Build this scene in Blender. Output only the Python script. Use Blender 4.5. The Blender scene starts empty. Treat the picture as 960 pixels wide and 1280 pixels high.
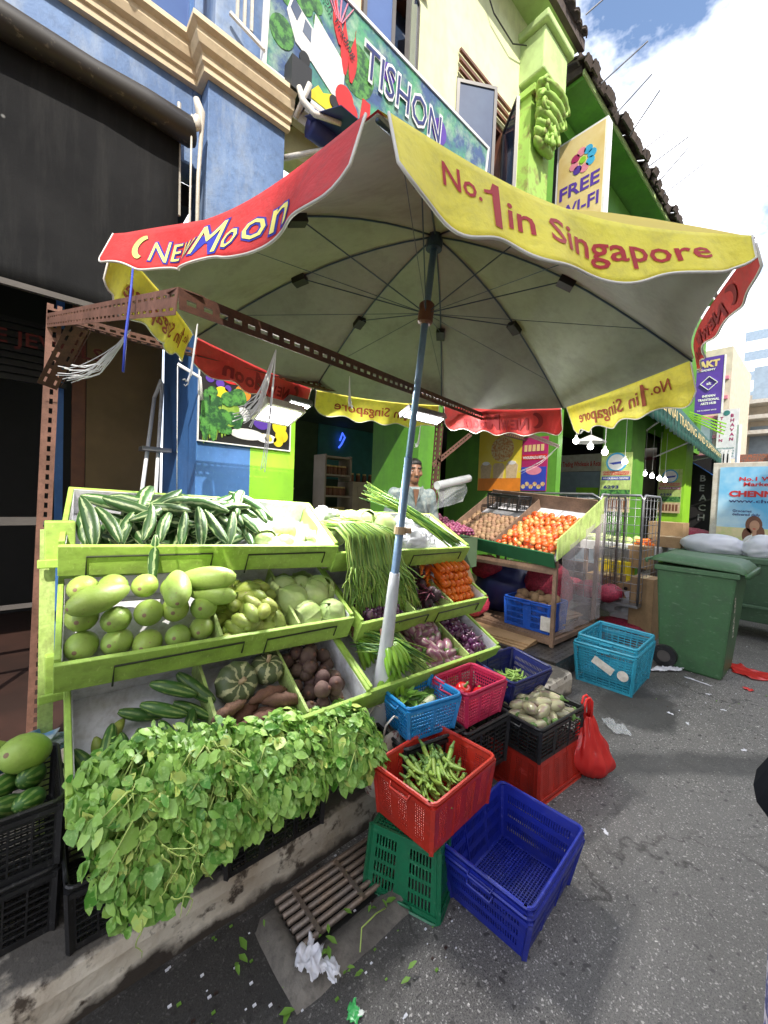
import bpy, math, random
from mathutils import Vector, Matrix, noise
V=Vector; PI=math.pi; R=math.radians
random.seed(7)
C=bpy.context.scene.collection
# ------------------------------------------------------------------ camera geometry (levelled from the street's vanishing points)
FP=500.; EYE=1.52
def _setup():
    p1=V((565,5,FP)); p2=V((65,5-500*.04,FP)); n=p1.cross(p2).normalized()
    if n.y>0: n=-n
    X=p1.normalized(); Y=n.cross(X)
    if Y.z<0: Y=-Y
    return Matrix((X,Y,n))
CM=_setup()
def ray(px,py): return CM@V((px-480.,py-640.,FP))
def PX(px,py,x): d=ray(px,py); return V((0,0,EYE))+d*(x/d.x)
def PY(px,py,y): d=ray(px,py); return V((0,0,EYE))+d*(y/d.y)
def PZ(px,py,z): d=ray(px,py); return V((0,0,EYE))+d*((z-EYE)/d.z)
cam=bpy.data.cameras.new('camera'); co=bpy.data.objects.new('camera',cam); C.objects.link(co)
r=CM@V((1,0,0)); u=-(CM@V((0,1,0))); b=-(CM@V((0,0,1)))
co.matrix_world=Matrix(((r.x,u.x,b.x,0),(r.y,u.y,b.y,0),(r.z,u.z,b.z,EYE),(0,0,0,1)))
cam.sensor_fit='VERTICAL'; cam.sensor_height=32; cam.sensor_width=24; cam.lens=FP/1280*32
cam.clip_start=.02; cam.clip_end=2000
S=bpy.context.scene; S.camera=co
S.view_settings.view_transform='Standard'; S.view_settings.look='None'; S.view_settings.gamma=1
# ------------------------------------------------------------------ materials
MATS={}
def nt(name):
    m=bpy.data.materials.new(name); m.use_nodes=True; t=m.node_tree; t.nodes.clear()
    o=t.nodes.new('ShaderNodeOutputMaterial'); p=t.nodes.new('ShaderNodeBsdfPrincipled')
    t.links.new(p.outputs[0],o.inputs[0]); MATS[name]=m
    return m,t,p,o
def N(t,ty,**k):
    n=t.nodes.new(ty)
    for a,v in k.items(): setattr(n,a,v)
    return n
def col4(c): return (c[0],c[1],c[2],1)
def mix(t,fac,a,b,mode='MIX'):
    n=N(t,'ShaderNodeMix',data_type='RGBA',blend_type=mode)
    for s,v in ((0,fac),(6,a),(7,b)):
        if isinstance(v,(int,float)): n.inputs[s].default_value=v
        elif isinstance(v,tuple): n.inputs[s].default_value=col4(v)
        else: t.links.new(v,n.inputs[s])
    return n.outputs[2]
def ramp(t,src,a,b):
    n=N(t,'ShaderNodeMapRange'); n.inputs[1].default_value=a; n.inputs[2].default_value=b
    t.links.new(src,n.inputs[0]); return n.outputs[0]
def math_(t,op,a,b=None):
    n=N(t,'ShaderNodeMath',operation=op)
    for s,v in ((0,a),(1,b)):
        if v is None: continue
        if isinstance(v,(int,float)): n.inputs[s].default_value=v
        else: t.links.new(v,n.inputs[s])
    return n.outputs[0]
def noi(t,scale,detail=4,coord='Object',rough=.6,vec=None):
    if vec is None:
        tc=N(t,'ShaderNodeTexCoord'); vec=tc.outputs[coord]
    n=N(t,'ShaderNodeTexNoise'); n.inputs['Scale'].default_value=scale; n.inputs['Detail'].default_value=detail
    n.inputs['Roughness'].default_value=rough; t.links.new(vec,n.inputs['Vector']); return n.outputs[0]
def mat(name,c,rough=.6,c2=None,scale=6,lo=.35,hi=.65,fine=0,bump=0,bscale=30,metal=0,rnd=0,trans=0,emit=None,spec=.5,coat=0,alpha=1,transm=0,stain=None,spots=None,scratch=0):
    m,t,p,o=nt(name)
    if c2 is None: c2=tuple(x*.82 for x in c)
    colr=mix(t,ramp(t,noi(t,scale),lo,hi),c,c2)
    if fine: colr=mix(t,math_(t,'MULTIPLY',ramp(t,noi(t,scale*9,3),.45,.7),fine),colr,tuple(x*.45 for x in c2))
    if stain:   # (colour, stretch, amount): dirt with a shape of its own, e.g. runs down a wall
        tc=N(t,'ShaderNodeTexCoord'); mp=N(t,'ShaderNodeMapping'); mp.inputs['Scale'].default_value=stain[1]; t.links.new(tc.outputs['Object'],mp.inputs[0])
        colr=mix(t,math_(t,'MULTIPLY',ramp(t,noi(t,1,7,vec=mp.outputs[0],rough=.7),.48,.70),stain[2]),colr,stain[0])
    if spots:   # (colour, scale, size): small blemishes
        tc=N(t,'ShaderNodeTexCoord'); vo=N(t,'ShaderNodeTexVoronoi'); vo.inputs['Scale'].default_value=spots[1]; t.links.new(tc.outputs['Object'],vo.inputs['Vector'])
        sp_=math_(t,'MULTIPLY',ramp(t,vo.outputs['Distance'],spots[2]*1.5,spots[2]*.6),ramp(t,vo.outputs['Color'],.50,.55)); colr=mix(t,sp_,colr,spots[0])
    if scratch: # pale scuffs
        tc=N(t,'ShaderNodeTexCoord'); mp=N(t,'ShaderNodeMapping'); mp.inputs['Scale'].default_value=(90,14,40); mp.inputs['Rotation'].default_value=(.5,.3,.8); t.links.new(tc.outputs['Object'],mp.inputs[0])
        colr=mix(t,math_(t,'MULTIPLY',ramp(t,noi(t,1,5,vec=mp.outputs[0]),.60,.72),scratch),colr,tuple(min(1,x*1.6+.16) for x in c))
    if rnd:
        oi=N(t,'ShaderNodeObjectInfo'); h=N(t,'ShaderNodeHueSaturation')
        f=N(t,'ShaderNodeMapRange'); t.links.new(oi.outputs['Random'],f.inputs[0]); f.inputs[3].default_value=1-rnd; f.inputs[4].default_value=1+rnd
        t.links.new(f.outputs[0],h.inputs['Value']); 
        f2=N(t,'ShaderNodeMapRange'); t.links.new(math_(t,'FRACT',math_(t,'MULTIPLY',oi.outputs['Random'],17.3)),f2.inputs[0]); f2.inputs[3].default_value=.5-rnd*.06; f2.inputs[4].default_value=.5+rnd*.06
        t.links.new(f2.outputs[0],h.inputs['Hue']); t.links.new(colr,h.inputs['Color']); colr=h.outputs[0]
    t.links.new(colr,p.inputs['Base Color'])
    p.inputs['Roughness'].default_value=rough; p.inputs['Metallic'].default_value=metal
    p.inputs['Specular IOR Level'].default_value=spec; p.inputs['Coat Weight'].default_value=coat
    p.inputs['Alpha'].default_value=alpha; p.inputs['Transmission Weight'].default_value=transm
    if bump:
        b=N(t,'ShaderNodeBump'); b.inputs['Strength'].default_value=bump; b.inputs['Distance'].default_value=.01
        t.links.new(noi(t,bscale,4),b.inputs['Height']); t.links.new(b.outputs[0],p.inputs['Normal'])
    if emit: p.inputs['Emission Color'].default_value=col4(emit[0]); p.inputs['Emission Strength'].default_value=emit[1]
    if trans:
        tr=N(t,'ShaderNodeBsdfTranslucent'); t.links.new(colr,tr.inputs[0]); ms=N(t,'ShaderNodeMixShader'); ms.inputs[0].default_value=trans
        t.links.new(p.outputs[0],ms.inputs[1]); t.links.new(tr.outputs[0],ms.inputs[2]); t.links.new(ms.outputs[0],o.inputs[0])
    return m
# ------------------------------------------------------------------ mesh builder
class MB:
    def __init__(s): s.v=[]; s.f=[]; s.m=[]; s.uv=[]
    def add(s,vs,fs,m=0,uvs=None,M=None):
        o=len(s.v); s.v+=[(M@V(p)) if M is not None else V(p) for p in vs]
        for i,f in enumerate(fs):
            s.f.append([o+k for k in f]); s.m.append(m); s.uv.append(uvs[i] if uvs else None)
        return s
    def box(s,x0,x1,y0,y1,z0,z1,m=0,M=None):
        vs=[(x,y,z) for z in(z0,z1) for y in(y0,y1) for x in(x0,x1)]
        return s.add(vs,[(0,2,3,1),(4,5,7,6),(0,1,5,4),(2,6,7,3),(0,4,6,2),(1,3,7,5)],m,None,M)
    def bar(s,p,q,w,h=None,m=0,up=V((0,0,1))):
        p=V(p); q=V(q); h=w if h is None else h; d=(q-p); L=d.length
        if L<1e-6: return s
        d/=L; sd=d.cross(up)
        if sd.length<1e-4: sd=d.cross(V((1,0,0)))
        sd.normalize(); n=sd.cross(d)
        M=Matrix(((sd.x,d.x,n.x,p.x),(sd.y,d.y,n.y,p.y),(sd.z,d.z,n.z,p.z),(0,0,0,1)))
        return s.box(-w/2,w/2,0,L,-h/2,h/2,m,M)
    def tube(s,pts,r,n=8,m=0,caps=True,M=None):
        pts=[V(p) for p in pts]; k=len(pts); rs=r if isinstance(r,(list,tuple)) else [r]*k
        vs=[]; up=None
        for i,p in enumerate(pts):
            d=(pts[min(i+1,k-1)]-pts[max(i-1,0)])
            if d.length<1e-9: d=V((0,0,1))
            d.normalize()
            if up is None: a=V((0,0,1)) if abs(d.z)<.9 else V((1,0,0)); sd=d.cross(a).normalized()
            else:
                sd=(up-d*up.dot(d))
                sd=sd.normalized() if sd.length>1e-6 else d.orthogonal().normalized()
            up=sd; w=d.cross(sd)
            for j in range(n):
                a=2*PI*j/n; vs.append(p+(sd*math.cos(a)+w*math.sin(a))*rs[i])
        fs=[];uv=[]
        for i in range(k-1):
            for j in range(n):
                j2=(j+1)%n; fs.append((i*n+j,i*n+j2,(i+1)*n+j2,(i+1)*n+j))
                u0=j/n;u1=(j+1)/n; v0=i/(k-1);v1=(i+1)/(k-1); uv.append([(u0,v0),(u1,v0),(u1,v1),(u0,v1)])
        if caps:
            fs.append(tuple(range(n))[::-1]); uv.append([(0,0)]*n); fs.append(tuple((k-1)*n+j for j in range(n))); uv.append([(0,1)]*n)
        return s.add(vs,fs,m,uv,M)
    def lathe(s,prof,n=16,m=0,M=None,fn=None):
        vs=[];fs=[];uv=[];k=len(prof)
        for i,(r,z) in enumerate(prof):
            for j in range(n):
                a=2*PI*j/n; p=V((r*math.cos(a),r*math.sin(a),z))
                vs.append(fn(p,a,i/(k-1)) if fn else p)
        for i in range(k-1):
            for j in range(n):
                j2=(j+1)%n; fs.append((i*n+j,i*n+j2,(i+1)*n+j2,(i+1)*n+j))
                uv.append([(j/n,i/(k-1)),((j+1)/n,i/(k-1)),((j+1)/n,(i+1)/(k-1)),(j/n,(i+1)/(k-1))])
        return s.add(vs,fs,m,uv,M)
    def ell(s,c,r,n=14,k=9,m=0,M=None,fn=None):
        rx,ry,rz=r if isinstance(r,(tuple,list)) else (r,r,r)
        vs=[];fs=[];uv=[]; c=V(c)
        for i in range(k+1):
            t=PI*i/k
            for j in range(n):
                a=2*PI*j/n; p=V((math.sin(t)*math.cos(a)*rx,math.sin(t)*math.sin(a)*ry,-math.cos(t)*rz))
                vs.append(c+(fn(p) if fn else p))
        for i in range(k):
            for j in range(n):
                j2=(j+1)%n; fs.append((i*n+j,i*n+j2,(i+1)*n+j2,(i+1)*n+j))
                uv.append([(j/n,i/k),((j+1)/n,i/k),((j+1)/n,(i+1)/k),(j/n,(i+1)/k)])
        return s.add(vs,fs,m,uv,M)
    def grid(s,fn,nu,nv,m=0,mask=None,M=None):
        vs=[fn(i/nu,j/nv) for j in range(nv+1) for i in range(nu+1)]
        fs=[];uv=[]
        for j in range(nv):
            for i in range(nu):
                if mask and not mask(i,j): continue
                a=j*(nu+1)+i; fs.append((a,a+1,a+nu+2,a+nu+1)); uv.append([(i/nu,j/nv),((i+1)/nu,j/nv),((i+1)/nu,(j+1)/nv),(i/nu,(j+1)/nv)])
        return s.add(vs,fs,m,uv,M)
    def poly(s,pts,depth,m=0,M=None):   # 2D polygon in x,y extruded along z
        n=len(pts); vs=[(x,y,0) for x,y in pts]+[(x,y,depth) for x,y in pts]
        fs=[tuple(range(n))[::-1],tuple(range(n,2*n))]+[(i,(i+1)%n,n+(i+1)%n,n+i) for i in range(n)]
        return s.add(vs,fs,m,None,M)
    def disc(s,x,y,r,depth,m=0,M=None,n=20,ry=None):
        ry=ry or r
        return s.poly([(x+r*math.cos(2*PI*i/n),y+ry*math.sin(2*PI*i/n)) for i in range(n)],depth,m,M)
    def mesh(s,name,mats,smooth=False,merge=False):
        me=bpy.data.meshes.new(name); me.from_pydata([tuple(p) for p in s.v],[],s.f)
        for mm in (mats if isinstance(mats,(list,tuple)) else [mats]): me.materials.append(MATS[mm] if isinstance(mm,str) else mm)
        me.polygons.foreach_set('material_index',s.m)
        if any(u is not None for u in s.uv):
            l=me.uv_layers.new(name='UVMap'); i=0
            for f,u in zip(s.f,s.uv):
                for k in range(len(f)):
                    if u: l.data[i].uv=u[k]
                    i+=1
        if smooth: me.polygons.foreach_set('use_smooth',[True]*len(s.f))
        me.update(); return me
    def build(s,name,mats,parent=None,smooth=False,solid=0,subs=0,bevel=0,matrix=None):
        return link(name,s.mesh(name,mats,smooth),parent,solid,subs,bevel,matrix)
def link(name,me,parent=None,solid=0,subs=0,bevel=0,matrix=None):
    o=bpy.data.objects.new(name,me); C.objects.link(o)
    if parent is not None: o.parent=parent
    if matrix is not None: o.matrix_local=matrix
    if bevel: md=o.modifiers.new('bevel','BEVEL'); md.width=bevel; md.segments=2; md.limit_method='ANGLE'; md.angle_limit=R(40)
    if solid: md=o.modifiers.new('solid','SOLIDIFY'); md.thickness=solid; md.offset=0
    if subs: md=o.modifiers.new('subs','SUBSURF'); md.levels=subs; md.render_levels=subs
    return o
def tag(o,label=None,cat=None,group=None,kind=None):
    if label: o['label']=label
    if cat: o['category']=cat
    if group: o['group']=group
    if kind: o['kind']=kind
    return o
def thing(name,label,cat,loc=(0,0,0),rz=0,group=None,M=None):
    o=bpy.data.objects.new(name,None); C.objects.link(o); o.empty_display_size=.1
    if M is not None: o.matrix_world=M
    else: o.location=loc; o.rotation_euler=(0,0,rz)
    return tag(o,label,cat,group)
def struct(o): o['kind']='structure'; return o
def inst(src,M,label=None,cat=None,group=None):
    c=src.copy(); C.objects.link(c); c.parent=None; c.matrix_world=M
    for ch in src.children:
        d=ch.copy(); C.objects.link(d); d.parent=c
        for g in ch.children: e=g.copy(); C.objects.link(e); e.parent=d
    return tag(c,label,cat,group)
class Proto:     # first call gives the prototype itself a place, the later ones copy it
    def __init__(s,o): s.o=o; s.used=False
    def put(s,M,label,cat,group=None):
        if not s.used: s.used=True; s.o.matrix_world=M; return tag(s.o,label,cat,group)
        return inst(s.o,M,label,cat,group)
def TR(x,y,z): return Matrix.Translation((x,y,z))
def RX(a): return Matrix.Rotation(a,4,'X')
def RY(a): return Matrix.Rotation(a,4,'Y')
def RZ(a): return Matrix.Rotation(a,4,'Z')
def SC(s): return Matrix.Diagonal((s,s,s,1)) if not isinstance(s,tuple) else Matrix.Diagonal((s[0],s[1],s[2],1))
rnd=random.uniform
def frame(o,x,y):   # matrix with origin o, local x and y directions (z = x cross y)
    x=V(x).normalized(); z=x.cross(V(y)).normalized(); y=z.cross(x)
    return Matrix(((x.x,y.x,z.x,o[0]),(x.y,y.y,z.y,o[1]),(x.z,y.z,z.z,o[2]),(0,0,0,1)))
def FACADE(x,y,z): return frame((x,y,z),(1,0,0),(0,0,1))         # faces the street (-Y)
def ACROSS(x,y,z): return frame((x,y,z),(0,-1,0),(0,0,1))        # faces down the street (-X)
# ------------------------------------------------------------------ lettering
def glyphs(s,off=0,res=2):
    cu=bpy.data.curves.new('lettering','FONT'); cu.body=s; cu.size=1; cu.offset=off; cu.resolution_u=res; cu.align_x='LEFT'
    ob=bpy.data.objects.new('lettering',cu); C.objects.link(ob)
    bpy.context.view_layer.update()
    me=bpy.data.meshes.new_from_object(ob.evaluated_get(bpy.context.evaluated_depsgraph_get()))
    vs=[v.co.copy() for v in me.vertices]; fs=[tuple(p.vertices) for p in me.polygons]
    bpy.data.objects.remove(ob); bpy.data.meshes.remove(me); bpy.data.curves.remove(cu)
    return vs,fs
def words(mb,s,x,y,h,m=0,w=None,depth=.002,bold=.02,M=None,slant=0,center=False,map=None):
    """lettering of cap height h with its baseline start (or centre) at x,y; w squeezes or widens it to that width"""
    vs,fs=glyphs(s,bold)
    if not vs: return
    x0=min(v.x for v in vs); x1=max(v.x for v in vs); k=h/.73
    kx=k if w is None else w/(x1-x0)
    ox=x-(x1-x0)*kx/2 if center else x
    pts=[((v.x-x0)*kx+ox+slant*v.y*k, v.y*k+y) for v in vs]
    if map:    # follows a curved cloth: cut the letters fine first
        import bmesh
        bm=bmesh.new(); bv=[bm.verts.new((a,b_,0)) for a,b_ in pts]
        for f in fs:
            try: bm.faces.new([bv[i] for i in f])
            except ValueError: pass
        bmesh.ops.triangulate(bm,faces=bm.faces[:])
        for _ in range(4):
            es=[e for e in bm.edges if e.calc_length()>.012]
            if not es: break
            bmesh.ops.subdivide_edges(bm,edges=es,cuts=1); bmesh.ops.triangulate(bm,faces=[f for f in bm.faces if len(f.verts)>3])
        bm.verts.index_update(); mb.add([map(v.co.x,v.co.y) for v in bm.verts],[[v.index for v in f.verts] for f in bm.faces],m); bm.free(); return
    n=len(pts)
    mb.add([(a,b_,depth) for a,b_ in pts],fs,m,None,M)
# ================================================================== materials
mat('lime_paint',(.44,.65,.13),.55,(.36,.56,.09),3,fine=.3,bump=.25,bscale=25,stain=((.13,.15,.05),(7,7,16),.45),scratch=.35)
mat('lime_edge',(.54,.68,.24),.65,(.38,.52,.14),9,fine=.35,stain=((.16,.14,.07),(22,22,7),.6),bump=.3)
mat('white_board',(.74,.74,.79),.5,(.62,.62,.66),5,fine=.3,stain=((.30,.25,.20),(11,11,11),.5))
mat('black_wire',(.03,.04,.02),.5)
mat('angle_steel',(.13,.058,.038),.6,(.075,.035,.026),12,fine=.5,bump=.15,metal=.3)
mat('angle_light',(.23,.115,.085),.6,(.14,.07,.05),9,fine=.4,metal=.2)
mat('blue_wall',(.095,.17,.34),.65,(.15,.25,.46),1.9,fine=.5,bump=.25,bscale=60,stain=((.42,.46,.48),(5,5,1.2),.45))
mat('blue_wall_low',(.04,.13,.33),.5,(.06,.17,.43),1.6,fine=.2,scratch=.25,stain=((.03,.08,.2),(6,6,2),.5))
mat('lime_wall',(.30,.62,.03),.6,(.25,.55,.03),2,fine=.12,stain=((.17,.36,.04),(5,5,1.2),.35))
mat('green_wall',(.10,.31,.025),.6,(.08,.24,.02),2,fine=.2,stain=((.05,.13,.03),(4,4,1),.5))
mat('cream_wall',(.78,.80,.50),.8,(.66,.70,.42),1.1,fine=.2,bump=.15,bscale=80,stain=((.40,.42,.26),(3.5,3.5,.7),.5))
mat('soffit_green',(.50,.66,.28),.8,(.42,.56,.22),1.5,stain=((.25,.30,.14),(3,3,3),.5))
mat('capital_green',(.32,.52,.10),.7,(.20,.12,.06),9,.5,.75)
mat('cornice',(.74,.62,.42),.7,(.60,.48,.32),2.5,fine=.3)
mat('canvas_black',(.009,.0095,.011),.9,(.015,.0155,.017),2.5,fine=.1,bump=.15,bscale=120,stain=((.035,.035,.035),(14,14,1.4),.4),spots=((.30,.30,.30),5,.035),spec=.2)
mat('roller',(.025,.022,.02),.5,(.20,.17,.12),22,.6,.75)
mat('old_white',(.62,.60,.54),.5,(.5,.45,.38),10,fine=.3)
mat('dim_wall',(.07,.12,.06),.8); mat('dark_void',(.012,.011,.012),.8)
mat('tan_wall',(.20,.13,.055),.8,(.15,.10,.04),3)
mat('terracotta',(.045,.022,.017),.5,(.028,.016,.013),3,fine=.2)
mat('brown_frame',(.20,.075,.035),.5,(.13,.05,.03),6)
mat('grey_frame',(.10,.09,.085),.4)
mat('window_glass',(.03,.05,.10),.06,(.05,.08,.14),2,spec=1)
mat('blue_shutter',(.04,.09,.26),.4,(.05,.11,.3),3)
mat('roof_tile',(.055,.04,.035),.85,(.10,.075,.06),7,fine=.5)
mat('concrete',(.32,.28,.23),.85,(.16,.13,.10),3.2,.4,.6,fine=.5,bump=.35,bscale=45)
mat('concrete_dark',(.20,.18,.155),.85,(.10,.09,.08),4,fine=.5,bump=.4,bscale=45)
mat('iron',(.20,.17,.15),.5,(.26,.19,.14),14,fine=.5,metal=.5)
mat('white_paint',(.78,.78,.78),.5); mat('sign_white',(.8,.8,.8),.4)
mat('yellow',(.80,.62,.02),.5); mat('red',(.60,.02,.02),.5); mat('orange',(.80,.25,.02),.5); mat('navy',(.02,.03,.16),.5)
mat('royal',(.03,.06,.45),.5); mat('purple',(.10,.04,.36),.5); mat('magenta',(.42,.02,.13),.5); mat('pink',(.75,.25,.35),.5)
mat('black',(.012,.012,.012),.5); mat('gold',(.62,.45,.16),.5,(.72,.58,.30),3,.3,.7); mat('cyan',(.05,.40,.70),.5); mat('leafgreen',(.10,.32,.06),.5,(.02,.09,.03),22,.42,.58,fine=.4)
mat('skin_flat',(.55,.30,.19),.6); mat('teal',(.04,.22,.20),.5); mat('beige',(.62,.48,.30),.6,(.5,.38,.22),20)
mat('sign_green',(.08,.34,.17),.5,(.05,.10,.24),3.2,.42,.58,fine=.4,stain=((.45,.62,.40),(4,4,4),.8))
mat('sky_print',(.10,.42,.72),.4,(.62,.78,.85),1.4,.35,.7)
mat('sand_print',(.78,.66,.40),.5,(.55,.62,.25),6)
mat('awning_green',(.012,.085,.07),.6,(.01,.06,.05),3)
mat('awning_blue',(.03,.16,.55),.6)
mat('lamp_white',(.9,.9,.9),.4,emit=((1,.98,.95),14))
mat('bulb_glow',(.9,.9,.9),.4,emit=((1,.97,.9),14))
mat('led_red',(.03,.0,.0),.5,emit=((.4,.01,.01),.02)); mat('led_blue',(.0,.02,.2),.5,emit=((.04,.10,.8),1.2))
mat('metal_grey',(.30,.30,.32),.35,(.22,.22,.23),9,metal=.6)
mat('wood_pale',(.50,.36,.22),.7,(.40,.28,.16),8)
mat('cardboard',(.36,.23,.12),.85,(.28,.18,.09),5,fine=.2)
mat('cabinet',(.40,.33,.27),.6,(.34,.28,.22),4)
mat('far_cream',(.66,.58,.46),.8); mat('far_white',(.74,.76,.78),.7); mat('far_orange',(.62,.20,.08),.7); mat('far_glass',(.30,.38,.46),.3)
mat('mosaic',(.10,.10,.09),.6,(.42,.10,.03),42,.46,.56)
mat('hills_green',(.06,.10,.05),.9)
# asphalt with pale chips, damp patches and streaks of their own shape
m,t,p,o=nt('asphalt')
tc=N(t,'ShaderNodeTexCoord'); P0=tc.outputs['Object']
base=mix(t,ramp(t,noi(t,2.2,6,vec=P0),.3,.7),(.140,.132,.124),(.088,.083,.079))
base=mix(t,ramp(t,noi(t,95,3,vec=P0),.35,.7),base,(.19,.18,.17))
base=mix(t,ramp(t,noi(t,240,2,vec=P0),.50,.68),base,(.03,.03,.032))
def chips(scale,th,c,base,soft=.03):
    vo=N(t,'ShaderNodeTexVoronoi'); vo.inputs['Scale'].default_value=scale
    wv=N(t,'ShaderNodeTexNoise'); wv.inputs['Scale'].default_value=scale*.9; t.links.new(P0,wv.inputs['Vector'])
    va=N(t,'ShaderNodeVectorMath',operation='MULTIPLY_ADD'); t.links.new(wv.outputs['Color'],va.inputs[0]); va.inputs[1].default_value=(1.5/scale,)*3; t.links.new(P0,va.inputs[2])
    t.links.new(va.outputs[0],vo.inputs['Vector'])
    keep=ramp(t,vo.outputs['Color'],.62,.64)
    f=math_(t,'MULTIPLY',ramp(t,vo.outputs['Distance'],th+soft,th),keep)
    return mix(t,f,base,c)
base=chips(64,.20,(.44,.42,.40),base,.08); base=chips(120,.26,(.34,.33,.31),base,.1); base=chips(37,.10,(.42,.41,.39),base,.05); base=chips(21,.055,(.75,.73,.69),base); base=chips(30,.2,(.045,.042,.04),base,.1)
def blob(cx,cy,rx,ry,ang,base,c,edge=.35,amt=.8,ns=5):
    mp=N(t,'ShaderNodeMapping',vector_type='TEXTURE'); mp.inputs['Location'].default_value=(cx,cy,0); mp.inputs['Rotation'].default_value=(0,0,ang); mp.inputs['Scale'].default_value=(rx,ry,1)
    t.links.new(P0,mp.inputs[0]); ln=N(t,'ShaderNodeVectorMath',operation='LENGTH'); t.links.new(mp.outputs[0],ln.inputs[0])
    d=math_(t,'ADD',ln.outputs['Value'],math_(t,'MULTIPLY',math_(t,'SUBTRACT',noi(t,ns,5,vec=P0),.5),1.6))
    return mix(t,math_(t,'MULTIPLY',ramp(t,d,1+edge*.5,1-edge*.5),amt),base,c)
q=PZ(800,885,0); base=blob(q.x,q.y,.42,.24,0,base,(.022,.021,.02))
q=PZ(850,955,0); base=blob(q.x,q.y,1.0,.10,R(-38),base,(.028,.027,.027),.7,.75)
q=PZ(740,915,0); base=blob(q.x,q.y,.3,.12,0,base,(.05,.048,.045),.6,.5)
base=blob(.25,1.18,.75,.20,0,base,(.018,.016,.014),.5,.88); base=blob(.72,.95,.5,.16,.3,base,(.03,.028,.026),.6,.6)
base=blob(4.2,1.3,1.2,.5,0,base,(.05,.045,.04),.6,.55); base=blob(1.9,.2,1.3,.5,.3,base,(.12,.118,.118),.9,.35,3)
ve=N(t,'ShaderNodeTexVoronoi',feature='DISTANCE_TO_EDGE'); ve.inputs['Scale'].default_value=.55; wn=N(t,'ShaderNodeTexNoise'); wn.inputs['Scale'].default_value=2.5; wn.inputs['Detail'].default_value=6; t.links.new(P0,wn.inputs['Vector'])
va=N(t,'ShaderNodeVectorMath',operation='MULTIPLY_ADD'); t.links.new(wn.outputs['Color'],va.inputs[0]); va.inputs[1].default_value=(.7,.7,.7); t.links.new(P0,va.inputs[2]); t.links.new(va.outputs[0],ve.inputs['Vector'])
base=mix(t,math_(t,'MULTIPLY',math_(t,'MULTIPLY',ramp(t,ve.outputs['Distance'],.006,.001),ramp(t,noi(t,.8,3,vec=P0),.45,.55)),.8),base,(.03,.028,.026))
base=mix(t,math_(t,'MULTIPLY',ramp(t,noi(t,.9,5,vec=P0,rough=.7),.52,.68),.35),base,(.055,.052,.05))
t.links.new(base,p.inputs['Base Color'])
rr=N(t,'ShaderNodeMapRange'); t.links.new(noi(t,3,4,vec=P0),rr.inputs[0]); rr.inputs[3].default_value=.55; rr.inputs[4].default_value=.9; t.links.new(rr.outputs[0],p.inputs['Roughness'])
bb=N(t,'ShaderNodeBump'); bb.inputs['Strength'].default_value=.55; bb.inputs['Distance'].default_value=.006; t.links.new(noi(t,120,4,vec=P0),bb.inputs['Height']); t.links.new(bb.outputs[0],p.inputs['Normal'])
# kerb: pale worn render with dark chips and damp foot
m,t,p,o=nt('kerb_render')
tc=N(t,'ShaderNodeTexCoord'); P0=tc.outputs['Object']; sx=N(t,'ShaderNodeSeparateXYZ'); t.links.new(P0,sx.inputs[0])
base=mix(t,ramp(t,noi(t,3.5,6,vec=P0),.45,.68),(.74,.68,.58),(.46,.38,.29))
base=mix(t,ramp(t,noi(t,16,5,vec=P0),.56,.66),base,(.08,.06,.045))
wet=math_(t,'ADD',sx.outputs['Z'],math_(t,'MULTIPLY',math_(t,'SUBTRACT',noi(t,6,5,vec=P0),.5),.14))
base=mix(t,ramp(t,wet,.055,.02),base,(.045,.035,.028))
top=math_(t,'ADD',sx.outputs['Z'],math_(t,'MULTIPLY',math_(t,'SUBTRACT',noi(t,9,5,vec=P0),.5),.05))
base=mix(t,ramp(t,top,.158,.168),base,(.10,.09,.08))
base=mix(t,math_(t,'MULTIPLY',ramp(t,sx.outputs['X'],.4,1.1),.35),base,(.12,.10,.08))
t.links.new(base,p.inputs['Base Color']); p.inputs['Roughness'].default_value=.85
bb=N(t,'ShaderNodeBump'); bb.inputs['Strength'].default_value=.6; bb.inputs['Distance'].default_value=.012; t.links.new(noi(t,28,5,vec=P0),bb.inputs['Height']); t.links.new(bb.outputs[0],p.inputs['Normal'])
# ================================================================== ground
g=MB(); g.add([(-200,-200,0),(400,-200,0),(400,200,0),(-200,200,0)],[(0,1,2,3)]); struct(g.build('road','asphalt'))
def kerbpt(u,v):
    x=-12+u*15.3; y=1.345+.012*noise.noise(V((x*2,0,0))); 
    prof=[(0,0),(.004,.06),(0,.12),(.012,.158),(.04,.17),(.3,.172)]; a,b=prof[round(v*5)]
    return V((x,y+a,b+.006*noise.noise(V((x*5,b*9,3)))*(b>0)))
g=MB(); g.grid(kerbpt,150,5); g.box(3.296,3.30,1.36,1.66,0,.165); struct(g.build('kerb','kerb_render',smooth=False))
g=MB(); g.box(-12,3.298,1.62,2.75,0,.168); g.box(3.9,60,2.3,2.75,0,.13); struct(g.build('pavement','concrete_dark'))
g=MB(); g.box(-12,60,2.75,9,0,.178); struct(g.build('floor','terracotta'))
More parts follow.
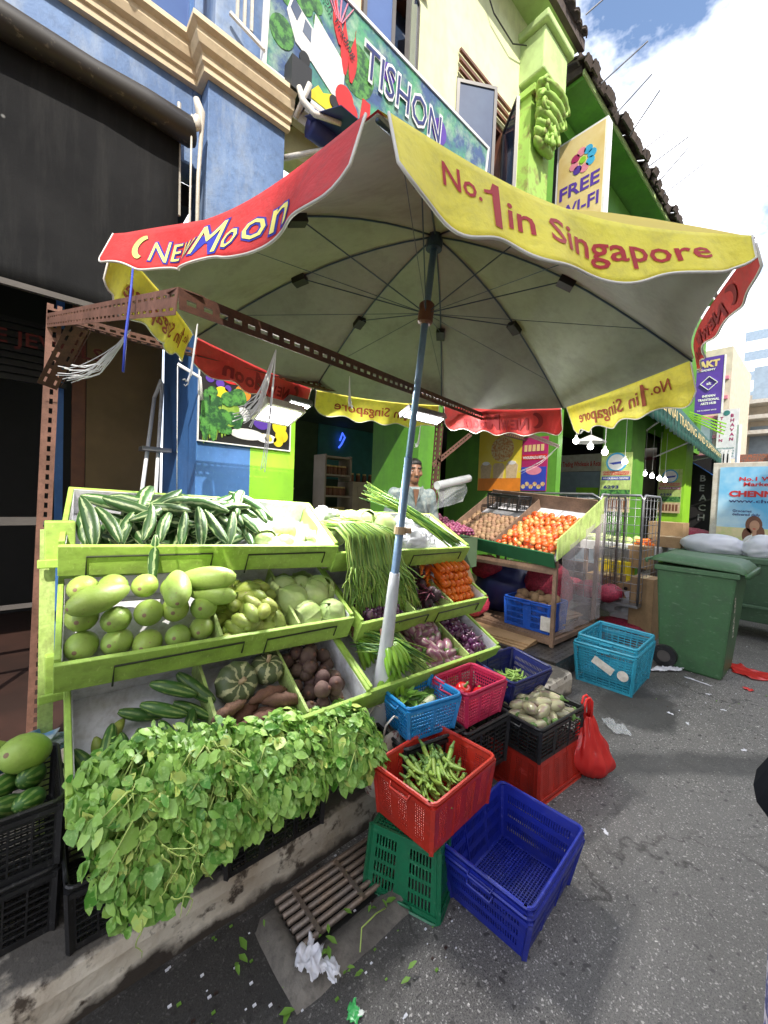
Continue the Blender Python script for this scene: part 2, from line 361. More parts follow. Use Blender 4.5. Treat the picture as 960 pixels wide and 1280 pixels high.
# drain grating let into the gutter
dr=thing('drain_grating','rusty iron bar drain grating in a concrete frame beside the kerb','drain grating',(0,0,0))
X0,X1,Y0,Y1=.66,1.50,1.05,1.29
g=MB(); g.add([(X0+.03,Y0+.03,.004),(X1,Y0+.03,.004),(X1,Y1-.01,.004),(X0+.03,Y1-.01,.004)],[(0,1,2,3)]); g.build('pit_shade_sheet','black',dr)  # flat black sheet painted as the shade of a pit below the bars
g=MB()
def rough_frame(x0,x1,y0,y1):
    n=12
    def fn(u,v):
        x=x0+(x1-x0)*u; y=y0+(y1-y0)*v; e=min(u,1-u)*(x1-x0)+1; 
        return V((x+.008*noise.noise(V((x*9,y*9,1))),y+.008*noise.noise(V((x*9,y*9,2))),.034+.006*noise.noise(V((x*12,y*12,0)))-(.034 if v in(0,1) or u in(0,1) else 0)))
    g.grid(fn,max(3,int((x1-x0)/.04)),max(3,int((y1-y0)/.04)))
rough_frame(X0-.07,X0+.03,Y0-.03,Y1); rough_frame(X0-.07,X1,Y0-.09,Y0+.03)
g.build('concrete_surround','concrete_dark',dr,smooth=True)
for k in range(7):
    y=Y0+.045+k*.031; g=MB(); g.tube([(X0+.02,y,.026),(X1,y,.026)],.0105,8); g.build('grate_bar','iron',dr,smooth=True)
g=MB()
for k in range(5): x=X0+.09+k*.19; g=MB(); g.bar((x,Y0+.035,.033),(x,Y1-.015,.033),.014,.010); g.build('cross_tie','iron',dr)
# ================================================================== blue shop building (left)
def wall_with_holes(mb,x0,x1,z0,z1,y0,y1,holes,m=0):
    xs=sorted({x0,x1,*[h[0] for h in holes],*[h[1] for h in holes]}); zs=sorted({z0,z1,*[h[2] for h in holes],*[h[3] for h in holes]})
    for a,b in zip(xs,xs[1:]):
        for c,d in zip(zs,zs[1:]):
            cx,cz=(a+b)/2,(c+d)/2
            if any(h[0]<cx<h[1] and h[2]<cz<h[3] for h in holes): continue
            mb.box(a,b,y0,y1,c,d,m)
B1=thing('blue_shophouse','blue painted shophouse with a tan cornice and a dark shop opening behind the stall','shophouse')
g=MB(); wall_with_holes(g,-8,.852,3.70,8,3.0,3.2,[(-.35,.80,4.50,6.2)]); g.box(.855,1.40,2.86,3.2,3.2,4.35); g.box(.90,1.40,2.9,3.2,4.35,8); g.build('wall','blue_wall',B1,bevel=.004)
prof=[(d*.8,h*.78) for d,h in((0,0),(.05,.0),(.05,.05),(.07,.06),(.07,.12),(.11,.14),(.13,.19),(.13,.23),(.17,.25),(.17,.29),(0,.30))]
zc=4.20
def corn(x0,x1,yb,capL=True,capR=True,m0=0.,m1=0.):
    vs=[];n=len(prof)
    for i,(d,h) in enumerate(prof): vs.append((x0-d*m0,yb-d,zc+h))
    for i,(d,h) in enumerate(prof): vs.append((x1+d*m1,yb-d,zc+h))
    g.add(vs,[(i,i+1,n+i+1,n+i) for i in range(n-1)]+[tuple(range(n))[::-1],tuple(range(n,2*n))])
g=MB(); corn(-8,.853,3.0,m1=-1); corn(.853,1.42,2.858,m0=1)
n=len(prof); vs=[(.853-d,3.0-d,zc+h) for d,h in prof]+[(.853-d,2.858-d,zc+h) for d,h in prof]
g.add(vs,[(i,i+1,n+i+1,n+i) for i in range(n-1)]); g.build('cornice','cornice',B1)
g=MB(); g.box(-.35,.80,3.06,3.09,4.50,6.2); w=g.build('window','blue_shutter',B1)
g=MB()
for x in(-.35,.02,.40,.775): g.box(x,x+.03,3.03,3.06,4.50,6.2)
g.build('frame','blue_wall_low',w)
g=MB()
for k in range(3): g.box(1.03+k*.05,1.05+k*.05,2.885,2.90,4.75,5.6)
g.bar((.98,2.86,4.72),(1.2,2.80,4.60),.02,.02); g.build('pilaster_grille','old_white',B1)
# lower pillar
g=MB(); g.box(.87,1.262,3.0,3.95,.178,3.2); g.build('pillar','blue_wall_low',B1)
g=MB(); g.box(1.262,1.64,3.0,3.95,.178,3.2); g.build('lime_panel','lime_wall',B1)
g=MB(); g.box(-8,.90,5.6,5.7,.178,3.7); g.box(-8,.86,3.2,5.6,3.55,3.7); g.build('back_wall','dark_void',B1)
g=MB(); g.box(.33,.86,3.98,4.02,.178,3.5); g.build('side_panel','tan_wall',B1)
g=MB(); g.box(.24,.325,4.0,4.05,.178,3.5); g.build('door_post','brown_frame',B1); g=MB(); g.box(.14,.19,4.02,4.07,.178,3.5); g.build('blue_post','blue_wall_low',B1)
g=MB()
for k in range(9): g.box(-4,.2,3.90,3.93,2.25+k*.05,2.285+k*.05)
g.build('shutter_slats','black',B1)
g=MB(); words(g,'BLUE JEWELS',-.42,2.40,.09,w=.80,bold=.01,M=FACADE(0,3.5,0)); tag(g.build('led_lettering','led_red',B1),'dim red lettering glowing above the dark doorway')
g=MB(); g.box(-2.2,.1,3.35,3.38,1.26,1.31); g.bar((-1.2,3.36,.18),(-1.2,3.36,1.3),.03); g.bar((-.25,3.36,.18),(-.25,3.36,1.3),.03); g.bar((-2.2,3.36,.75),(.1,3.36,.75),.025); rr_=g.build('railing','grey_frame'); tag(rr_,'dark metal railing in the shadowed shop doorway behind the rusty post','railing')
# roller blind
bl=thing('roller_blind','large black canvas roller blind hanging over the blue shop front','roller blind',(0,0,0))
def blind(u,v):
    x=-6+u*6.70; z=2.56+v*1.30; return V((x,2.90+.015*math.sin(u*9)+.02*noise.noise(V((x*1.3,z*1.3,0))),z+.006*math.sin(u*30)*(1-v)))
g=MB(); g.grid(blind,60,14); g.build('canvas','canvas_black',bl,smooth=True,solid=.004)
g=MB(); g.tube([(-6+i*.25,2.84+.004*math.sin(i*2.1),3.79+.006*math.sin(i*1.3)) for i in range(28)]+[(.76,2.84,3.79)],[.075+.008*math.sin(i*1.7) for i in range(29)],14); g.build('rolled_edge','roller',bl,smooth=True)
g=MB(); g.box(-6,.70,2.885,2.915,2.54,2.57); g.build('bottom_rail','grey_frame',bl)
g=MB(); g.tube([(.765,2.80,3.98),(.79,2.79,3.90),(.80,2.79,3.82),(.785,2.79,3.5),(.785,2.79,2.7)],[.018,.03,.014,.012,.012],8); g.tube([(.74,2.79,3.86),(.74,2.79,2.72)],.006,6); g.ell((.765,2.78,3.82),(.03,.03,.05),8,6); g.build('winding_crank','old_white',bl,smooth=True)
g=MB()
for k in(0,1): 
    x0=.04+k*.05; g.ell((.29+k*.10,2.83,4.475),(.035,.035,.04),8,6)
g.tube([(.22,2.84,4.47),(.30,2.83,4.48),(.40,2.85,4.47)],.018,6); tag(g.build('awning_bracket','old_white',None,smooth=True),'old pale awning bracket lying on the tan cornice','bracket')
g=MB(); g.tube([(.70,2.93,4.0),(.71,2.93,3.3)],.012,6); g.build('downpipe','old_white',B1)
# dark five-foot-way and folding ladder
ld=thing('step_ladder','white folding step ladder leaning beside the blue pillar','ladder',(0,0,0))
for xa,xb,nm in((PY(178,610,3.45),PY(193,497,3.75),'side_rail'),(PY(195,610,3.45),PY(203,480,3.75),'side_rail')):
    a=V((xa.x,xa.y,.18)); d=(xb-xa); k=(xa.z-.18)/d.z; a=xa-d*k
    g=MB(); g.tube([a,xa,xb],.014,8); g.build(nm,'white_paint',ld,smooth=True)
a=PY(193,497,3.75); b=PY(203,480,3.75)
g=MB(); g.tube([a,(a.x+.02,a.y,a.z+.06),(b.x-.01,b.y,b.z+.03),b],.014,8); g.build('top_bow','white_paint',ld,smooth=True)
for k in range(4):
    z=.55+k*.42; y=3.22+k*.1; g=MB(); g.box(.60+k*.01,.83,y-.04,y+.10,z,z+.03); g.build('tread','metal_grey',ld)
# ================================================================== cream and green building (middle)
B2=thing('cream_shophouse','two storey cream and lime green shophouse with plaster capital and open shutters','shophouse')
wl=PY(478,10,3.0).x; 
W1=(2.15,2.87,4.9,6.4); W2=(3.47,4.42,4.9,6.17)
g=MB(); wall_with_holes(g,1.40,5.05,4.2,7.75,3.0,3.18,[W1,W2]); g.build('wall','cream_wall',B2)
g=MB(); g.box(1.66,3.2,3.0,3.2,2.75,4.2); g.box(3.2,16,3.0,3.2,3.3,4.2); g.build('lintel','green_wall',B2)
for (a,b,c,d) in (W1,W2):
    g=MB(); g.box(a,b,3.14,3.17,c,d,1)
    for x in(a,b-.05): g.box(x,x+.05,3.02,3.14,c,d)
    g.box(a+.05,b-.05,3.02,3.14,d-.05,d); g.box(a+.05,b-.05,3.02,3.14,c,c+.05); g.box((a+b)/2-.02,(a+b)/2+.02,3.04,3.13,c+.05,d-.05)
    w=g.build('window',['brown_frame','window_glass'],B2)
def shutter(hx,hz0,hz1,wd,ang,glass='window_glass'):
    M=TR(hx,3.0,0)@RZ(ang); g=MB(); f=.035
    for (a,b,c,d) in((0,f,hz0,hz1),(wd-f,wd,hz0,hz1),(f,wd-f,hz0,hz0+f),(f,wd-f,hz1-f,hz1)): g.box(a,b,-.02,.02,c,d,0,M)
    sh=g.build('shutter','grey_frame',B2); g=MB(); g.box(f,wd-f,-.008,.008,hz0+f,hz1-f,0,M); g.build('pane',glass,sh)
shutter(W2[0]+.0,W2[2],W2[3]-.04,.47,R(-32)); shutter(W2[1]-.02,W2[2],W2[3]-.04,.47,R(-128)); shutter(W1[1]-.02,W1[2],W1[3],.30,R(-152)); shutter(W1[0]+.02,W1[2],W1[3],.32,R(-14),'blue_shutter')
for k in range(3): g=MB(); g.box(W2[0]+.0,W2[1]+.05,2.955,2.985,W2[3]+.04+k*.10,W2[3]+.07+k*.10); g.build('vent_louvre','brown_frame',B2)
for k in range(2): g=MB(); g.box(W1[0]+.0,W1[1]+.08,2.955,2.985,W1[3]+.12+k*.12,W1[3]+.155+k*.12); g.build('vent_louvre','brown_frame',B2)
# pilaster with capital
g=MB(); g.box(4.74,5.24,2.84,3.2,3.3,6.72); g.box(4.70,5.30,2.78,3.2,6.72,6.80); g.build('pilaster','capital_green',B2)
g=MB()
for k in range(7):
    z=6.15+k*.09; w=.22+.022*k; dd=.03+.016*k; g.ell((4.97+rnd(-.02,.02),2.80-dd,z),(w,.07+.012*k,.075),16,8,fn=lambda p:p*(1+.16*noise.noise(p*16)))
for s in(-1,1):
    for q in((0,0),(0,.16)):
        sp=[]
        for i in range(22):
            a=i*.42; rr0=.11*(1-i/26); sp.append((4.97+s*.22+s*rr0*math.cos(a),2.62+q[1]*0.2,6.66-q[1]+rr0*math.sin(a)))
        g.tube(sp,.026,6)
for k in range(26):
    a=rnd(0,1); g.ell((4.76+a*.42,2.70-rnd(0,.07),rnd(6.1,6.6)),(.035,.03,rnd(.03,.07)),7,5,M=None,fn=lambda p:p*(1+.3*noise.noise(p*30)))
g.build('capital','capital_green',B2,smooth=True)
g=MB(); g.box(4.68,5.28,2.66,3.2,6.88,7.40); g.box(4.62,5.34,2.60,3.2,7.40,7.50); g.build('abacus','soffit_green',B2,bevel=.02)
# eave, rafters and tiles
g=MB(); g.box(-2,5.6,2.64,3.25,7.75,7.80); g.build('soffit','soffit_green',B2)
g=MB()
for k in range(52):
    x=-1.5+k*.14
    if x>5.6: break
    dz=rnd(-.02,.02); dy=rnd(-.05,.02)
    M=TR(x,2.58+dy,7.84+dz)@RX(R(24+rnd(-3,3))); g.grid(lambda u,v:V(((u-.5)*.15,v*1.6,.045*math.sin(u*PI))),5,1,0,None,M); g.grid(lambda u,v:V(((u-.5)*.15,v*.02,-.03+.075*v*0+.045*math.sin(u*PI)+(.03*v))),5,1,0,None,M)
g.box(-2,5.6,2.60,2.66,7.70,7.83); g.build('roof','roof_tile',B2,solid=.016)
# ================================================================== green shophouse further on
B3=thing('green_shophouse','green shophouse further along with a ragged tiled eave and lime pillars','shophouse')
g=MB(); wall_with_holes(g,5.36,16,4.2,7.3,3.0,3.2,[(5.7,6.9,5.6,7.1),(8.2,9.4,5.2,6.8),(11,12.4,5.2,6.8)]); g.box(5.36,16,3.01,3.2,3.3,4.2); g.build('wall','green_wall',B3)
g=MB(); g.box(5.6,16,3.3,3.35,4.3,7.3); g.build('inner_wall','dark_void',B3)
g=MB(); g.box(5.64,14.5,2.60,3.2,7.36,7.42); g.build('soffit','green_wall',B3)
g=MB()
x=5.6
while x<14.3:
    for k in range(3):
        dz=rnd(-.05,.03)+.10*k; M=TR(x,2.50+.16*k+rnd(-.08,.03),7.50+dz)@RX(R(22+rnd(-5,5)))@RZ(rnd(-.1,.1)); g.grid(lambda u,v:V(((u-.5)*.20,v*.35,.05*math.sin(u*PI))),4,1,0,None,M)
        g.box(-.09,.09,0,.02,-.05,.035,0,M)
    x+=.15
g.box(5.6,14.3,2.62,3.2,7.43,7.52); g.build('roof','roof_tile',B3,solid=.018)
g=MB(); g.box(5.6,14.3,2.575,2.60,7.38,7.45); g.build('fascia','soffit_green',B3)
k=0; x=5.0
while x<9.5:
    g=MB(); z=8.0 if x<5.6 else 7.55; g.bar((x,2.5,z-.1),(x+rnd(-.2,.3),2.05+rnd(-.15,.1),z+.16+rnd(-.1,.1)),.014); g.build('roof_spike','metal_grey',B3); x+=rnd(.35,.8)
# lime pillars and walls of the shop row
g=MB(); g.box(8.0,8.75,2.47,2.95,.13,3.7); g.build('pillar','green_wall',B3); g=MB(); g.box(12.0,12.7,2.50,3.05,.13,3.7); g.build('pillar','lime_wall',B3)
g=MB(); g.box(6.2,6.35,2.95,5.2,.178,3.6); g.build('side_wall','green_wall',B3); g=MB(); g.box(3.22,3.6,3.1,3.9,.178,3.3); g.build('pillar','green_wall',B3)
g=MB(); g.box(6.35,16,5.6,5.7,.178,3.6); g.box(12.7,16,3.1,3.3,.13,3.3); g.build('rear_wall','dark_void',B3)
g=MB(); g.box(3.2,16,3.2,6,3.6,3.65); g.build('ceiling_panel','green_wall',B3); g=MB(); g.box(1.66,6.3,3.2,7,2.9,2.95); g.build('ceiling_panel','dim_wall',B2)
g=MB(); g.box(6.36,8.0,4.9,4.93,.18,2.6); g.build('doorway','green_wall',B3)
g=MB(); g.box(9.9,10.0,3.6,4.9,2.35,2.75,0); g.build('sign_band','old_white',B3)
g=MB(); words(g,'Chennai Trading Wholesale & Retail',-4.85,2.47,.12,w=1.2,M=ACROSS(9.896,0,0)); g.build('sign_lettering','red',B3)
g=MB(); g.box(9.95,10.0,3.0,5.5,.18,2.34); g.build('shop_front','far_glass',B3)
g=MB(); g.box(9.0,9.1,4.3,4.75,.2,2.4); g.build('door','brown_frame',B3)
for z in(1.3,1.55,1.8): 
    g=MB(); g.box(9.90,9.94,3.7,4.2,z,z+.16); g.build('shelf_goods','lime_wall',B3)
# middle shop interior: cabinet, posters
M=FACADE(0,0,0)
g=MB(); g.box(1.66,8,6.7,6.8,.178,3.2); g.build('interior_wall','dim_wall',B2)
pz=thing('wall_poster','dark flower print poster on the rear wall of the shop, left of the shelves','poster',(0,0,0)); g=MB(); g.box(2.30,3.0,6.66,6.69,1.75,2.75); g.build('board','navy',pz); g=MB(); g.disc(2.72,2.25,.2,.01,M=FACADE(0,6.655,0)); g.disc(2.58,2.0,.12,.012,M=FACADE(0,6.655,0)); g.build('print','magenta',pz)
pz=thing('wall_poster','dark green print poster on the rear wall, above the cabinet','poster',(0,0,0)); g=MB(); g.box(4.15,5.5,6.66,6.69,1.85,2.9); g.build('board','teal',pz)
g=MB(); g.tube([(4.60,6.6,2.62),(4.66,6.6,2.78),(4.72,6.6,2.70),(4.64,6.6,2.55),(4.58,6.6,2.48)],.018,6); tag(g.build('neon_squiggle','led_blue',None,smooth=True),'small glowing blue neon squiggle inside the dark shop','neon sign')
cb=thing('shop_cabinet','tan wooden cabinet with jar shelves inside the middle shop','cabinet',(0,0,0))
cx0=PY(437,600,5.6).x; cx1=PY(497,600,5.6).x+.25; xs=PY(412,600,5.6).x
g=MB(); g.box(cx0,cx1,5.5,5.95,.178,1.78); g.box(xs-.1,cx0,5.55,5.95,.178,.9); g.build('body','cabinet',cb)
g=MB(); g.box(cx0+.1,cx0+.55,5.49,5.5,.35,1.70); g.box(cx0+.62,cx1-.05,5.49,5.5,.35,1.70); g.build('door','cabinet',cb,bevel=.006)
g=MB()
for z in(1.15,1.5,1.85,2.15): g.box(xs-.1,cx0-.01,5.55,5.9,z,z+.03)
g.box(xs-.13,xs-.1,5.55,5.9,.9,2.2); g.box(cx0-.03,cx0,5.55,5.9,1.79,2.2); g.build('shelf','cabinet',cb)
g=MB(); words(g,'6',cx0+.30,1.42,.14,M=FACADE(0,5.485,0),bold=0); g.build('number','black',cb)
jm=MB(); jm.lathe([(0,0),(.035,0),(.038,.01),(.038,.1),(.03,.125),(.0,.125)],10); jm.lathe([(0,.125),(.032,.125),(.032,.15),(0,.15)],10,1)
jars=Proto(jm.build('spice_jar',['brown_frame','gold'],None,smooth=True)); jm2=Proto(inst(jars.o,TR(0,0,-20))); 
n=0
for z in(1.18,1.53,1.88):
    for k in range(9):
        jars.put(TR(xs-.04+k*((cx0-xs)/9.5),5.62+rnd(-.02,.02),z),'small brown spice jar on the cabinet shelves inside the shop','jar','spice jars on the shop shelves')
bpy.data.objects.remove(jm2.o)
for k in range(8): jars.put(TR(cx0+.08+k*.14,5.65,1.78),'small brown spice jar on top of the tan cabinet','jar','spice jars on the cabinet top')

mat('fruit_mix',(.45,.04,.03),.4,(.62,.30,.05),26,.45,.55,bump=.6,bscale=40); mat('jar_mix',(.12,.03,.02),.3,(.45,.30,.08),34,.45,.58)
sh=thing('shop_shelf','dark shelf of packets and fruit below the flower print poster','shelf',(0,0,0))
for z in(.9,1.25,1.6): g=MB(); g.box(2.2,3.25,5.9,6.4,z,z+.03); g.build('board','cabinet',sh)
random.seed(91); pk=MB(); pk.box(-.05,.05,-.04,.04,0,.16); pp={c:Proto(pk.build('packet',c)) for c in('fruit_mix','gold','royal','jar_mix','lime_wall')}
for z in(.93,1.28,1.63):
    for k in range(8): pp[random.choice(list(pp))].put(TR(2.28+k*.125,5.97,z)@RZ(rnd(-.2,.2))@SC((1,1,rnd(.8,1.4))),'small printed packet on the dark shelf inside the middle shop','packet','packets on the shop shelf')
g=MB(); g.box(3.0,3.6,5.45,5.55,.9,1.12); g.box(2.95,3.65,5.4,5.6,.86,.9); tag(g.build('purple_box','purple'),'purple box on the counter edge inside the middle shop','box')
# ================================================================== shop signs
sg=thing('shop_sign','large greengrocer sign board printed with a van and vegetables, above the parasol','signboard',(0,0,0))
M=frame((1.22,2.82,4.53),(1,0,0),(0,-.08,1))@SC((.8,.853,1)); W_=3.15; H_=1.02
g=MB(); g.box(0,W_,0,H_,-.04,0,0,M); g.build('board','sign_green',sg)
g=MB()
for (x0,x1,y0,y1) in((-.03,0,-.03,H_+.03),(W_,W_+.03,-.03,H_+.03),(0,W_,-.03,0),(0,W_,H_,H_+.03)): g.box(x0,x1,y0,y1,-.05,.012,0,M)
g.build('frame','sign_white',sg)
def SG(nm,mt,fn): gg=MB(); fn(gg); return gg.build(nm,mt,sg)
SG('tree_print','leafgreen',lambda g:[g.disc(.12+rnd(0,.36),.62+rnd(0,.34),rnd(.05,.09),.002,M=M@TR(0,0,k*.0001)) for k in range(14)]+[g.disc(.13,.33,.12,.004,M=M),g.disc(.95,.55,.22,.002,M=M)])
SG('van_print','sign_white',lambda g:[g.poly([(.42,.30),(.80,.12),(.80,.50),(.44,.68)],.006,M=M),g.poly([(.16,.52),(.26,.34),(.42,.29),(.43,.55),(.32,.60),(.20,.66)],.007,M=M)])
SG('van_glass_print','window_glass',lambda g:[g.poly([(.19,.56),(.26,.50),(.30,.60),(.22,.65)],.009,M=M),g.poly([(.32,.46),(.41,.43),(.41,.54),(.34,.57)],.009,M=M)])
SG('wheel_print','black',lambda g:[g.disc(.36,.27,.055,.010,M=M),g.disc(.70,.13,.05,.010,M=M)])
def chil(g):
    for (x,y,l,a) in((.80,.42,.50,95),(.88,.40,.46,88),(.72,.62,.38,105)):
        p=[(x+l*u*math.cos(R(a))+(.05*math.sin(PI*min(1,u*1.1+.08)))*s,y+l*u*math.sin(R(a))) for s in(1,) for u in[i/8 for i in range(9)]]
        q=[(x+l*u*math.cos(R(a))-(.05*math.sin(PI*min(1,u*1.1+.08))),y+l*u*math.sin(R(a))) for u in[i/8 for i in range(8,-1,-1)]]
        g.poly(p+q,.008,M=M)
    g.disc(.82,.22,.11,.011,M=M); g.disc(.90,.15,.09,.012,M=M)
SG('chilli_print','red',chil)
SG('pepper_print','yellow',lambda g:[g.poly([(.40,.02),(.52,.16),(.58,.13),(.72,.20),(.74,.02)],.004,M=M),g.disc(1.20,.10,.09,.006,M=M),g.disc(1.12,.16,.06,.006,M=M),g.disc(1.62,.16,.07,.006,M=M)])
SG('tomato_print','red',lambda g:[g.disc(1.38,.14,.08,.007,M=M),g.disc(1.48,.17,.08,.0075,M=M),g.poly([(1.02,.14),(1.16,.10),(1.14,.36),(1.04,.36)],.0075,M=M)])
SG('ray_print','pink',lambda g:[g.poly([(.66+.012*k,.80),(.67+.012*k,.80),(.50+.07*k,1.0),(.49+.07*k,1.0)],.010,M=M) for k in range(6)])
SG('purple_print','purple',lambda g:[g.disc(1.35,.78,.09,.004,M=M),g.disc(2.2,.7,.13,.004,M=M),g.disc(2.75,.3,.2,.003,M=M)])
g=MB(); words(g,'TISHON',1.00,.55,.32,w=1.22,bold=.04,M=M,depth=.014); g.build('letter_outline','sign_white',sg)
g=MB(); words(g,'TISHON',1.02,.565,.29,w=1.18,bold=.0,M=M,depth=.018); g.build('lettering','navy',sg)
g=MB(); words(g,'Tishon Trading',0,0,.062,w=.62,bold=.01,M=M@TR(.36,.93,.016)@RZ(R(-33))); g.build('lettering','black',sg)
g=MB(); words(g,'Trading',1.75,.14,.2,bold=.02,M=M,depth=.014); words(g,'28',.83,.04,.08,bold=.02,M=M,depth=.014); g.build('lettering','sign_white',sg)
# sign ledge and folded navy awning beneath it
fa=thing('folded_awning','folded navy awning with pale arms under the greengrocer sign','awning',(0,0,0))
g=MB(); g.box(1.36,1.52,2.70,2.99,4.40,4.62); g.build('bracket_plate','black',fa)
g=MB()
g.tube([(1.5+i*.25,2.66+.01*math.sin(i*3),4.20) for i in range(10)],.09,12); g.build('rolled_canvas','navy',fa,smooth=True)
g=MB(); g.add([(1.45,2.66,4.22),(3.7,2.66,4.22),(3.7,2.2,3.98),(1.45,2.2,3.98)],[(0,1,2,3)]); g.build('canvas','navy',fa,solid=.004)
g=MB(); g.tube([(1.40,2.66,4.38),(1.40,2.60,4.25),(1.44,2.5,4.12),(1.56,2.36,4.04)],[.02,.022,.02,.014],8); g.tube([(1.38,2.95,4.05),(1.62,2.5,4.0)],.02,6); g.tube([(1.40,2.7,4.2),(1.45,2.6,4.4)],.02,6); g.build('folding_arm','old_white',fa,smooth=True)
g=MB()
g.box(1.22,3.7,2.80,2.88,4.40,4.49); g.box(1.22,3.7,2.84,2.9,4.33,4.40)
g.build('front_rail','old_white',fa)
fs=thing('hanging_sign','tall gold FREE sign box with a pastel flower, projecting from the green shophouse','sign',(0,0,0))
a=PX(698,182,6.0); b_=PX(761,147,6.0); M=ACROSS(5.99,a.y,0); wd=a.y-b_.y; z1=(a.z+b_.z)/2+.0
g=MB(); g.box(0,wd,z1-1.75,z1,-.16,0,0,M); g.build('case','sign_white',fs)
g=MB(); g.box(.03,wd-.03,z1-1.72,z1-.03,0,.004,0,M); g.build('panel','gold',fs)
fx,fz=wd*.55,z1-.42
for i,c in enumerate(('cyan','cyan','pink','magenta','pink','purple','pink','cyan')):
    g=MB(); a=2*PI*i/8+.2; g.disc(fx+.13*math.cos(a),fz+.13*math.sin(a),.062,.006,M=M@TR(0,0,.003),ry=.06); g.build('petal',c,fs)
g=MB(); g.disc(fx,fz,.045,.008,M=M@TR(0,0,.003)); g.build('flower_centre','lime_wall',fs)
g=MB(); words(g,'FREE',.07,z1-.86,.19,w=wd-.14,bold=.025,M=M,depth=.008); words(g,'WI-FI',.07,z1-1.15,.19,w=wd-.14,bold=.02,M=M,depth=.008); g.build('lettering','purple',fs)
# ================================================================== the parasol
mat('canopy_grey',(.33,.36,.325),.75,(.29,.32,.285),2.6,trans=.36,fine=.12,stain=((.13,.14,.12),(5,5,5),.4),bump=.5,bscale=7)
mat('canopy_red',(.52,.045,.045),.7,(.46,.035,.035),3,trans=.14); mat('canopy_yellow',(.74,.58,.06),.7,(.68,.52,.05),3,trans=.14)
mat('valance_red',(.72,.05,.05),.6,(.62,.04,.04),4,fine=.2,trans=.25,bump=.5,bscale=22,stain=((.45,.10,.09),(9,9,9),.5)); mat('valance_yellow',(.97,.90,.12),.6,(.92,.82,.10),4,fine=.2,trans=.25,bump=.5,bscale=22,stain=((.68,.60,.16),(9,9,9),.35))
mat('print_red',(.50,.02,.03),.6,trans=.15); mat('print_yellow',(.85,.76,.20),.6); mat('print_blue',(.02,.03,.36),.6); mat('piping',(.75,.72,.66),.6)
mat('print_through_red',(.40,.07,.02),.7); mat('print_through_dark',(.26,.005,.01),.7)
mat('pole_blue',(.22,.34,.50),.35,(.17,.27,.42),9,fine=.2,metal=.3); mat('rib_blue',(.05,.08,.13),.4,metal=.4)
mat('clear_plastic',(.70,.72,.74),.15,alpha=.26,spec=.8); mat('plastic_wrap',(.86,.88,.92),.25,alpha=.62,spec=.8)
Pf=V((1.282,1.464,.17)); n_=V((.043,-.068,.997)).normalized(); AP=V((1.392,1.29,2.745))
cc=V((1.369,1.327,2.20)); r0=1.193; ph=3.039
uu=V((0,1,0)).cross(n_).normalized(); vv_=n_.cross(uu)
pixV=[(140,296),(472,141),(944,300),(867,449),(705,510),(552,507),(392,487),(243,420)]
RV=[]
for k in range(8):
    a=ph+k*PI/4; p=cc+r0*(math.cos(a)*uu+math.sin(a)*vv_); d=ray(*pixV[k]).normalized(); e=V((0,0,EYE)); RV.append(e+d*((p-e).dot(d))*(1.10,1,1,1,1,1,1.03,1.08)[k])
um=thing('parasol','big red and yellow market parasol with a blue pole standing over the vegetable stall','parasol',(0,0,0))
def ribpt(k,t):
    p=AP.lerp(RV[k%8],t); return p+n_*(.085*math.sin(PI*t**.9))
def canopy(k,u,v):   # u across the panel, v from the top to the hem
    a=ribpt(k,v); b=ribpt(k+1,v); p=a.lerp(b,u)
    return p-n_*(.055*v*math.sin(PI*u))+ (AP-p)*(.045*v*v*math.sin(PI*u))
def side(k): 
    m=(RV[k%8]+RV[(k+1)%8])/2-cc; m-=n_*m.dot(n_); return m.normalized()
cols=['red','yellow']*4
for k in range(8):
    g=MB(); g.grid(lambda u,v:canopy(k,u,max(v,.01))+n_*.006,10,10); g.build('canopy_panel','canopy_'+cols[k],um,smooth=True)
    g=MB(); g.grid(lambda u,v:canopy(k,u,max(v,.01)),10,10); g.build('lining_panel','canopy_grey',um,smooth=True)
HV=.170
def val(k,u,v,off=0):
    top=canopy(k,u,1)+n_*.004; o_=side(k)
    w=.016*math.sin(u*15+k*2.1)+.010*math.sin(u*31+k); 
    tang=(RV[(k+1)%8]-RV[k%8]).normalized()
    return top+V((0,0,-1))*(v*HV)+o_*(.008+v*(.055+w)+off)+tang*(.012*v*math.sin(u*9+k))
def valdrop(k,u):
    dk={1:1-.55*max(0,(u-.45)/.55)**1.3,2:.45,0:.72+.28*min(1,u*1.6)}.get(k,1)
    e=min(u,1-u); c_=min(1,e/.07); rd=math.sqrt(max(0,1-(1-c_)**2)); return dk*(.30+.70*rd)*(.93+.07*math.cos(u*2*PI*4.5+k*1.3))
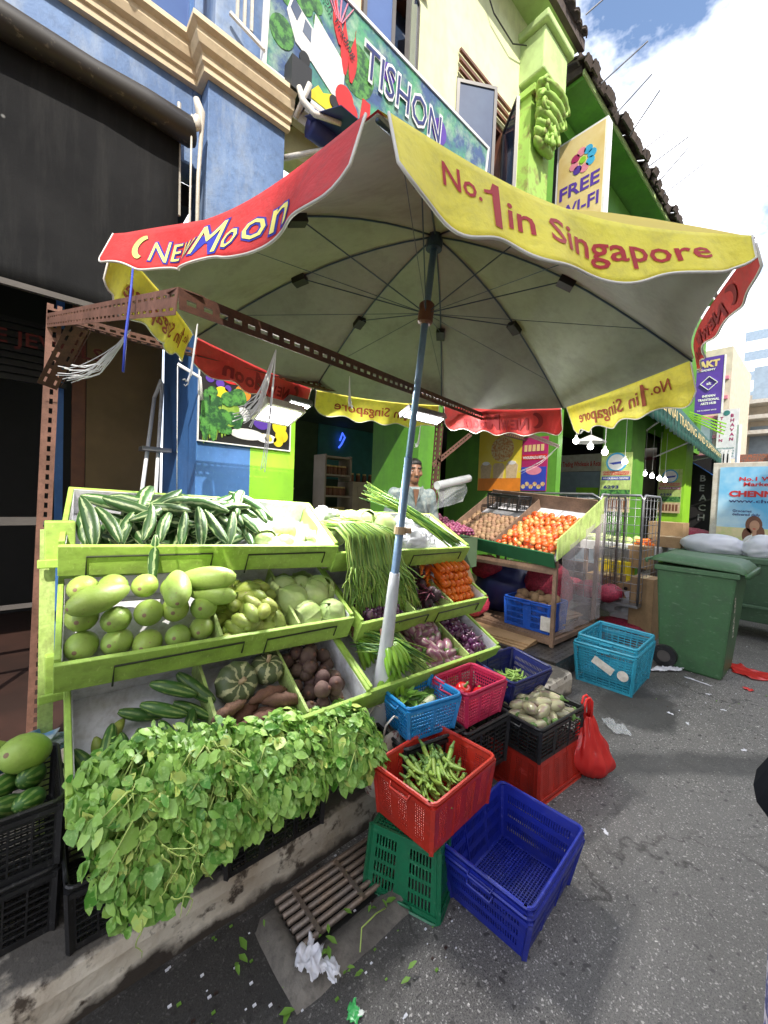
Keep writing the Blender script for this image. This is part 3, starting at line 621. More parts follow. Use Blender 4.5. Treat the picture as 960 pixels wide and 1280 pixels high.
for k in range(8):
    c=cols[k]
    g=MB(); g.grid(lambda u,v:val(k,.02+u*.96,v*valdrop(k,.02+u*.96)),96,10); vl=g.build('valance','valance_'+c,um,smooth=True,solid=.002)
    g=MB(); ring=[(.02,0)]; 
    pts=[val(k,.02,j/4*valdrop(k,.02)) for j in range(4)]+[val(k,.02+.96*i/64,valdrop(k,.02+.96*i/64)) for i in range(65)]+[val(k,.98,j/4*valdrop(k,.98)) for j in range(3,-1,-1)]
    g.tube(pts,.0032,5); g.build('piping','piping',vl,smooth=True)
    Lk=(RV[(k+1)%8]-RV[k%8]).length
    def mp(off): return lambda x,y:val(k,x/Lk,(HV-y)/HV*({1:1-.55*max(0,(x/Lk-.45)/.55)**1.3,2:.45,0:.72+.28*min(1,x/Lk*1.6)}.get(k,1)),off)
    def sub(gg): # refine lettering so that it follows the cloth
        return gg
    if c=='yellow':
        def put(gg,off):
            words(gg,'No.',.13*Lk,.088,.050,bold=.011,w=.095*Lk,map=mp(off)); gg.add([mp(off)(.232*Lk+x*Lk,y) for x,y in((0,.120),(.018,.126),(.026,.146),(.043,.146),(.043,.046),(.022,.046),(.022,.118),(0,.112))],[(0,1,6,7),(1,2,3,6),(3,4,5,6)])
            words(gg,'in Singapore',.295*Lk,.060,.066,bold=.011,w=.55*Lk,map=mp(off))
        g=MB(); put(g,.0028); g.build('lettering','print_red',vl)
        g=MB(); put(g,-.0045); g.build('show_through','print_through_red',vl)
    else:
        def put(gg,off,b,m):
            x=.245*Lk
            for ch,w_,h_ in (('N',.066,.078),('E',.044,.062),('W',.064,.066),('M',.100,.100),('o',.062,.080),('o',.064,.084),('n',.060,.088)):
                words(gg,ch,x-(.07*w_*Lk if m==1 else 0),.038+(0.006 if ch=='E' else 0),h_,bold=b,w=w_*Lk*(1.14 if m==1 else 1),slant=.05,map=mp(off)); x+=(w_+.016)*Lk
            a=[(.19*Lk+.042*math.cos(t)*1.0,.095+.050*math.sin(t)) for t in [PI*.45+i*PI*1.1/14 for i in range(15)]]; b2=[(.19*Lk+.022+.038*math.cos(t),.093+.038*math.sin(t)) for t in [PI*1.45-i*PI*.9/14 for i in range(15)]]
            pp=a+b2; o=len(gg.v); gg.add([mp(off)(x_,y_) for x_,y_ in pp],[(i,i+1,29-i-1,29-i) for i in range(14)])
        g=MB(); put(g,.0026,.045,1); g.build('letter_outline','print_blue',vl)
        g=MB(); put(g,.0038,.0,0); g.build('lettering','print_yellow',vl)
        g=MB(); put(g,-.0045,.03,1); g.build('show_through','print_through_dark',vl)
ax=(AP-n_*.02)
g=MB(); mid=AP.lerp(Pf,.40); g.tube([AP+n_*.01,mid],.016,14); g.tube([mid,AP.lerp(Pf,.97)],.0195,14); g.build('pole','pole_blue',um,smooth=True)
hub=AP-n_*.05; run=AP-n_*.36
g=MB(); 
for p,r_ in((hub,.038),(AP-n_*.02,.03)): g.tube([p-n_*.02,p+n_*.02],r_,14)
g.build('crown_hub','rib_blue',um,smooth=False)
g=MB(); g.tube([run-n_*.05,run-n_*.04,run+n_*.04,run+n_*.05],[.026,.036,.036,.026],14); g.build('runner','brown_frame',um)
for k in range(8):
    g=MB(); g.tube([ribpt(k,t/10*.985+.012)-n_*.012 for t in range(11)],.0042,6); rb=g.build('rib','rib_blue',um,smooth=True)
    j=ribpt(k,.52)-n_*.016; g=MB(); g.tube([run,j],.0026,6); g.tube([run-n_*.10*0,ribpt(k,.82)-n_*.016],.0014,5); g.build('strut','rib_blue',rb)
    d=(RV[k]-AP).normalized(); g=MB(); sdv=d.cross(n_).normalized(); g.bar(j-d*.035-n_*.012,j+d*.035-n_*.012,.05,.03,up=n_); g.build('joint_sleeve','black',rb)
g=MB()
q=PY(470,885,1.462); 
a_=AP.lerp(Pf,.615); b_=AP.lerp(Pf,.94)
g.tube([a_+(b_-a_)*t/8 for t in range(9)],[.024,.027,.029,.031,.035,.042,.052,.062,.066],16,caps=False); g.build('plastic_sleeve','plastic_wrap',um,smooth=True,solid=.002)
g=MB(); c_=AP.lerp(Pf,.535); g.tube([c_+n_*.018,c_-n_*.018],.03,12); g.tube([c_+V((.0,0,0)),c_+V((.045,-.03,0))],.014,8); g.build('clamp','lime_edge' if 0 else 'wood_pale',um)
# ================================================================== slotted steel frame
def angle_strip(g,p,q,dw,w,m=0,pitch=.045,hole=.026,rows=1):
    """one perforated flange from p to q, reaching w along dw"""
    p=V(p);q=V(q);d=q-p;L=d.length;d/=L;dw=V(dw);dw=(dw-d*d.dot(dw)).normalized();nn=d.cross(dw); t=.0022
    def cell(a,b,c,e):
        vs=[p+d*x+dw*y+nn*z for z in(-t/2,t/2) for y in(c,e) for x in(a,b)]; g.add(vs,[(0,2,3,1),(4,5,7,6),(0,1,5,4),(2,6,7,3),(0,4,6,2),(1,3,7,5)],m)
    ys=[0]; hw=w*.20/rows*1.2
    for r_ in range(rows): c=w*(r_+.55)/rows; ys+=[c-hw/2,c+hw/2]
    ys.append(w)
    for i in range(0,len(ys)-1):
        if i%2==0: cell(0,L,ys[i],ys[i+1])
        else:
            x=0
            while x<L:
                e=min(L,x+pitch-hole); cell(x,e,ys[i],ys[i+1]); x+=pitch
def angle(g,p,q,d1,d2,w=.05,m=0,w2=None,pitch=.045,rows=1): angle_strip(g,p,q,d1,w,m,pitch,rows=rows); angle_strip(g,p,q,d2,w2 or w,m,pitch)
fr=thing('steel_frame','rusty brown slotted angle frame carried on posts over the vegetable stall','frame',(0,0,0))
YB=2.50; YF=1.05
pb=PY(31,935,YB); pt=PY(59,400,YB); pb=V((pb.x,YB,.175)); 
g=MB(); angle(g,pb,(pt.x,YB,pt.z+.08),(1,0,0),(0,1,0),.055); g.build('post','angle_light',fr)
p2=PY(535,660,YB); p2t=PY(550,530,YB)
g=MB(); angle(g,(p2.x,YB,.175),(p2t.x,YB,p2t.z+.1),(1,0,0),(0,1,0),.055); g.build('post','angle_steel',fr)
A=PY(223,359,YF); Bp=PY(699,556,2.70)
g=MB(); angle(g,A,Bp,(0,0,-1),(0,1,0),.05); g.build('front_beam','angle_steel',fr)
Ck=V((pt.x,YB,pt.z)); 
g=MB(); angle(g,V((Ck.x,YB,Ck.z+.03)),A,(0,0,-1),(1,0,0),.062,rows=2); g.build('end_beam','angle_light',fr)
Db=PY(655,548,YB)
g=MB(); angle(g,Ck,V((Db.x,YB,(p2t.z+Ck.z)/2)),(0,0,1),(0,-1,0),.05); g.build('back_beam','angle_steel',fr)
b0=PY(46,478,YB-.06); b1=PY(85,402,2.25); g=MB(); angle_strip(g,b0,b1,(1,0,0),.075,rows=2); angle_strip(g,b0+V((.085,0,0)),b1+V((.085,0,0)),(0,1,0),.04); g.build('brace','angle_steel',fr)
g=MB(); angle_strip(g,PY(542,585,YB),PY(590,545,YB),(0,0,1),.05); g.build('brace','angle_light',fr)
# strings and wires
def strings(p,q,n,spread,name,label,c='white_paint',sag=.05,r_=.0016,cat='string'):
    g=MB(); p=V(p);q=V(q)
    for k in range(n):
        e=q+V((rnd(-spread,spread),rnd(-spread,spread)*.5,rnd(-spread,spread))); pts=[]
        for i in range(7):
            t=i/6; x=p.lerp(e,t); x.z-=sag*math.sin(PI*t)*rnd(.8,1.2); x+=V((rnd(-1,1),rnd(-1,1),rnd(-1,1)))*spread*.12*t; pts.append(x)
        g.tube(pts,r_,4)
    return tag(g.build(name,c),label,cat)
strings(PY(163,412,1.6),PY(85,466,2.0),16,.035,'plastic_string','hank of white plastic string tied under the left end beam')
strings(PY(345,437,1.18),PY(302,522,1.22),16,.03,'plastic_string','frayed white string bundle hanging from the front beam left of the square lamp')
strings(PY(345,437,1.18),PY(328,588,1.20),3,.012,'plastic_string','pale tape hanging long past the square lamp')
strings(PY(247,405,1.07),PY(232,478,1.07),4,.008,'plastic_string','short white tape hanging from the corner of the steel frame')
strings(PY(437,470,1.28),PY(438,505,1.28),10,.012,'plastic_string','small knot of white string on the front beam')
strings(PY(700,556,2.7),PY(650,590,2.6),5,.03,'plastic_string','white twine trailing from the far end of the front beam')
strings(PY(526,530,1.6),PY(520,555,1.6),9,.02,'plastic_string','tangle of white string below the tube lamp behind the pole')
g=MB(); g.tube([PY(166,336,1.3),PY(163,372,1.3),PY(157,420,1.3),PY(154,465,1.3)],[.0025,.0035,.004,.0035],6); tag(g.build('blue_rope','royal',None,smooth=True),'thin blue rope hanging down from the parasol edge','rope')
# lamps the photograph shows lit
def lampbox(px,py,Y,w,l,label,rz=0,shade=True):
    p=PY(px,py,Y); t_=thing('stall_lamp',label,'lamp',M=TR(*p)@RZ(rz)@RX(R(-24)))
    g=MB(); g.box(-w/2,w/2,-l/2,l/2,-.011,-.008); g.build('lit_panel','lamp_white',t_)
    g=MB(); 
    for a,b,c,d in((-w/2-.02,-w/2,-l/2-.02,l/2+.02),(w/2,w/2+.02,-l/2-.02,l/2+.02),(-w/2,w/2,-l/2-.02,-l/2),(-w/2,w/2,l/2,l/2+.02)): g.box(a,b,c,d,-.008,.03)
    g.box(-w/2,w/2,-l/2,l/2,.005,.03); g.build('housing','old_white' if shade else 'metal_grey',t_)
    g=MB(); g.tube([(0,0,.03),(0,.10,.25)],.003,5); g.build('cord','black',t_)
    ld=bpy.data.lights.new('lamp_light','AREA'); ld.shape='RECTANGLE'; ld.size=w; ld.size_y=l; ld.energy=LAMP; ld.color=(1,.98,.94); lo=bpy.data.objects.new('lamp_light',ld); C.objects.link(lo); lo.parent=t_; lo.location=(0,0,-.02)
LAMP=13
lampbox(348,518,1.95,.20,.12,'square white lamp lit over the striped gourds',R(10))
lampbox(530,521,1.98,.34,.07,'long white tube lamp lit behind the blue pole',0,False)
lampbox(374,505,2.5,.16,.03,'thin strip lamp lit behind the square lamp',R(10),False)
bm=MB(); bm.ell((0,0,0),(.045,.045,.05),12,8); bm2=MB(); bm2.tube([(0,0,.05),(0,0,1.0)],.004,5); bm2.tube([(0,0,.04),(0,0,.09)],.02,8)
bt=thing('pendant_bulb','','bulb'); bm.build('bulb','bulb_glow',bt,smooth=True); bm2.build('cord','white_paint',bt)
PB=Proto(bt)
for i,(px,py) in enumerate(((697,543),(720,551),(738,558),(756,565))): PB.put(TR(*PX(px,py,6.6)),'bare round bulb, %s from the left of the row of four behind the tomato stand'%('first','second','third','fourth')[i],'bulb','bare bulbs over the tomato stand')
for i,(px,py) in enumerate(((806,592),(815,595),(824,598),(831,600))): PB.put(TR(*PX(px,py,10.2)),'small far bulb, %s from the left of the row under the green awning'%('first','second','third','fourth')[i],'bulb','bare bulbs under the awning')
PB.put(TR(*PX(781,577,7.6)),'single round bulb in front of the round logo poster','bulb')
g=MB(); g.lathe([(.25,0),(.24,.02),(.03,.12),(.0,.12)],20,0,TR(*PX(738,553,7.2))); tag(g.build('lamp_shade','white_paint',None,smooth=True),'flat white conical lamp shade above the third bare bulb','lamp shade')
# ================================================================== produce materials
def stripemat(name,dark,pale,n,rough=.35,width=.25,speck=0,soft=.12,rnd_=.12,axis='X',wob=.35):
    m,t,p,o=nt(name); uv=N(t,'ShaderNodeUVMap'); sx=N(t,'ShaderNodeSeparateXYZ'); t.links.new(uv.outputs[0],sx.inputs[0])
    tc=N(t,'ShaderNodeTexCoord'); nz=noi(t,26,3,vec=tc.outputs['Object'])
    ph_=math_(t,'ADD',math_(t,'MULTIPLY',sx.outputs[axis],2*PI*n),math_(t,'MULTIPLY',math_(t,'SUBTRACT',nz,.5),wob*8))
    f=ramp(t,math_(t,'SINE',ph_),1-2*width-soft,1-2*width+soft)
    if speck: f=math_(t,'MULTIPLY',f,ramp(t,noi(t,speck,4,vec=tc.outputs['Object']),.42,.55))
    c=mix(t,f,dark,pale); c=mix(t,ramp(t,noi(t,12,4,vec=tc.outputs['Object']),.4,.75),c,tuple(x*.7 for x in dark))
    oi=N(t,'ShaderNodeObjectInfo'); h=N(t,'ShaderNodeHueSaturation'); mr=N(t,'ShaderNodeMapRange'); t.links.new(oi.outputs['Random'],mr.inputs[0]); mr.inputs[3].default_value=1-rnd_; mr.inputs[4].default_value=1+rnd_
    t.links.new(mr.outputs[0],h.inputs['Value']); t.links.new(c,h.inputs['Color']); t.links.new(h.outputs[0],p.inputs['Base Color']); p.inputs['Roughness'].default_value=rough
    return m
stripemat('striped_gourd',(.035,.10,.022),(.42,.52,.26),5,.45,.20,0,.18,.3,wob=.55)
stripemat('cucumber_skin',(.05,.14,.025),(.34,.46,.13),8,.45,.34,9,.3,.25)
stripemat('pumpkin_skin',(.10,.13,.055),(.55,.54,.30),8,.5,.22,0,.2,.05,wob=.9)
stripemat('brinjal_skin',(.24,.09,.14),(.46,.44,.30),5,.3,.30,22,.4,.25,wob=1.2)
stripemat('pale_brinjal_skin',(.46,.44,.26),(.30,.12,.19),4,.28,.22,18,.4,.15,wob=1.4)
mat('bottle_gourd',(.29,.43,.075),.45,(.40,.54,.13),9,rnd=.14,fine=.15,bump=.15,bscale=60,spots=((.30,.26,.10),45,.13),stain=((.26,.38,.08),(14,14,14),.5)); mat('gourd_scar',(.30,.20,.12),.8)
mat('pale_gourd',(.42,.52,.14),.3,(.34,.46,.10),8,rnd=.05)
mat('chayote',(.33,.38,.08),.5,(.20,.27,.04),10,rnd=.2,bump=.3,spots=((.20,.14,.05),50,.18)); mat('cabbage',(.58,.68,.30),.5,(.42,.58,.18),9,rnd=.1,bump=.5,bscale=20)
mat('tuber',(.20,.095,.06),.8,(.13,.06,.04),16,fine=.5,rnd=.15,bump=.4); mat('beetroot',(.085,.045,.04),.75,(.14,.085,.065),14,fine=.35,rnd=.25,bump=.4,bscale=50)
mat('beet_dark',(.07,.035,.045),.6,(.04,.02,.025),14,rnd=.2); mat('beet_stem',(.16,.02,.05),.6)
mat('carrot',(.80,.19,.015),.45,(.68,.14,.01),22,rnd=.1,bump=.2,bscale=90); mat('aubergine',(.07,.012,.055),.14,(.10,.02,.08),8,rnd=.3,coat=.5); mat('calyx',(.10,.20,.04),.6)
mat('calyx_purple',(.16,.08,.12),.6)
mat('green_banana',(.22,.42,.03),.4,(.17,.35,.025),12,rnd=.1); mat('bean',(.30,.45,.07),.45,(.17,.30,.035),10,.35,.65); mat('bean_dark',(.14,.26,.04),.5,(.09,.19,.03),12); mat('bean_pale',(.38,.50,.12),.45)
mat('chive',(.045,.14,.02),.4,(.07,.20,.03),10); mat('pod',(.28,.44,.10),.45,(.20,.34,.06),14,rnd=.15); mat('okra',(.24,.36,.06),.5,(.17,.28,.04),16,rnd=.2)
mat('radish',(.70,.70,.48),.35,(.60,.64,.36),6); mat('bitter_gourd',(.10,.24,.03),.4,(.05,.15,.02),40,bump=1,bscale=60); mat('leaf_light',(.20,.38,.06),.5,(.14,.30,.04),8,trans=.3)
mat('capsicum',(.55,.012,.012),.12,coat=.6); mat('stem_green',(.14,.26,.05),.6)
mat('tomato',(.58,.05,.015),.2,(.60,.16,.03),9,.3,.7,rnd=.14,coat=.4); mat('tomato_pale',(.60,.20,.06),.22,(.60,.34,.10),9,rnd=.1,coat=.4)
mat('sapodilla',(.33,.20,.115),.8,(.26,.155,.09),18,rnd=.2,fine=.2); mat('coconut',(.26,.16,.09),.9,(.20,.12,.07),20,rnd=.15,fine=.3,bump=.5); mat('red_onion',(.15,.025,.07),.35,(.24,.05,.11),14,rnd=.25)
m,t,p,o=nt('amaranth'); at=N(t,'ShaderNodeVertexColor',layer_name='tone'); 
sxa=N(t,'ShaderNodeSeparateColor'); t.links.new(at.outputs[0],sxa.inputs[0]); c=mix(t,at.outputs[0],(.07,.25,.022),(.44,.70,.15)); c=mix(t,ramp(t,sxa.outputs[0],.93,.97),c,(.55,.66,.16)); c=mix(t,ramp(t,noi(t,60,2),.5,.75),c,(.42,.66,.20)); c=mix(t,ramp(t,noi(t,25,3),.62,.72),c,(.22,.34,.06)); t.links.new(c,p.inputs['Base Color']); p.inputs['Roughness'].default_value=.42
tr=N(t,'ShaderNodeBsdfTranslucent'); t.links.new(c,tr.inputs[0]); ms=N(t,'ShaderNodeMixShader'); ms.inputs[0].default_value=.18; t.links.new(p.outputs[0],ms.inputs[1]); t.links.new(tr.outputs[0],ms.inputs[2]); t.links.new(ms.outputs[0],o.inputs[0])
# ================================================================== slanted display trays
def tray(label,PL,PR,name='display_tray',D=.42,H=.105,tilt=27,divs=(),rails=((.12,.44),(.56,.92)),boardmat='lime_paint',inner='white_board',backH=None,group='slanted lime green display trays',leftlip=True):
    PL=V(PL);PR=V(PR); x=(PR-PL); W=x.length; x.normalize(); yh=V((0,0,1)).cross(x).normalized(); up=x.cross(yh)
    y=yh*math.cos(R(tilt))+up*math.sin(R(tilt)); M=frame(PL,x,y); t_=thing(name,label,'display tray',M=M,group=group); T=.018; backH=backH or H+.01
    g=MB(); g.box(-T,W+T,-T,0,-T,H); g.build('front_board',boardmat,t_,bevel=.003)
    for a in(-T,W): g=MB(); g.box(a,a+T,.001,D,-T,H+.012); g.build('side_board',boardmat,t_,bevel=.003)
    g=MB(); g.box(-T,W+T,D,D+T,-T,backH); g.build('back_board',boardmat,t_,bevel=.003)
    g=MB(); g.box(.001,W-.001,.001,D-.001,-.01,-.001); g.box(.001,W-.001,D-.005,D-.001,0,backH-.002); g.box(.001,.004,.004,D-.006,0,H); g.box(W-.004,W-.001,.004,D-.006,0,H); g.box(.004,W-.004,.001,.004,0,H-.012); g.build('liner',inner,t_)
    for d in divs: g=MB(); g.box(d*W-.006,d*W+.006,.005,D-.006,0,H); g.build('divider','lime_edge',t_)
    for a,b in rails:
        g=MB(); q=-T-.004; g.tube([(a*W,q,-T-.012),(a*W,q,H*.62),(b*W,q,H*.70),(b*W,q,H*.15)],.0038,5); g.build('price_rail','black_wire',t_,smooth=False)
    return M,W,D,H,t_
U1=[]
l=PY(80,712,1.90); r_=PY(411,703,1.78); T11=tray('top tray of the left stand, piled with striped gourds',l,r_,rails=((.06,.46),(.60,.95)),H=.115)
l=PY(75,856,1.66); r_=PY(430,790,1.60); T12=tray('middle tray of the left stand, holding bottle gourds, chayotes and cabbages',l,r_,divs=(.45,.755),rails=((.13,.53),(.62,.93)))
l=V((.10,1.43,.55)); r_=PY(450,885,1.39); T13=tray('bottom tray of the left stand, behind the leafy greens',l,r_,divs=(.40,.72),rails=())
r_=PY(576,698,1.74); l=V((r_.x-1.06,1.78,r_.z+.02)); T21=tray('top tray of the right stand, with long beans, bagged cabbages and chives',l,r_,rails=((.52,.94),))
r_=PY(598,760,1.60); l=PY(446,796,1.60); T22=tray('middle tray of the right stand, holding beetroot and carrots',l,r_,divs=(.36,.68),rails=((.12,.46),(.55,.93)))
l=PY(456,880,1.40); r_=PY(612,822,1.40); T23=tray('bottom tray of the right stand, with green bananas and brinjals',l,r_,divs=(.38,.72),rails=())
# stands that carry the trays
def stand(label,x0,x1,z_top,yb):
    st=thing('tray_stand',label,'stand')
    for x in(x0,x1):
        g=MB(); g.box(x,x+.035,yb,yb+.05,.172,z_top); g.box(x,x+.035,yb-.42,yb-.37,.172,z_top-.5); g.build('upright','lime_edge',st,bevel=.003)
    for i,(z,y) in enumerate(((.62,yb-.35),(.90,yb-.2),(1.2,yb))):
        if z<z_top: g=MB(); g.box(x0+.036,x1-.001,y,y+.04,z-.10,z-.05); g.build('cross_rail','lime_paint',st)
    return st
stand('lime timber stand under the left trays, with a tall end ladder',.12,1.20,1.15,2.20); stand('lime timber stand under the right trays',1.32,2.32,1.1,2.2)
sl=thing('end_ladder','narrow lime timber ladder standing between the rusty post and the left trays','ladder')
a=PY(60,662,1.95); b=PY(55,948,1.95)
g=MB(); g.bar(V((b.x,1.95,.175)),a,.045,.03,up=V((0,-1,0))); g.build('upright','lime_edge',sl)
for py in(700,862): q=PY(70,py,1.95); g=MB(); g.box(q.x-.035,q.x+.055,1.90,1.97,q.z,q.z+.15); g.box(q.x-.055,q.x+.07,1.885,1.90,q.z-.02,q.z+.012); g.build('step_block','lime_paint',sl,bevel=.004)
# ================================================================== produce prototypes
def tubeproto(name,pts,rs,m,n=12,uv=True,smooth=True,mats=None): g=MB(); g.tube(pts,rs,n); return g.build(name,m,None,smooth=smooth)
def gourd_rs(n,r,p0=.5,neck=0): return [max(.002,r*(math.sin(PI*(.02+.96*i/(n-1)))**p0)*(1-neck*(i/(n-1)))) for i in range(n)]
def curve(L,bend,n=12): return [(bend*math.sin(PI*i/(n-1)),0,L*(i/(n-1)-.5)) for i in range(n)]
PR={}
PR['sg1']=Proto(tubeproto('striped_gourd',curve(.25,.014),gourd_rs(12,.032,.5),'striped_gourd',16))
PR['sg2']=Proto(tubeproto('striped_gourd',curve(.28,.03),gourd_rs(12,.029,.5),'striped_gourd',16))
bq=MB(); bq.tube(curve(.155,.0,14),[.056*(math.sin(PI*(.02+.96*i/13))**.5)*(1-.10*(1-i/13)) for i in range(14)],18); bq_=bq.build('bottle_gourd','bottle_gourd',None,smooth=True)
sc=MB(); sc.lathe([(.0,.0785),(.007,.0782),(.010,.0765)],9); sc.build('blossom_scar','gourd_scar',bq_,smooth=True); PR['bq']=Proto(bq_)
bgm=MB(); bgm.tube(curve(.24,.0,16),[.058*(math.sin(PI*(.015+.97*i/15))**.45)*(1-.28*(1-i/15)**1.5) for i in range(16)][::1],18); bg_=bgm.build('bottle_gourd','bottle_gourd',None,smooth=True)
sc=MB(); sc.lathe([(.0,.1205),(.007,.1203),(.009,.1185)],9); sc.build('blossom_scar','gourd_scar',bg_,smooth=True); PR['bg']=Proto(bg_)
PR['ch']=Proto(tubeproto('chayote',curve(.115,0,10),[.032*(math.sin(PI*(.03+.94*i/9))**.55)*(.78+.35*i/9) for i in range(10)],'chayote',12))
def cabmesh():
    g=MB(); g.ell((0,0,0),(.082,.082,.074),20,14,fn=lambda p:p*(1+.07*noise.noise(p*18)))
    for k in range(6):
        M_=RZ(k*1.05+rnd(-.2,.2))@RX(rnd(-.3,.3)); g.grid(lambda u,v:M_@(V((math.sin(.15+v*1.9)*math.cos((u-.5)*2.2),math.sin(.15+v*1.9)*math.sin((u-.5)*2.2),-math.cos(.15+v*1.9)))*(.085+.004*k+.006*math.sin(u*14+k)*v)),10,8)
    return g.build('cabbage','cabbage',None,smooth=True)
PR['cb']=Proto(cabmesh())
PR['cu']=Proto(tubeproto('cucumber',curve(.21,.008),gourd_rs(12,.031,.4),'cucumber_skin',16))
def pum():
    g=MB(); prof=[(.088*math.sin(PI*i/14)**.75+.0005,-.062*math.cos(PI*i/14)) for i in range(15)]
    g.lathe(prof,40,fn=lambda p,a,t_:V((p.x*(1-.06*abs(math.sin(a*5))),p.y*(1-.06*abs(math.sin(a*5))),p.z*(1-.25*math.exp(-((p.x**2+p.y**2)/.0012)))))); b=g.build('pumpkin','pumpkin_skin',None,smooth=True)
    g=MB(); g.tube([(0,0,.035),(.004,0,.06),(.012,0,.078)],[.014,.009,.011],8); g.build('stalk','wood_pale',b,smooth=True); return b
PR['pu']=Proto(pum())
PR['sp']=Proto(tubeproto('tuber',curve(.17,.012,12),[.028*(math.sin(PI*(.03+.94*i/11))**.7)*(1+.15*math.sin(i*2.3)) for i in range(12)],'tuber',12))
def lump(name,r,m,nz=.08,f=14,fl=1,n=14):
    g=MB(); g.ell((0,0,0),(r,r,r*fl),n,max(6,n-5),fn=lambda p:p*(1+nz*noise.noise(p*f/ r*.05+V((r*99,0,0))))); return g.build(name,m,None,smooth=True)
bt_=lump('beetroot',.036,'beetroot',.16,20,.92); g=MB(); g.tube([(0,0,.026),(.002,0,.036)],[.011,.008],7); g.build('stem_stub','tuber',bt_,smooth=True); PR['be']=Proto(bt_)
bd_=lump('beetroot',.037,'beet_dark',.1,20,1.05); g=MB(); g.tube([(0,0,-.03),(.004,0,-.06),(.012,0,-.10)],[.01,.004,.001],6)
for k in range(5): a=k*1.3; g.tube([(0,0,.03),(.015*math.cos(a),.015*math.sin(a),.08),(.05*math.cos(a),.05*math.sin(a),.14+.01*k)],[.005,.004,.002],5)
g.build('stems','beet_stem',bd_,smooth=True); PR['bd']=Proto(bd_)
PR['ca']=Proto(tubeproto('carrot',curve(.19,.006,12),[.0225*min(1,((11-i)/11*1.0+.12))**.7*(1 if i>0 else .7) for i in range(12)],'carrot',10))
def withcal(name,pts,rs,m,cal='calyx',cr=.016,n=12):
    g=MB(); g.tube(pts,rs,n); b=g.build(name,m,None,smooth=True); p=V(pts[-1]); r_=rs[-3]
    g=MB(); g.tube([p-V((0,0,.012)),p-V((0,0,.002)),p+V((0,0,.006)),p+V((.003,0,.028))],[r_*1.02,r_*.85,.005,.004],8); g.build('calyx',cal,b,smooth=True); return b
PR['br']=Proto(withcal('brinjal',curve(.12,.004,10),[.031*(math.sin(PI*(.04+.93*i/9))**.5)*(1.1-.25*i/9) for i in range(10)],'brinjal_skin'))
PR['pb']=Proto(withcal('pale_brinjal',curve(.13,.006,10),[.032*(math.sin(PI*(.04+.93*i/9))**.5)*(1.1-.3*i/9) for i in range(10)],'pale_brinjal_skin'))
PR['au']=Proto(withcal('small_aubergine',curve(.055,.002,8),[.0215*(math.sin(PI*(.05+.9*i/7))**.5)*(1.1-.2*i/7) for i in range(8)],'aubergine',cal='calyx_purple',n=10))
PR['to']=Proto(lump('tomato',.032,'tomato',.04,10,.88)); PR['tp']=Proto(lump('tomato',.030,'tomato_pale',.04,10,.9)); PR['sa']=Proto(lump('sapodilla',.029,'sapodilla',.08,10,1.05,12))
PR['co']=Proto(lump('yam_tuber',.062,'coconut',.22,12,.8)); PR['on']=Proto(lump('red_onion',.019,'red_onion',.06,10,.9,9))
PR['ok']=Proto(withcal('okra_pod',curve(.105,.012,8),[.0015+.0095*(i/7)**.6 if i<6 else .009-.002*(i-6) for i in range(8)],'okra',n=6))
PR['pd']=Proto(tubeproto('flat_bean_pod',curve(.095,.012,8),[.0075*math.sin(PI*(.06+.88*i/7))**.6 for i in range(8)],'pod',6))
def cap_():
    g=MB(); g.lathe([(.001,-.03),(.022,-.036),(.038,-.02),(.042,.01),(.036,.034),(.015,.038),(.001,.028)],24,fn=lambda p,a,t_:V((p.x*(1-.12*abs(math.sin(a*1.5))),p.y*(1-.12*abs(math.sin(a*1.5))),p.z))); b=g.build('red_capsicum','capsicum',None,smooth=True)
    g=MB(); g.tube([(0,0,.026),(.003,0,.042),(.012,0,.06)],[.012,.006,.007],7); g.build('stalk','stem_green',b,smooth=True); return b
PR['cp']=Proto(cap_())
PR['ra']=Proto(withcal('white_radish',curve(.19,.012,12),[.003+.024*(math.sin(PI*(.5*min(1,i/8))))**.7*(1 if i<10 else .8) for i in range(12)],'radish',cal='stem_green'))
PR['bi']=Proto(tubeproto('bitter_gourd',curve(.19,.02),gourd_rs(12,.022,.7),'bitter_gourd',12))
def lie(x,y,z,az,pitch=0,roll=None): # long axis z laid along direction az in the tray plane
    return TR(x,y,z)@RZ(az)@RY(PI/2-pitch)@RZ(rnd(0,6.28) if roll is None else roll)
def rnd_rot(): return RZ(rnd(0,6.28))@RX(rnd(0,6.28))@RZ(rnd(0,6.28))
ordn=['first','second','third','fourth','fifth','sixth','seventh','eighth','ninth','tenth','eleventh']
def pile(T,xr,yr,r,layers,key,label,cat,group,jit=.25,orient=None,tall=1,scale=(.88,1.12),drop=.12,n0=None,every=1,cone=True,keys=None,zb=0,sp=1.9):
    """heap round produce in the tray's own plane, in close packed layers"""
    M=T[0]; cnt=0
    for L_ in range(layers):
        x0=xr[0]+r*(.9+.7*L_*cone); x1=xr[1]-r*(.9+.7*L_*cone); y0=yr[0]+r*(.9+.35*L_); y1=yr[1]-r*(.9+.9*L_*cone)
        row=0; y=y0
        while y<=y1+1e-6:
            x=x0+(row%2)*r*sp/2+(L_%2)*r*sp/3
            while x<=x1+1e-6:
                if random.random()>drop:
                    X=x+rnd(-jit,jit)*r; Y=y+rnd(-jit,jit)*r; Z=zb+r*(.95+1.25*L_*tall)+rnd(0,.3)*r
                    o_=orient(X,Y) if orient else rnd_rot()
                    kk=random.choice(keys) if keys else key; PR[kk].put(M@TR(X,Y,Z)@o_@SC(rnd(*scale)),label,cat,group); cnt+=1
                x+=r*sp
            y+=r*sp*.9; row+=1
    return cnt
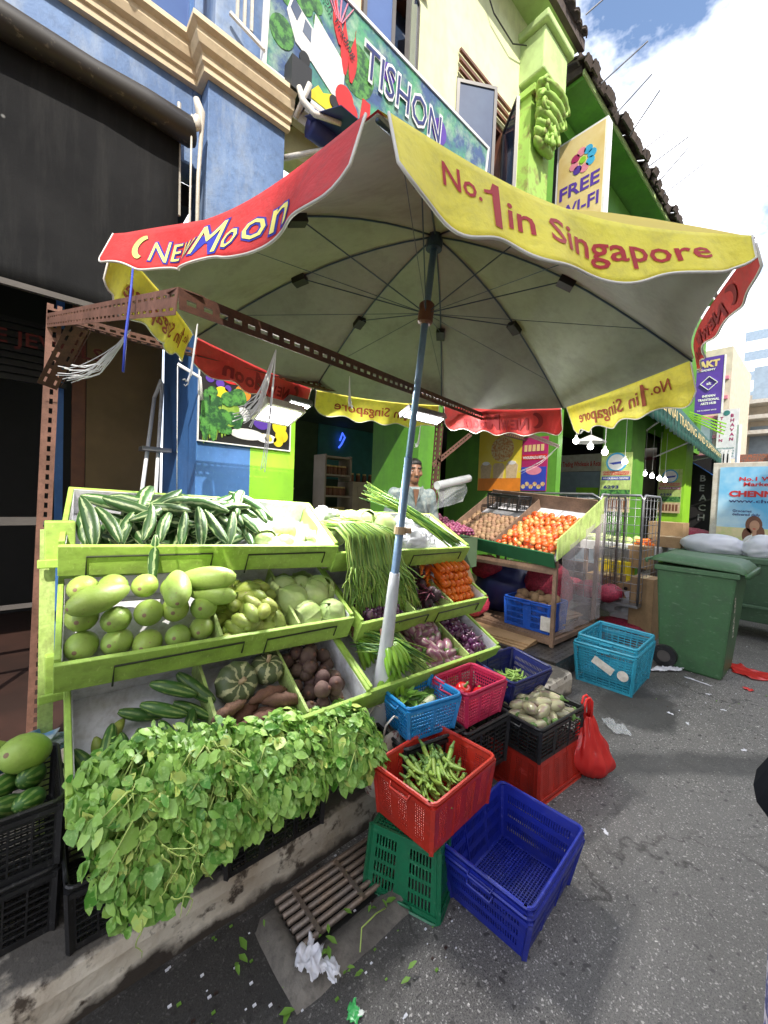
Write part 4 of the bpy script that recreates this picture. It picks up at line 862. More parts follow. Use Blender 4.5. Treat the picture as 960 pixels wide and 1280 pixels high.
# --- top left tray: striped gourds heaped up, wrapped cabbages on the right
M,W,D,H,_=T11
random.seed(3)
def sg(x,y,z,az,pitch=0,k='sg1',s=1): PR[k].put(M@lie(x,y,z,az,pitch)@SC(s),'dark green white-striped gourd in the heap on the top left tray','striped gourd','striped gourds heaped on the top left tray')
for L_ in range(4):
    for k in range(14-L_):
        x=.09+L_*.04+k*.054+rnd(-.012,.012); sg(x,.16+.045*L_+rnd(-.03,.03)+.05*(k%2),.032+.036*L_,R(rnd(10,165)),R(rnd(-6,14)),random.choice(('sg1','sg2')),rnd(.75,1.05))
for k in range(9): sg(.06+k*.068,.115+rnd(-.015,.02),.125+rnd(-.01,.02),R(rnd(60,125)),R(rnd(12,32)),'sg1',rnd(.68,.84))
for k in range(8): sg(.14+k*.068,.24+rnd(-.03,.03),.145+rnd(-.0,.02),R(rnd(-40,70)),R(rnd(-8,12)),random.choice(('sg1','sg2')),rnd(.8,1.0))
PR['sg2'].put(M@lie(.285,-.045,.07,R(88),R(55),0)@SC(.72),'striped gourd hanging over the front edge of the top left tray','striped gourd','striped gourds heaped on the top left tray')
PR['sg1'].put(M@lie(.06,.10,.15,R(105),R(30))@SC(.9),'pale broad-striped gourd at the left end of the top heap','striped gourd','striped gourds heaped on the top left tray')
for i,(x,y,s) in enumerate(((.80,.14,.62),(.90,.10,.6),(.93,.22,.66),(1.03,.13,.6))): PR['cb'].put(M@TR(x*W/1.13,y,.045)@rnd_rot()@SC(s),'small plastic-wrapped cabbage, %s from left on the top left tray'%ordn[i],'cabbage','cabbages on the top left tray')
def crumple(name,label,M_,sx,sy,sz,m='plastic_wrap',seed=0,n=26,amp=.28,f=5.,cat='plastic bag',group=None,flat=0,smooth=False):
    g=MB(); 
    def fn(p):
        q=V((p.x/sx,p.y/sy,p.z/sz)); k=1+amp*(noise.noise(q*f*.35+V((seed,0,0)))+.6*(1-abs(noise.noise(q*f+V((0,seed,0)))*2))-.3); q=V((p.x*k,p.y*k,p.z*k))
        if flat: q.z=max(q.z,-sz*flat)
        return q
    g.ell((0,0,0),(sx,sy,sz),n,n-8,fn=fn); o_=g.build(name,m,None,smooth=smooth); o_.matrix_world=M_; return tag(o_,label,cat,group)
g=MB(); g.grid(lambda u,v:V((.70*W+u*.28*W,.02+v*.36,.088+.02*noise.noise(V((u*7,v*7,1)))+.012*math.sin(u*30)*math.sin(v*22)-.055*v)),22,18); o_=g.build('plastic_sheet','clear_plastic',None,smooth=True); o_.matrix_world=M; tag(o_,'crinkled clear plastic sheet over the cabbages on the top left tray','plastic sheet')
# --- middle left tray
M,W,D,H,_=T12
random.seed(5)
rows=[(.045,.052,5,0),(.06,.155,4,.04),(.10,.25,4,-.01)]
rows=[(5,.052,.085,.062,'bottom'),(5,.060,.15,.135,'middle'),(5,.052,.235,.19,'top')]
for (cnt,x0,y,z,rn) in rows:
    for k in range(cnt):
        s=rnd(.84,.98); PR['bq'].put(M@TR(x0+k*.100+rnd(-.008,.008),y+rnd(-.015,.015),z+rnd(-.006,.008))@RZ(R(-24+rnd(-8,8)))@RX(R(60+rnd(-6,6)))@RZ(rnd(0,6))@SC(s),'pale green bottle gourd, %s from the left in the %s row of its heap'%(ordn[k],rn),'bottle gourd','bottle gourds heaped on the middle left tray')
for k,(x,y,z,a,s) in enumerate(((.10,.14,.235,35,.92),(.34,.14,.255,80,.95),(.46,.19,.25,165,.92),(.48,.16,.19,150,.8))): PR['bg'].put(M@lie(x,y,z,R(a+180),R(8),0)@SC(s),'large bottle gourd lying %s on top of the bottle gourd heap'%('at the left end','upright in the middle','sideways at the right','low at the right end')[k],'bottle gourd','bottle gourds heaped on the middle left tray')
pile(T12,(.47*W,.745*W),(.02,.38),.031,4,'ch','greenish yellow chayote in the middle left tray between gourds and cabbages','chayote','chayotes in the middle left tray',orient=lambda x,y:RZ(rnd(0,6.28))@RX(R(rnd(60,120))),drop=.05,tall=.85)
cb=[(.83,.08,.06),(.94,.075,.06),(.80,.19,.065),(.90,.20,.075),(.80,.30,.06),(.885,.30,.06),(.95,.24,.07)]
pos=('front left','front right','middle left','centre','back left','back middle','back right')
for i,(x,y,z) in enumerate(cb): PR['cb'].put(M@TR(x*W,y,z)@rnd_rot()@SC(rnd(.78,.92)),'pale green cabbage, %s of the seven in the middle left tray'%pos[i],'cabbage','cabbages in the middle left tray')
# --- bottom left tray
M,W,D,H,_=T13
random.seed(9)
for i,(x,y,z,a,s) in enumerate(((.30,.26,.12,150,1.0),(.26,.20,.10,150,.95),(.20,.24,.06,160,.9),(.36,.20,.05,140,.9),(.33,.31,.06,155,.9),(.14,.14,.05,100,.6),(.27,.12,.06,110,.8),(.38,.26,.10,125,1.1))): PR['cu'].put(M@lie(x,y,z,R(a),R(8))@SC(s*.8),'green cucumber in the bottom left tray, %s'%('uppermost','second from the top','left side','low right side','rearmost','small one at the front','front middle','right end')[i],'cucumber','cucumbers in the bottom left tray')
for i,(x,y) in enumerate(((.07,.17),(.12,.22))): PR['ch'].put(M@TR(x,y,.035)@rnd_rot()@SC(.7),'little dark round gourd %s at the left of the bottom tray'%('in front','behind')[i],'gourd','little dark gourds')
for i,(x,y,s) in enumerate(((.52*W,.25,1.0),(.655*W,.28,.86))): PR['pu'].put(M@TR(x,y,.075)@RX(R((40,-8)[i]))@RZ(1)@SC(s),('larger pale striped pumpkin on the left of the pair','darker speckled pumpkin on the right of the pair')[i],'pumpkin')
for k in range(11): PR['sp'].put(M@lie(.46*W+(k%5)*.055+rnd(-.01,.01),.10+rnd(-.04,.06),.03+.035*(k//5),R(rnd(-30,50)))@SC(rnd(.8,1.1)),'reddish brown tuber in front of the pumpkins','tuber','reddish tubers before the pumpkins')
for k in range(9): PR['cu'].put(M@lie(.05+.04*k,.06+rnd(-.02,.05)+.05*(k%2),.035+.02*(k%2),R(rnd(60,120)),R(4))@SC(rnd(.7,.9)),'small green cucumber at the front of the bottom left tray above the leafy greens','cucumber','small cucumbers at the front of the bottom tray')
pile(T13,(.73*W,.985*W),(.02,.40),.038,3,'be','dusty brown beetroot in the right end of the bottom left tray','beetroot','beetroots in the bottom left tray',drop=.04,tall=.7,orient=lambda x,y:RZ(rnd(0,6.28))@RX(R(rnd(-70,70))))
# --- top right tray: cabbages and bags behind, long beans hanging, chives
M,W,D,H,_=T21
random.seed(11)
for i,(x,y,z,s) in enumerate(((.24,.28,.09,1.0),(.36,.30,.09,1.0),(.47,.26,.10,1.0),(.13,.26,.08,.95),(.58,.28,.08,.8))): PR['cb'].put(M@TR(x,y,z)@rnd_rot()@SC(s),'pale cabbage behind the long beans, %s of the back row'%('second','third','fourth','first','last')[i],'cabbage','cabbages in the top right tray')
for i,(x,y,z,a,b,c) in enumerate(((.62,.10,.10,.12,.10,.085),(.74,.13,.08,.10,.09,.06),(.60,.20,.13,.09,.08,.07),(.10,.34,.10,.09,.07,.08),(.52,.06,.08,.07,.06,.07))): crumple('plastic_bag','crumpled white plastic bag of produce in the top right tray, %s'%('largest one','beside the chives','behind the largest','at the far left end','next to the long beans')[i],M@TR(x,y,z),a,b,c,seed=i*3.1,m='plastic_wrap',n=40,f=3.6,amp=.34,smooth=True)
def strandbundle(name,label,mtl,spec,n,r_,cat,group=None,jit=.01,seed=1,stuff=False):
    random.seed(seed); t_=thing(name,label,cat,group=group); 
    for mi,mm in enumerate(mtl):
        g=MB()
        for k in range(n//len(mtl)):
            pts=spec(k,n); g.tube(pts,[r_*rnd(.85,1.15)*(.5 if i in(0,len(pts)-1) else 1) for i in range(len(pts))],5)
        o_=g.build('strands',mm,t_,smooth=True); o_['kind']='stuff'
    return t_
def lb(k,n):
    u=random.random(); x=.02+.36*u+rnd(-.01,.01); p=[]; lay=rnd(0,.05)
    st=M@V((x*.45+rnd(-.02,.02)-.02,.20+rnd(-.03,.04),.12+lay)); p.append(st)
    p.append(M@V((x*.75+.0,.10,.17+lay))); p.append(M@V((x*.95+.02,.02,.15+lay)))
    e=M@V((x+.03+rnd(-.02,.03),-.06-lay*.4,.06)); p.append(e); L=rnd(.10,.38); sw=rnd(-.05,.08)+ (u-.4)*.12
    cv=rnd(-.03,.03); ph3=rnd(0,6)
    for i in range(1,8): t=i/7; p.append(e+V((sw*t+cv*math.sin(t*PI)+.007*math.sin(t*7+ph3),-.03*math.sin(t*2)-.012*t+.006*math.sin(t*5+ph3),-L*t)))
    if random.random()<.3: p.append(p[-1]+V((rnd(.005,.03),-.004,rnd(-.0,.015))))
    return p
strandbundle('long_bean_bundle','big bundle of thin green long beans draped over the front of the right stand',('bean','bean_pale','pod','bean_dark'),lb,260,.0038,'long beans',seed=2)
def lb2(k,n):
    a=M@V((rnd(.05,.12),rnd(.14,.22),.13+rnd(0,.05))); b=M@V((rnd(.36,.48),rnd(.04,.16),.13+rnd(0,.03))); m_=a.lerp(b,.5)+V((0,0,.03)); return [a,a.lerp(m_,.5)+V((0,0,.01)),m_,b.lerp(m_,.4)+V((0,0,.008)),b]
strandbundle('long_bean_bundle','smaller bundle of long beans lying across the top right tray',('bean',),lb2,50,.0042,'long beans',seed=4)
def ch(k,n):
    a=M@V((.50+rnd(-.03,.05),.46+rnd(-.02,.04),.20+rnd(-.02,.05))); b=M@V((.98+rnd(-.06,.05),-.0+rnd(0,.09),.075+rnd(0,.05))); m_=a.lerp(b,.5)+V((0,0,.03)); 
    if random.random()<.3: a=a+V((rnd(-.14,.05),0,rnd(0,.08)))
    return [a,a.lerp(m_,.55)+V((0,0,.012)),m_,m_.lerp(b,.6)+V((0,0,.006)),b]
strandbundle('chive_bundle','sheaf of long dark green flowering chives lying diagonally at the right of the top tray',('chive','bean'),ch,90,.0036,'chives',seed=6)
# --- middle right tray
M,W,D,H,_=T22
random.seed(12)
pile(T22,(.02,.34*W),(.01,.30),.022,3,'au','shiny purple small aubergine under the hanging long beans','aubergine','small aubergines under the long beans',drop=.1)
for k in range(13): PR['bd'].put(M@TR(.38*W+rnd(.03,.28*W),.06+rnd(0,.26),.045+.045*(k%3))@RZ(rnd(0,6))@RX(R(rnd(60,120)))@SC(rnd(.85,1.1)),'dark beetroot with stems beside the carrots','beetroot','dark beetroots beside the carrots')
for L_ in range(6):
    for k in range(7):
        x=.70*W+.010+k*.043+rnd(-.003,.003)+(L_%2)*.016
        if x>W-.02: continue
        PR['ca'].put(M@TR(x,.12+L_*.030+rnd(-.004,.004),.026+L_*.036)@RZ(R(rnd(-5,5)-8))@RX(R(-90+rnd(-3,3)))@RZ(rnd(0,6))@SC(rnd(.9,1.05)),'orange carrot stacked end-on in the middle right tray','carrot','carrots stacked in the middle right tray')
for k in range(7): PR['ca'].put(M@lie(.66*W+rnd(-.04,.06),.22+k*.018,.07+k*.022,R(rnd(-150,-125)),R(3))@SC(1.0),'orange carrot lying sideways at the left of the carrot stack','carrot','carrots stacked in the middle right tray')
# --- bottom right tray
M,W,D,H,_=T23
random.seed(13)
def banana_hand(label,Mh,n=9):
    t_=thing('banana_hand',label,'bananas',M=Mh,group='green banana bunches')
    for k in range(n):
        a=(k%5-2)*.24; r2=k//5; M_=RZ(a)@TR(0,-.01,-.026*r2)@RX(R(10*r2)); g=MB()
        pts=[M_@V((0,-.02-.12*i/9,-.004-.075*(i/9)**1.6)) for i in range(10)]
        g.tube(pts,[.006,.009,.014,.0165,.0175,.0175,.0165,.014,.009,.004],8); g.build('banana','green_banana',t_,smooth=True)
    g=MB(); g.tube([(0,0,.0),(0,.02,.02),(0,.03,.045)],[.02,.014,.012],8); g.build('crown','tuber',t_,smooth=True)
banana_hand('green banana bunch hanging upright beside the plastic-wrapped pole',M@TR(.16,.17,.20)@RX(R(-22))@SC(1.0),10)
banana_hand('green banana bunch lying low behind the pole',M@TR(.09,.30,.12)@RZ(R(40))); banana_hand('green banana bunch lying at the front behind the blue basket',M@TR(.20,.10,.10)@RZ(R(-30)))
def gl(k,n):
    a=M@V((rnd(.02,.2),rnd(.2,.36),.10+rnd(0,.06))); b=M@V((rnd(.20,.42),rnd(-.02,.10),.11+rnd(0,.05))); m_=a.lerp(b,.5)+V((0,0,.03)); return [a,m_,b]
strandbundle('spring_onion_bundle','loose bundle of green stems between the bananas and the round brinjals',('chive','bean'),gl,60,.0045,'spring onions',seed=7)
random.seed(14)
pile(T23,(.40*W,.71*W),(.0,.40),.033,3,'br','mottled purple and green brinjal in the bottom right tray','brinjal','mottled brinjals in the bottom right tray',orient=lambda x,y:RZ(rnd(0,6.28))@RX(R(rnd(60,120))),drop=.05,tall=.75)
pile(T23,(.73*W,.99*W),(.0,.41),.0235,4,'au','glossy dark purple small aubergine at the right end of the bottom tray','aubergine','small aubergines at the right end of the bottom tray',drop=.05,tall=.75)
# cardboard pieces behind the right stand
g=MB(); g.box(-.16,.16,0,.01,-.15,.15); o_=g.build('cardboard_flap','cardboard'); q=PY(588,735,1.95); o_.matrix_world=TR(*q)@RZ(R(20))@RX(R(-25)); tag(o_,'brown cardboard flap behind the carrots','cardboard')
# ================================================================== leafy greens draped over the front
import array
def leafbunch(label,x0,path,rad,n,seed,zs=1):
    random.seed(seed); path=[V(p) for p in path]; vs=[];fs=[];tone=[]
    segs=[(path[i+1]-path[i]).length for i in range(len(path)-1)]; tot=sum(segs)
    def at(t):
        d=t*tot
        for i,s in enumerate(segs):
            if d<=s or i==len(segs)-1: return path[i].lerp(path[i+1],min(1,d/s)),(path[i+1]-path[i]).normalized()
            d-=s
    t_=thing('leafy_greens',label,'leafy greens',group='bunches of leafy greens over the front')
    for k in range(n):
        t=random.random()**.8; c_,d=at(t); a=V((rnd(-1,1),rnd(-1,1),rnd(-1,1))); a=(a-d*a.dot(d)); 
        if a.length<.1: continue
        a.normalize()
        if a.y>.3 and random.random()<.7: a.y*=-1
        rr=random.random()**.35; w=rad*(1-.30*t)*(1+.35*noise.noise(c_*9+a*2+V((seed,0,0))))
        p=c_+V((a.x*w*1.35,a.y*w*.62,a.z*w*.75))*rr
        L=rnd(.018,.056)*(1.25 if random.random()<.1 else 1); wd=L*rnd(.5,.82); nrm=(a*.9+V((rnd(-.8,.8),-.35+rnd(-.6,.6),.35+rnd(-.6,.6)))).normalized(); ld=(d*.6+V((rnd(-1,1),rnd(-.6,.3),rnd(-1.1,.2)))); ld=(ld-nrm*ld.dot(nrm)).normalized(); sd_=nrm.cross(ld)
        fold=rnd(.1,.35); droop=rnd(-.1,.55); tn=min(1,max(0,random.gauss(.5,.3)))
        prof=[(0,0),(.18,.30),(.45,.5),(.75,.36),(1,0)]; curl=rnd(-.25,.3); o_=len(vs)
        for (l_,w_) in prof:
            b_=p+ld*(l_*L)-nrm*(droop*L*l_*l_); vs.append(b_)
            if w_>0: vs.append(b_+sd_*(w_*wd)+nrm*((fold+curl*l_)*w_*wd+rnd(-.04,.04)*L)); vs.append(b_-sd_*(w_*wd)+nrm*((fold-curl*l_)*w_*wd+rnd(-.04,.04)*L))
        q=[(0,1,4+0,2+1)]; 
        # indices: 0 base; 1 mid,2 R,3 L; 4 mid,5 R,6 L; 7 mid,8 R,9 L; 10 tip
        ff=[(0,1,2),(0,3,1),(1,4,5,2),(1,3,6,4),(4,7,8,5),(4,6,9,7),(7,10,8),(7,9,10)]
        for f in ff: fs.append([o_+i for i in f]); tone.append(tn)
    me=bpy.data.meshes.new('leaves'); me.from_pydata([tuple(v) for v in vs],[],fs); me.materials.append(MATS['amaranth'])
    ca=me.color_attributes.new('tone','FLOAT_COLOR','CORNER'); i=0; buf=array.array('f')
    for f,tn in zip(fs,tone): 
        for _ in f: buf.extend((tn,tn,tn,1))
    ca.data.foreach_set('color',buf); me.polygons.foreach_set('use_smooth',[True]*len(fs)); me.update()
    lo_=link('leaves',me,t_); lo_['kind']='stuff'
    g=MB()
    for k in range(90):
        t=rnd(.0,.95); c_,d=at(t); a=V((rnd(-1,1)*1.2,-abs(rnd(.2,1)),rnd(-.6,.8)))*rad*.62; s0=c_-d*.06; e=c_+a*rnd(.7,1.15)+V((rnd(-.03,.03),0,rnd(-.05,.02))); m_=s0.lerp(e,.5)+V((rnd(-.02,.02),-.01,.03)); g.tube([s0,m_,e],[.0035,.003,.0018],5)
    so=g.build('stems','bean_pale',t_,smooth=True); so['kind']='stuff'
    return t_
leafbunch('leafy green bunch hanging lowest at the left end of the stall',0,[(.27,1.48,.66),(.24,1.36,.665),(.25,1.27,.58),(.27,1.24,.46),(.29,1.23,.37)],.125,2500,21)
leafbunch('leafy green bunch second from the left, under the cucumbers',0,[(.45,1.46,.62),(.45,1.34,.63),(.46,1.26,.56),(.47,1.23,.48),(.48,1.22,.43)],.128,2300,22)
leafbunch('leafy green bunch second from the right, below the tubers',0,[(.67,1.44,.58),(.68,1.32,.60),(.69,1.24,.55),(.71,1.20,.47)],.128,2300,23)
leafbunch('leafy green bunch at the right end, next to the wicker bag',0,[(.94,1.40,.55),(.95,1.30,.57),(.98,1.24,.53),(1.0,1.20,.45)],.122,2200,24)
random.seed(99)
vt=thing('vine_sprays','pale curling vine stems hanging out of the left leafy bunch','vine stems')
for k in range(11):
    p=V((.17+rnd(0,.22),1.115+rnd(-.03,.03),.62-rnd(0,.2))); pts=[p]; d=V((rnd(-.3,.3),-.1,-1))
    for i in range(9): d=(d+V((rnd(-.9,.9),rnd(-.3,.25),rnd(-.5,.4)))).normalized(); p=p+d*.011; pts.append(p)
    g=MB(); g.tube(pts,[.0026-.0002*i for i in range(10)],5); g.build('stem','bean_pale',vt,smooth=True)
# ================================================================== plastic crates and baskets
def plastic(n,c,r_=.35,**k): mat(n,c,r_,tuple(x*.8+.004 for x in c),6,fine=.2,rnd=0,scratch=.35,stain=(tuple(x*.45+.025 for x in c),(9,9,9),.5),bump=.12,bscale=50,**k)
plastic('plastic_blue',(.010,.022,.30)); plastic('plastic_skyblue',(.02,.26,.62)); plastic('plastic_red',(.50,.028,.015)); plastic('plastic_green',(.008,.15,.065)); plastic('plastic_pink',(.55,.03,.10))
plastic('plastic_navy',(.012,.018,.13)); plastic('plastic_black',(.016,.016,.018),.4); plastic('plastic_cyan',(.03,.34,.50),.5); plastic('plastic_cobalt',(.01,.09,.50)); plastic('bin_green',(.045,.125,.05),.5); plastic('bin_green_dull',(.055,.12,.06),.6)
mat('paper_label',(.66,.64,.60),.8,(.50,.47,.42),20,fine=.2); mat('thin_red_plastic',(.85,.05,.04),.25,(.75,.03,.03),5,trans=.35,coat=.4)
def spans(n,hole,bar,margin,total):
    """break points of a row of n holes centred in total, margins at both ends"""
    k=(total-2*margin)/(n*hole+(n-1)*bar); h=hole*k; b=bar*k; xs=[0,margin]; x=margin
    for i in range(n): x+=h; xs.append(x); x+=b; xs.append(x) if i<n-1 else None
    xs.append(total); return xs
def lattice(g,P,us,vs,isopen,m=0):
    tu=us[-1]; tv=vs[-1]; nu=len(us)-1; nv=len(vs)-1; pts=[P(a/tu,b/tv) for b in vs for a in us]; fs=[]
    for j in range(nv):
        for i in range(nu):
            if isopen(i,j): continue
            a=j*(nu+1)+i; fs.append((a,a+1,a+nu+2,a+nu+1))
    g.add(pts,fs,m)
PAT={ 'slots': lambda L,H:(spans(max(4,int(L/.016)),.6,.5,.03,L),spans(4,1,.35,.03,H),None),
 'bands': lambda L,H:(spans(max(6,int(L/.013)),.55,.5,.035,L),spans(3,1,.7,.035,H),None),
 'mesh': lambda L,H:(spans(max(6,int(L/.016)),1,.42,.014,L),spans(max(5,int(H/.019)),1,.4,.016,H),None),
 'rails': lambda L,H:(spans(max(3,int(L/.055)),1,.10,.016,L),spans(max(4,int(H/.024)),1,.28,.02,H),None),
 'blocks': lambda L,H:(spans(max(8,int(L/.011)),.6,.5,.02,L),spans(max(8,int(H/.013)),.6,.5,.028,H),'blk') }
def crate(label,M,L,W,H,mt,pat='mesh',taper=.88,name='plastic_crate',cat='crate',group=None,rim=.016,flip=False,rimlip=.0,floorpat='mesh',band=False,wavy=0,handles=True):
    if flip: M=M@TR(0,0,H)@RX(PI)
    t_=thing(name,label,cat,M=M,group=group)
    def c_(sx,sy,z): k=taper+(1-taper)*z/H; return V((sx*L/2*k,sy*W/2*k,z))
    cs=[(-1,-1),(1,-1),(1,1),(-1,1)]
    g=MB()
    for i in range(4):
        a,b=cs[i],cs[(i+1)%4]; LL=L if i%2==0 else W; us,vs,sp=PAT[pat](LL,H)
        def P(u,v,a=a,b=b): z=v*H; return c_(a[0],a[1],z).lerp(c_(b[0],b[1],z),u)
        nu=len(us)-1
        def op(i_,j_,nu=nu,sp=sp,LL=LL):
            if not(i_%2==1 and j_%2==1): return False
            if sp=='blk':
                f=(i_/nu)*(4 if LL>.3 else 3)%1; return .16<f<.72
            if pat=='slots': f=(i_/nu); return abs(f-.5)>.10
            return True
        lattice(g,P,us,vs,op)
    us,_,_=PAT[floorpat](L,H); vs,_,_=PAT[floorpat](W,H)
    lattice(g,lambda u,v:V(((u-.5)*L*taper,(v-.5)*W*taper,.006)),us,vs,lambda i,j:i%2==1 and j%2==1)
    g.build('basket_body',mt,t_,solid=.0035)
    g=MB(); n=6; lp=[]
    for i in range(4):
        a=cs[i]; p=c_(a[0],a[1],H); rr_=.022
        for k in range(5):
            an=[PI,1.5*PI,0,.5*PI][i]+k*PI/8; cx=p.x-a[0]*rr_; cy=p.y-a[1]*rr_; lp.append(V((cx+rr_*1.15*math.cos(an),cy+rr_*1.15*math.sin(an),H)))
    lp.append(lp[0]); lp.append(lp[1]); g.tube(lp,rim*.5,6,caps=False)
    for z,e in((H-.022,.006),):
        for i in range(4): a,b=c_(*cs[i],z),c_(*cs[(i+1)%4],z); o_=V((a.x+b.x,a.y+b.y,0)); o_=o_.normalized()*e if o_.length>0 else o_; g.bar(a+o_,b+o_,.006,.014)
    for i in range(4):
        g.bar(c_(*cs[i],.002),c_(*cs[i],H-.01),.016,.016)
    for i in(0,2):
        for u in (.33,.67) if L>.3 else (.5,): 
            a=c_(*cs[i],.004).lerp(c_(*cs[(i+1)%4],.004),u); b=c_(*cs[i],H-.02).lerp(c_(*cs[(i+1)%4],H-.02),u); g.bar(a,b,.012,.007)
    g.build('rim',mt,t_,smooth=False)
    if handles:
        for s in(-1,1):
            g=MB(); x=s*(L/2+.006); g.tube([(x,-.05,H-.012),(x+s*.012,-.045,H-.03),(x+s*.012,.045,H-.03),(x,.05,H-.012)],.005,6); g.build('handle',mt,t_,smooth=True)
    return M,L,W,H,t_
def rectM(z,L_,B_=None,F_=None,R_=None):
    """matrix of the rectangle whose four rim corners are seen at these pixels, at height z"""
    P_=[PZ(*q,z) for q in(L_,B_,R_,F_)]; c=sum(P_,V())/4; x=((P_[1]-P_[0])+(P_[2]-P_[3])); x.z=0; Lx=x.length/2; x.normalize(); y=V((0,0,1)).cross(x); Wy=(((P_[0]-P_[3])+(P_[1]-P_[2]))/2).dot(y)
    return c,x,Lx,abs(Wy)
def base(c,x,z): return frame((c.x,c.y,z),x,V((0,0,1)).cross(V(x)))
def fill(CR,z,n,keys,label,cat,group,r,lay=1,orient=None,sc=(.85,1.1),spread=.82,seed=1,heap=.0,step=None):
    """produce lying in a crate up to height z"""
    random.seed(seed); M,L,W,H,_=CR; k=0; step=step or r*1.9; out=[]
    for l_ in range(lay):
        s=spread*(1-.16*l_); y=-W/2*s+r
        while y<=W/2*s-r+1e-6:
            x=-L/2*s+r+rnd(0,r)
            while x<=L/2*s-r+1e-6: out.append((x+rnd(-.3,.3)*r,y+rnd(-.3,.3)*r,z+l_*r*1.2+heap*(1-(2*x/L)**2-(2*y/W)**2)+rnd(-.15,.15)*r)); x+=step
            y+=step
    random.shuffle(out)
    for (x,y,zz) in out[:n]:
        o_=orient() if orient else rnd_rot(); PR[random.choice(keys)].put(M@TR(x,y,zz)@o_@SC(rnd(*sc)),label,cat,group)
Z2=V((0,0,1))
# near group by the road
c,x,L_,W_=rectM(.222,(556,1053),(624,985),(664,1128),(725,1035))
CB=crate('empty dark blue basket standing nearest the viewer on the road, inner one of two nested',base(c,x,.022),.47,.355,.205,'plastic_blue','bands',.80,'shopping_basket','basket','nested blue baskets',rim=.013)
crate('outer of the two nested dark blue baskets nearest the viewer',base(c,x,.002),.475,.36,.195,'plastic_blue','bands',.80,'shopping_basket','basket','nested blue baskets',rim=.013)
a=PZ(455,1108,0); b=PZ(548,1158,0); d=(b-a).normalized(); ex=V((-d.y,d.x,0)); cg=(a+b)/2+ex*.21
CG=crate('green basket turned upside down under the red okra crate',base(cg,ex,0),.42,.30,.25,'plastic_green','slots',.91,'plastic_basket','basket',flip=True,rim=.014)
c,x,L_,W_=rectM(.455,(478,962),(545,912),(534,992),(614,940)); 
CR1=crate('red crate half filled with okra on top of the green basket',base(c,x,.253),.41,.30,.20,'plastic_red','blocks',.90)
fill(CR1,.12,70,['ok'],'fresh green okra pod in the red crate','okra','okra pods in the red crate',.018,3,lambda:RZ(rnd(.2,1.6))@RY(PI/2+rnd(-.25,.35)),(.9,1.25),.66,3,.03,.030)
c,x,L_,W_=rectM(.395,(616,880),(660,862),(683,906),(728,879))
CK=crate('black crate of pale brinjals standing on an upturned red crate',base(c,x,.213),.43,.31,.18,'plastic_black','rails',.95)
crate('red crate turned upside down beneath the black crate of brinjals',base(c,x,0),.43,.32,.210,'plastic_red','blocks',.90,flip=True)
fill(CK,.145,24,['pb'],'pale green and mauve brinjal in the black crate','brinjal','pale brinjals in the black crate',.032,2,lambda:RZ(rnd(0,6.28))@RY(PI/2+rnd(-.2,.2)),(.9,1.12),.85,5,.03,.062)
# second line of baskets against the stand
def onblock(c,x,z,L,W,label):
    return crate(label,base(c,x,.172),L,W,z-.174,'plastic_black','rails',.95,handles=False)
c,x,L_,W_=rectM(.60,(483,858),(532,843),(505,890),(580,871))
CBL=crate('bright blue mesh basket with white radishes and bitter gourds',base(c,x,.44),.30,.235,.165,'plastic_skyblue','mesh',.84,'plastic_basket','basket',rim=.015)
onblock(c,x,.44,.34,.26,'black crate propping up the bright blue basket')
M=CBL[0]
for i,(xx_,yy_,a,s) in enumerate(((.0,-.035,20,.85),(-.07,-.06,10,.75))): PR['ra'].put(M@TR(xx_,yy_,.115+.0*i)@RZ(R(a))@RY(PI/2)@SC(s),'white radish in the bright blue basket, %s one'%('longer','shorter')[i],'radish')
for i in range(6): PR['bi'].put(M@TR(-.02+i*.022,.05+rnd(-.04,.03),.095+rnd(0,.02))@RZ(R(rnd(-15,50)))@RY(PI/2)@SC(rnd(.8,.95)),'bumpy green bitter gourd behind the radishes in the bright blue basket','bitter gourd','bitter gourds in the bright blue basket')
def leafspray(name,label,M_,n,sz,parent=None,cat='leaves'):
    g=MB()
    for k in range(n):
        A=RZ(rnd(0,6.28))@RX(rnd(-.2,1.0)); L=sz*rnd(.7,1.2); g.add([(0,0,0),(.22*L,.4*L,.06*L),(0,.45*L,0),(-.22*L,.4*L,.06*L),(.12*L,.8*L,0),(0,L,-.1*L),(-.12*L,.8*L,0)],[(0,1,2),(0,2,3),(1,4,5,2),(2,5,6,3)],0,None,TR(rnd(-.02,.02),rnd(-.02,.02),rnd(0,.02))@A)
    o_=g.build(name,'leaf_light',None,smooth=True); o_.matrix_world=M_; return tag(o_,label,cat)
leafspray('radish_leaves','green leaf tops beside the radishes in the bright blue basket',M@TR(-.06,.03,.12),14,.09)
c,x,L_,W_=rectM(.60,(545,846),(585,826),(589,869),(632,858))
CP=crate('pink mesh basket with red capsicums',base(c,x,.43),.31,.225,.175,'plastic_pink','mesh',.84,'plastic_basket','basket',rim=.015)
onblock(c,x,.43,.34,.26,'black crate under the pink basket')
for i,(a_,b_,z_) in enumerate(((-.03,.02,.105),(.03,-.04,.085),(-.04,-.05,.075))): PR['cp'].put(CP[0]@TR(a_,b_,z_)@RZ(i*2.)@RX(R((25,60,-40)[i])),'glossy red capsicum in the pink basket, %s'%('uppermost','right one','left one')[i],'capsicum')
c,x,L_,W_=rectM(.55,(596,819),(640,807),(640,862),(680,842))
CN=crate('navy basket of green bean pods tilted toward the viewer',base(c,x,.41)@RX(R(7)),.38,.28,.15,'plastic_navy','bands',.8,'plastic_basket','basket',rim=.015)
onblock(c,x,.40,.36,.28,'black crate under the navy basket')
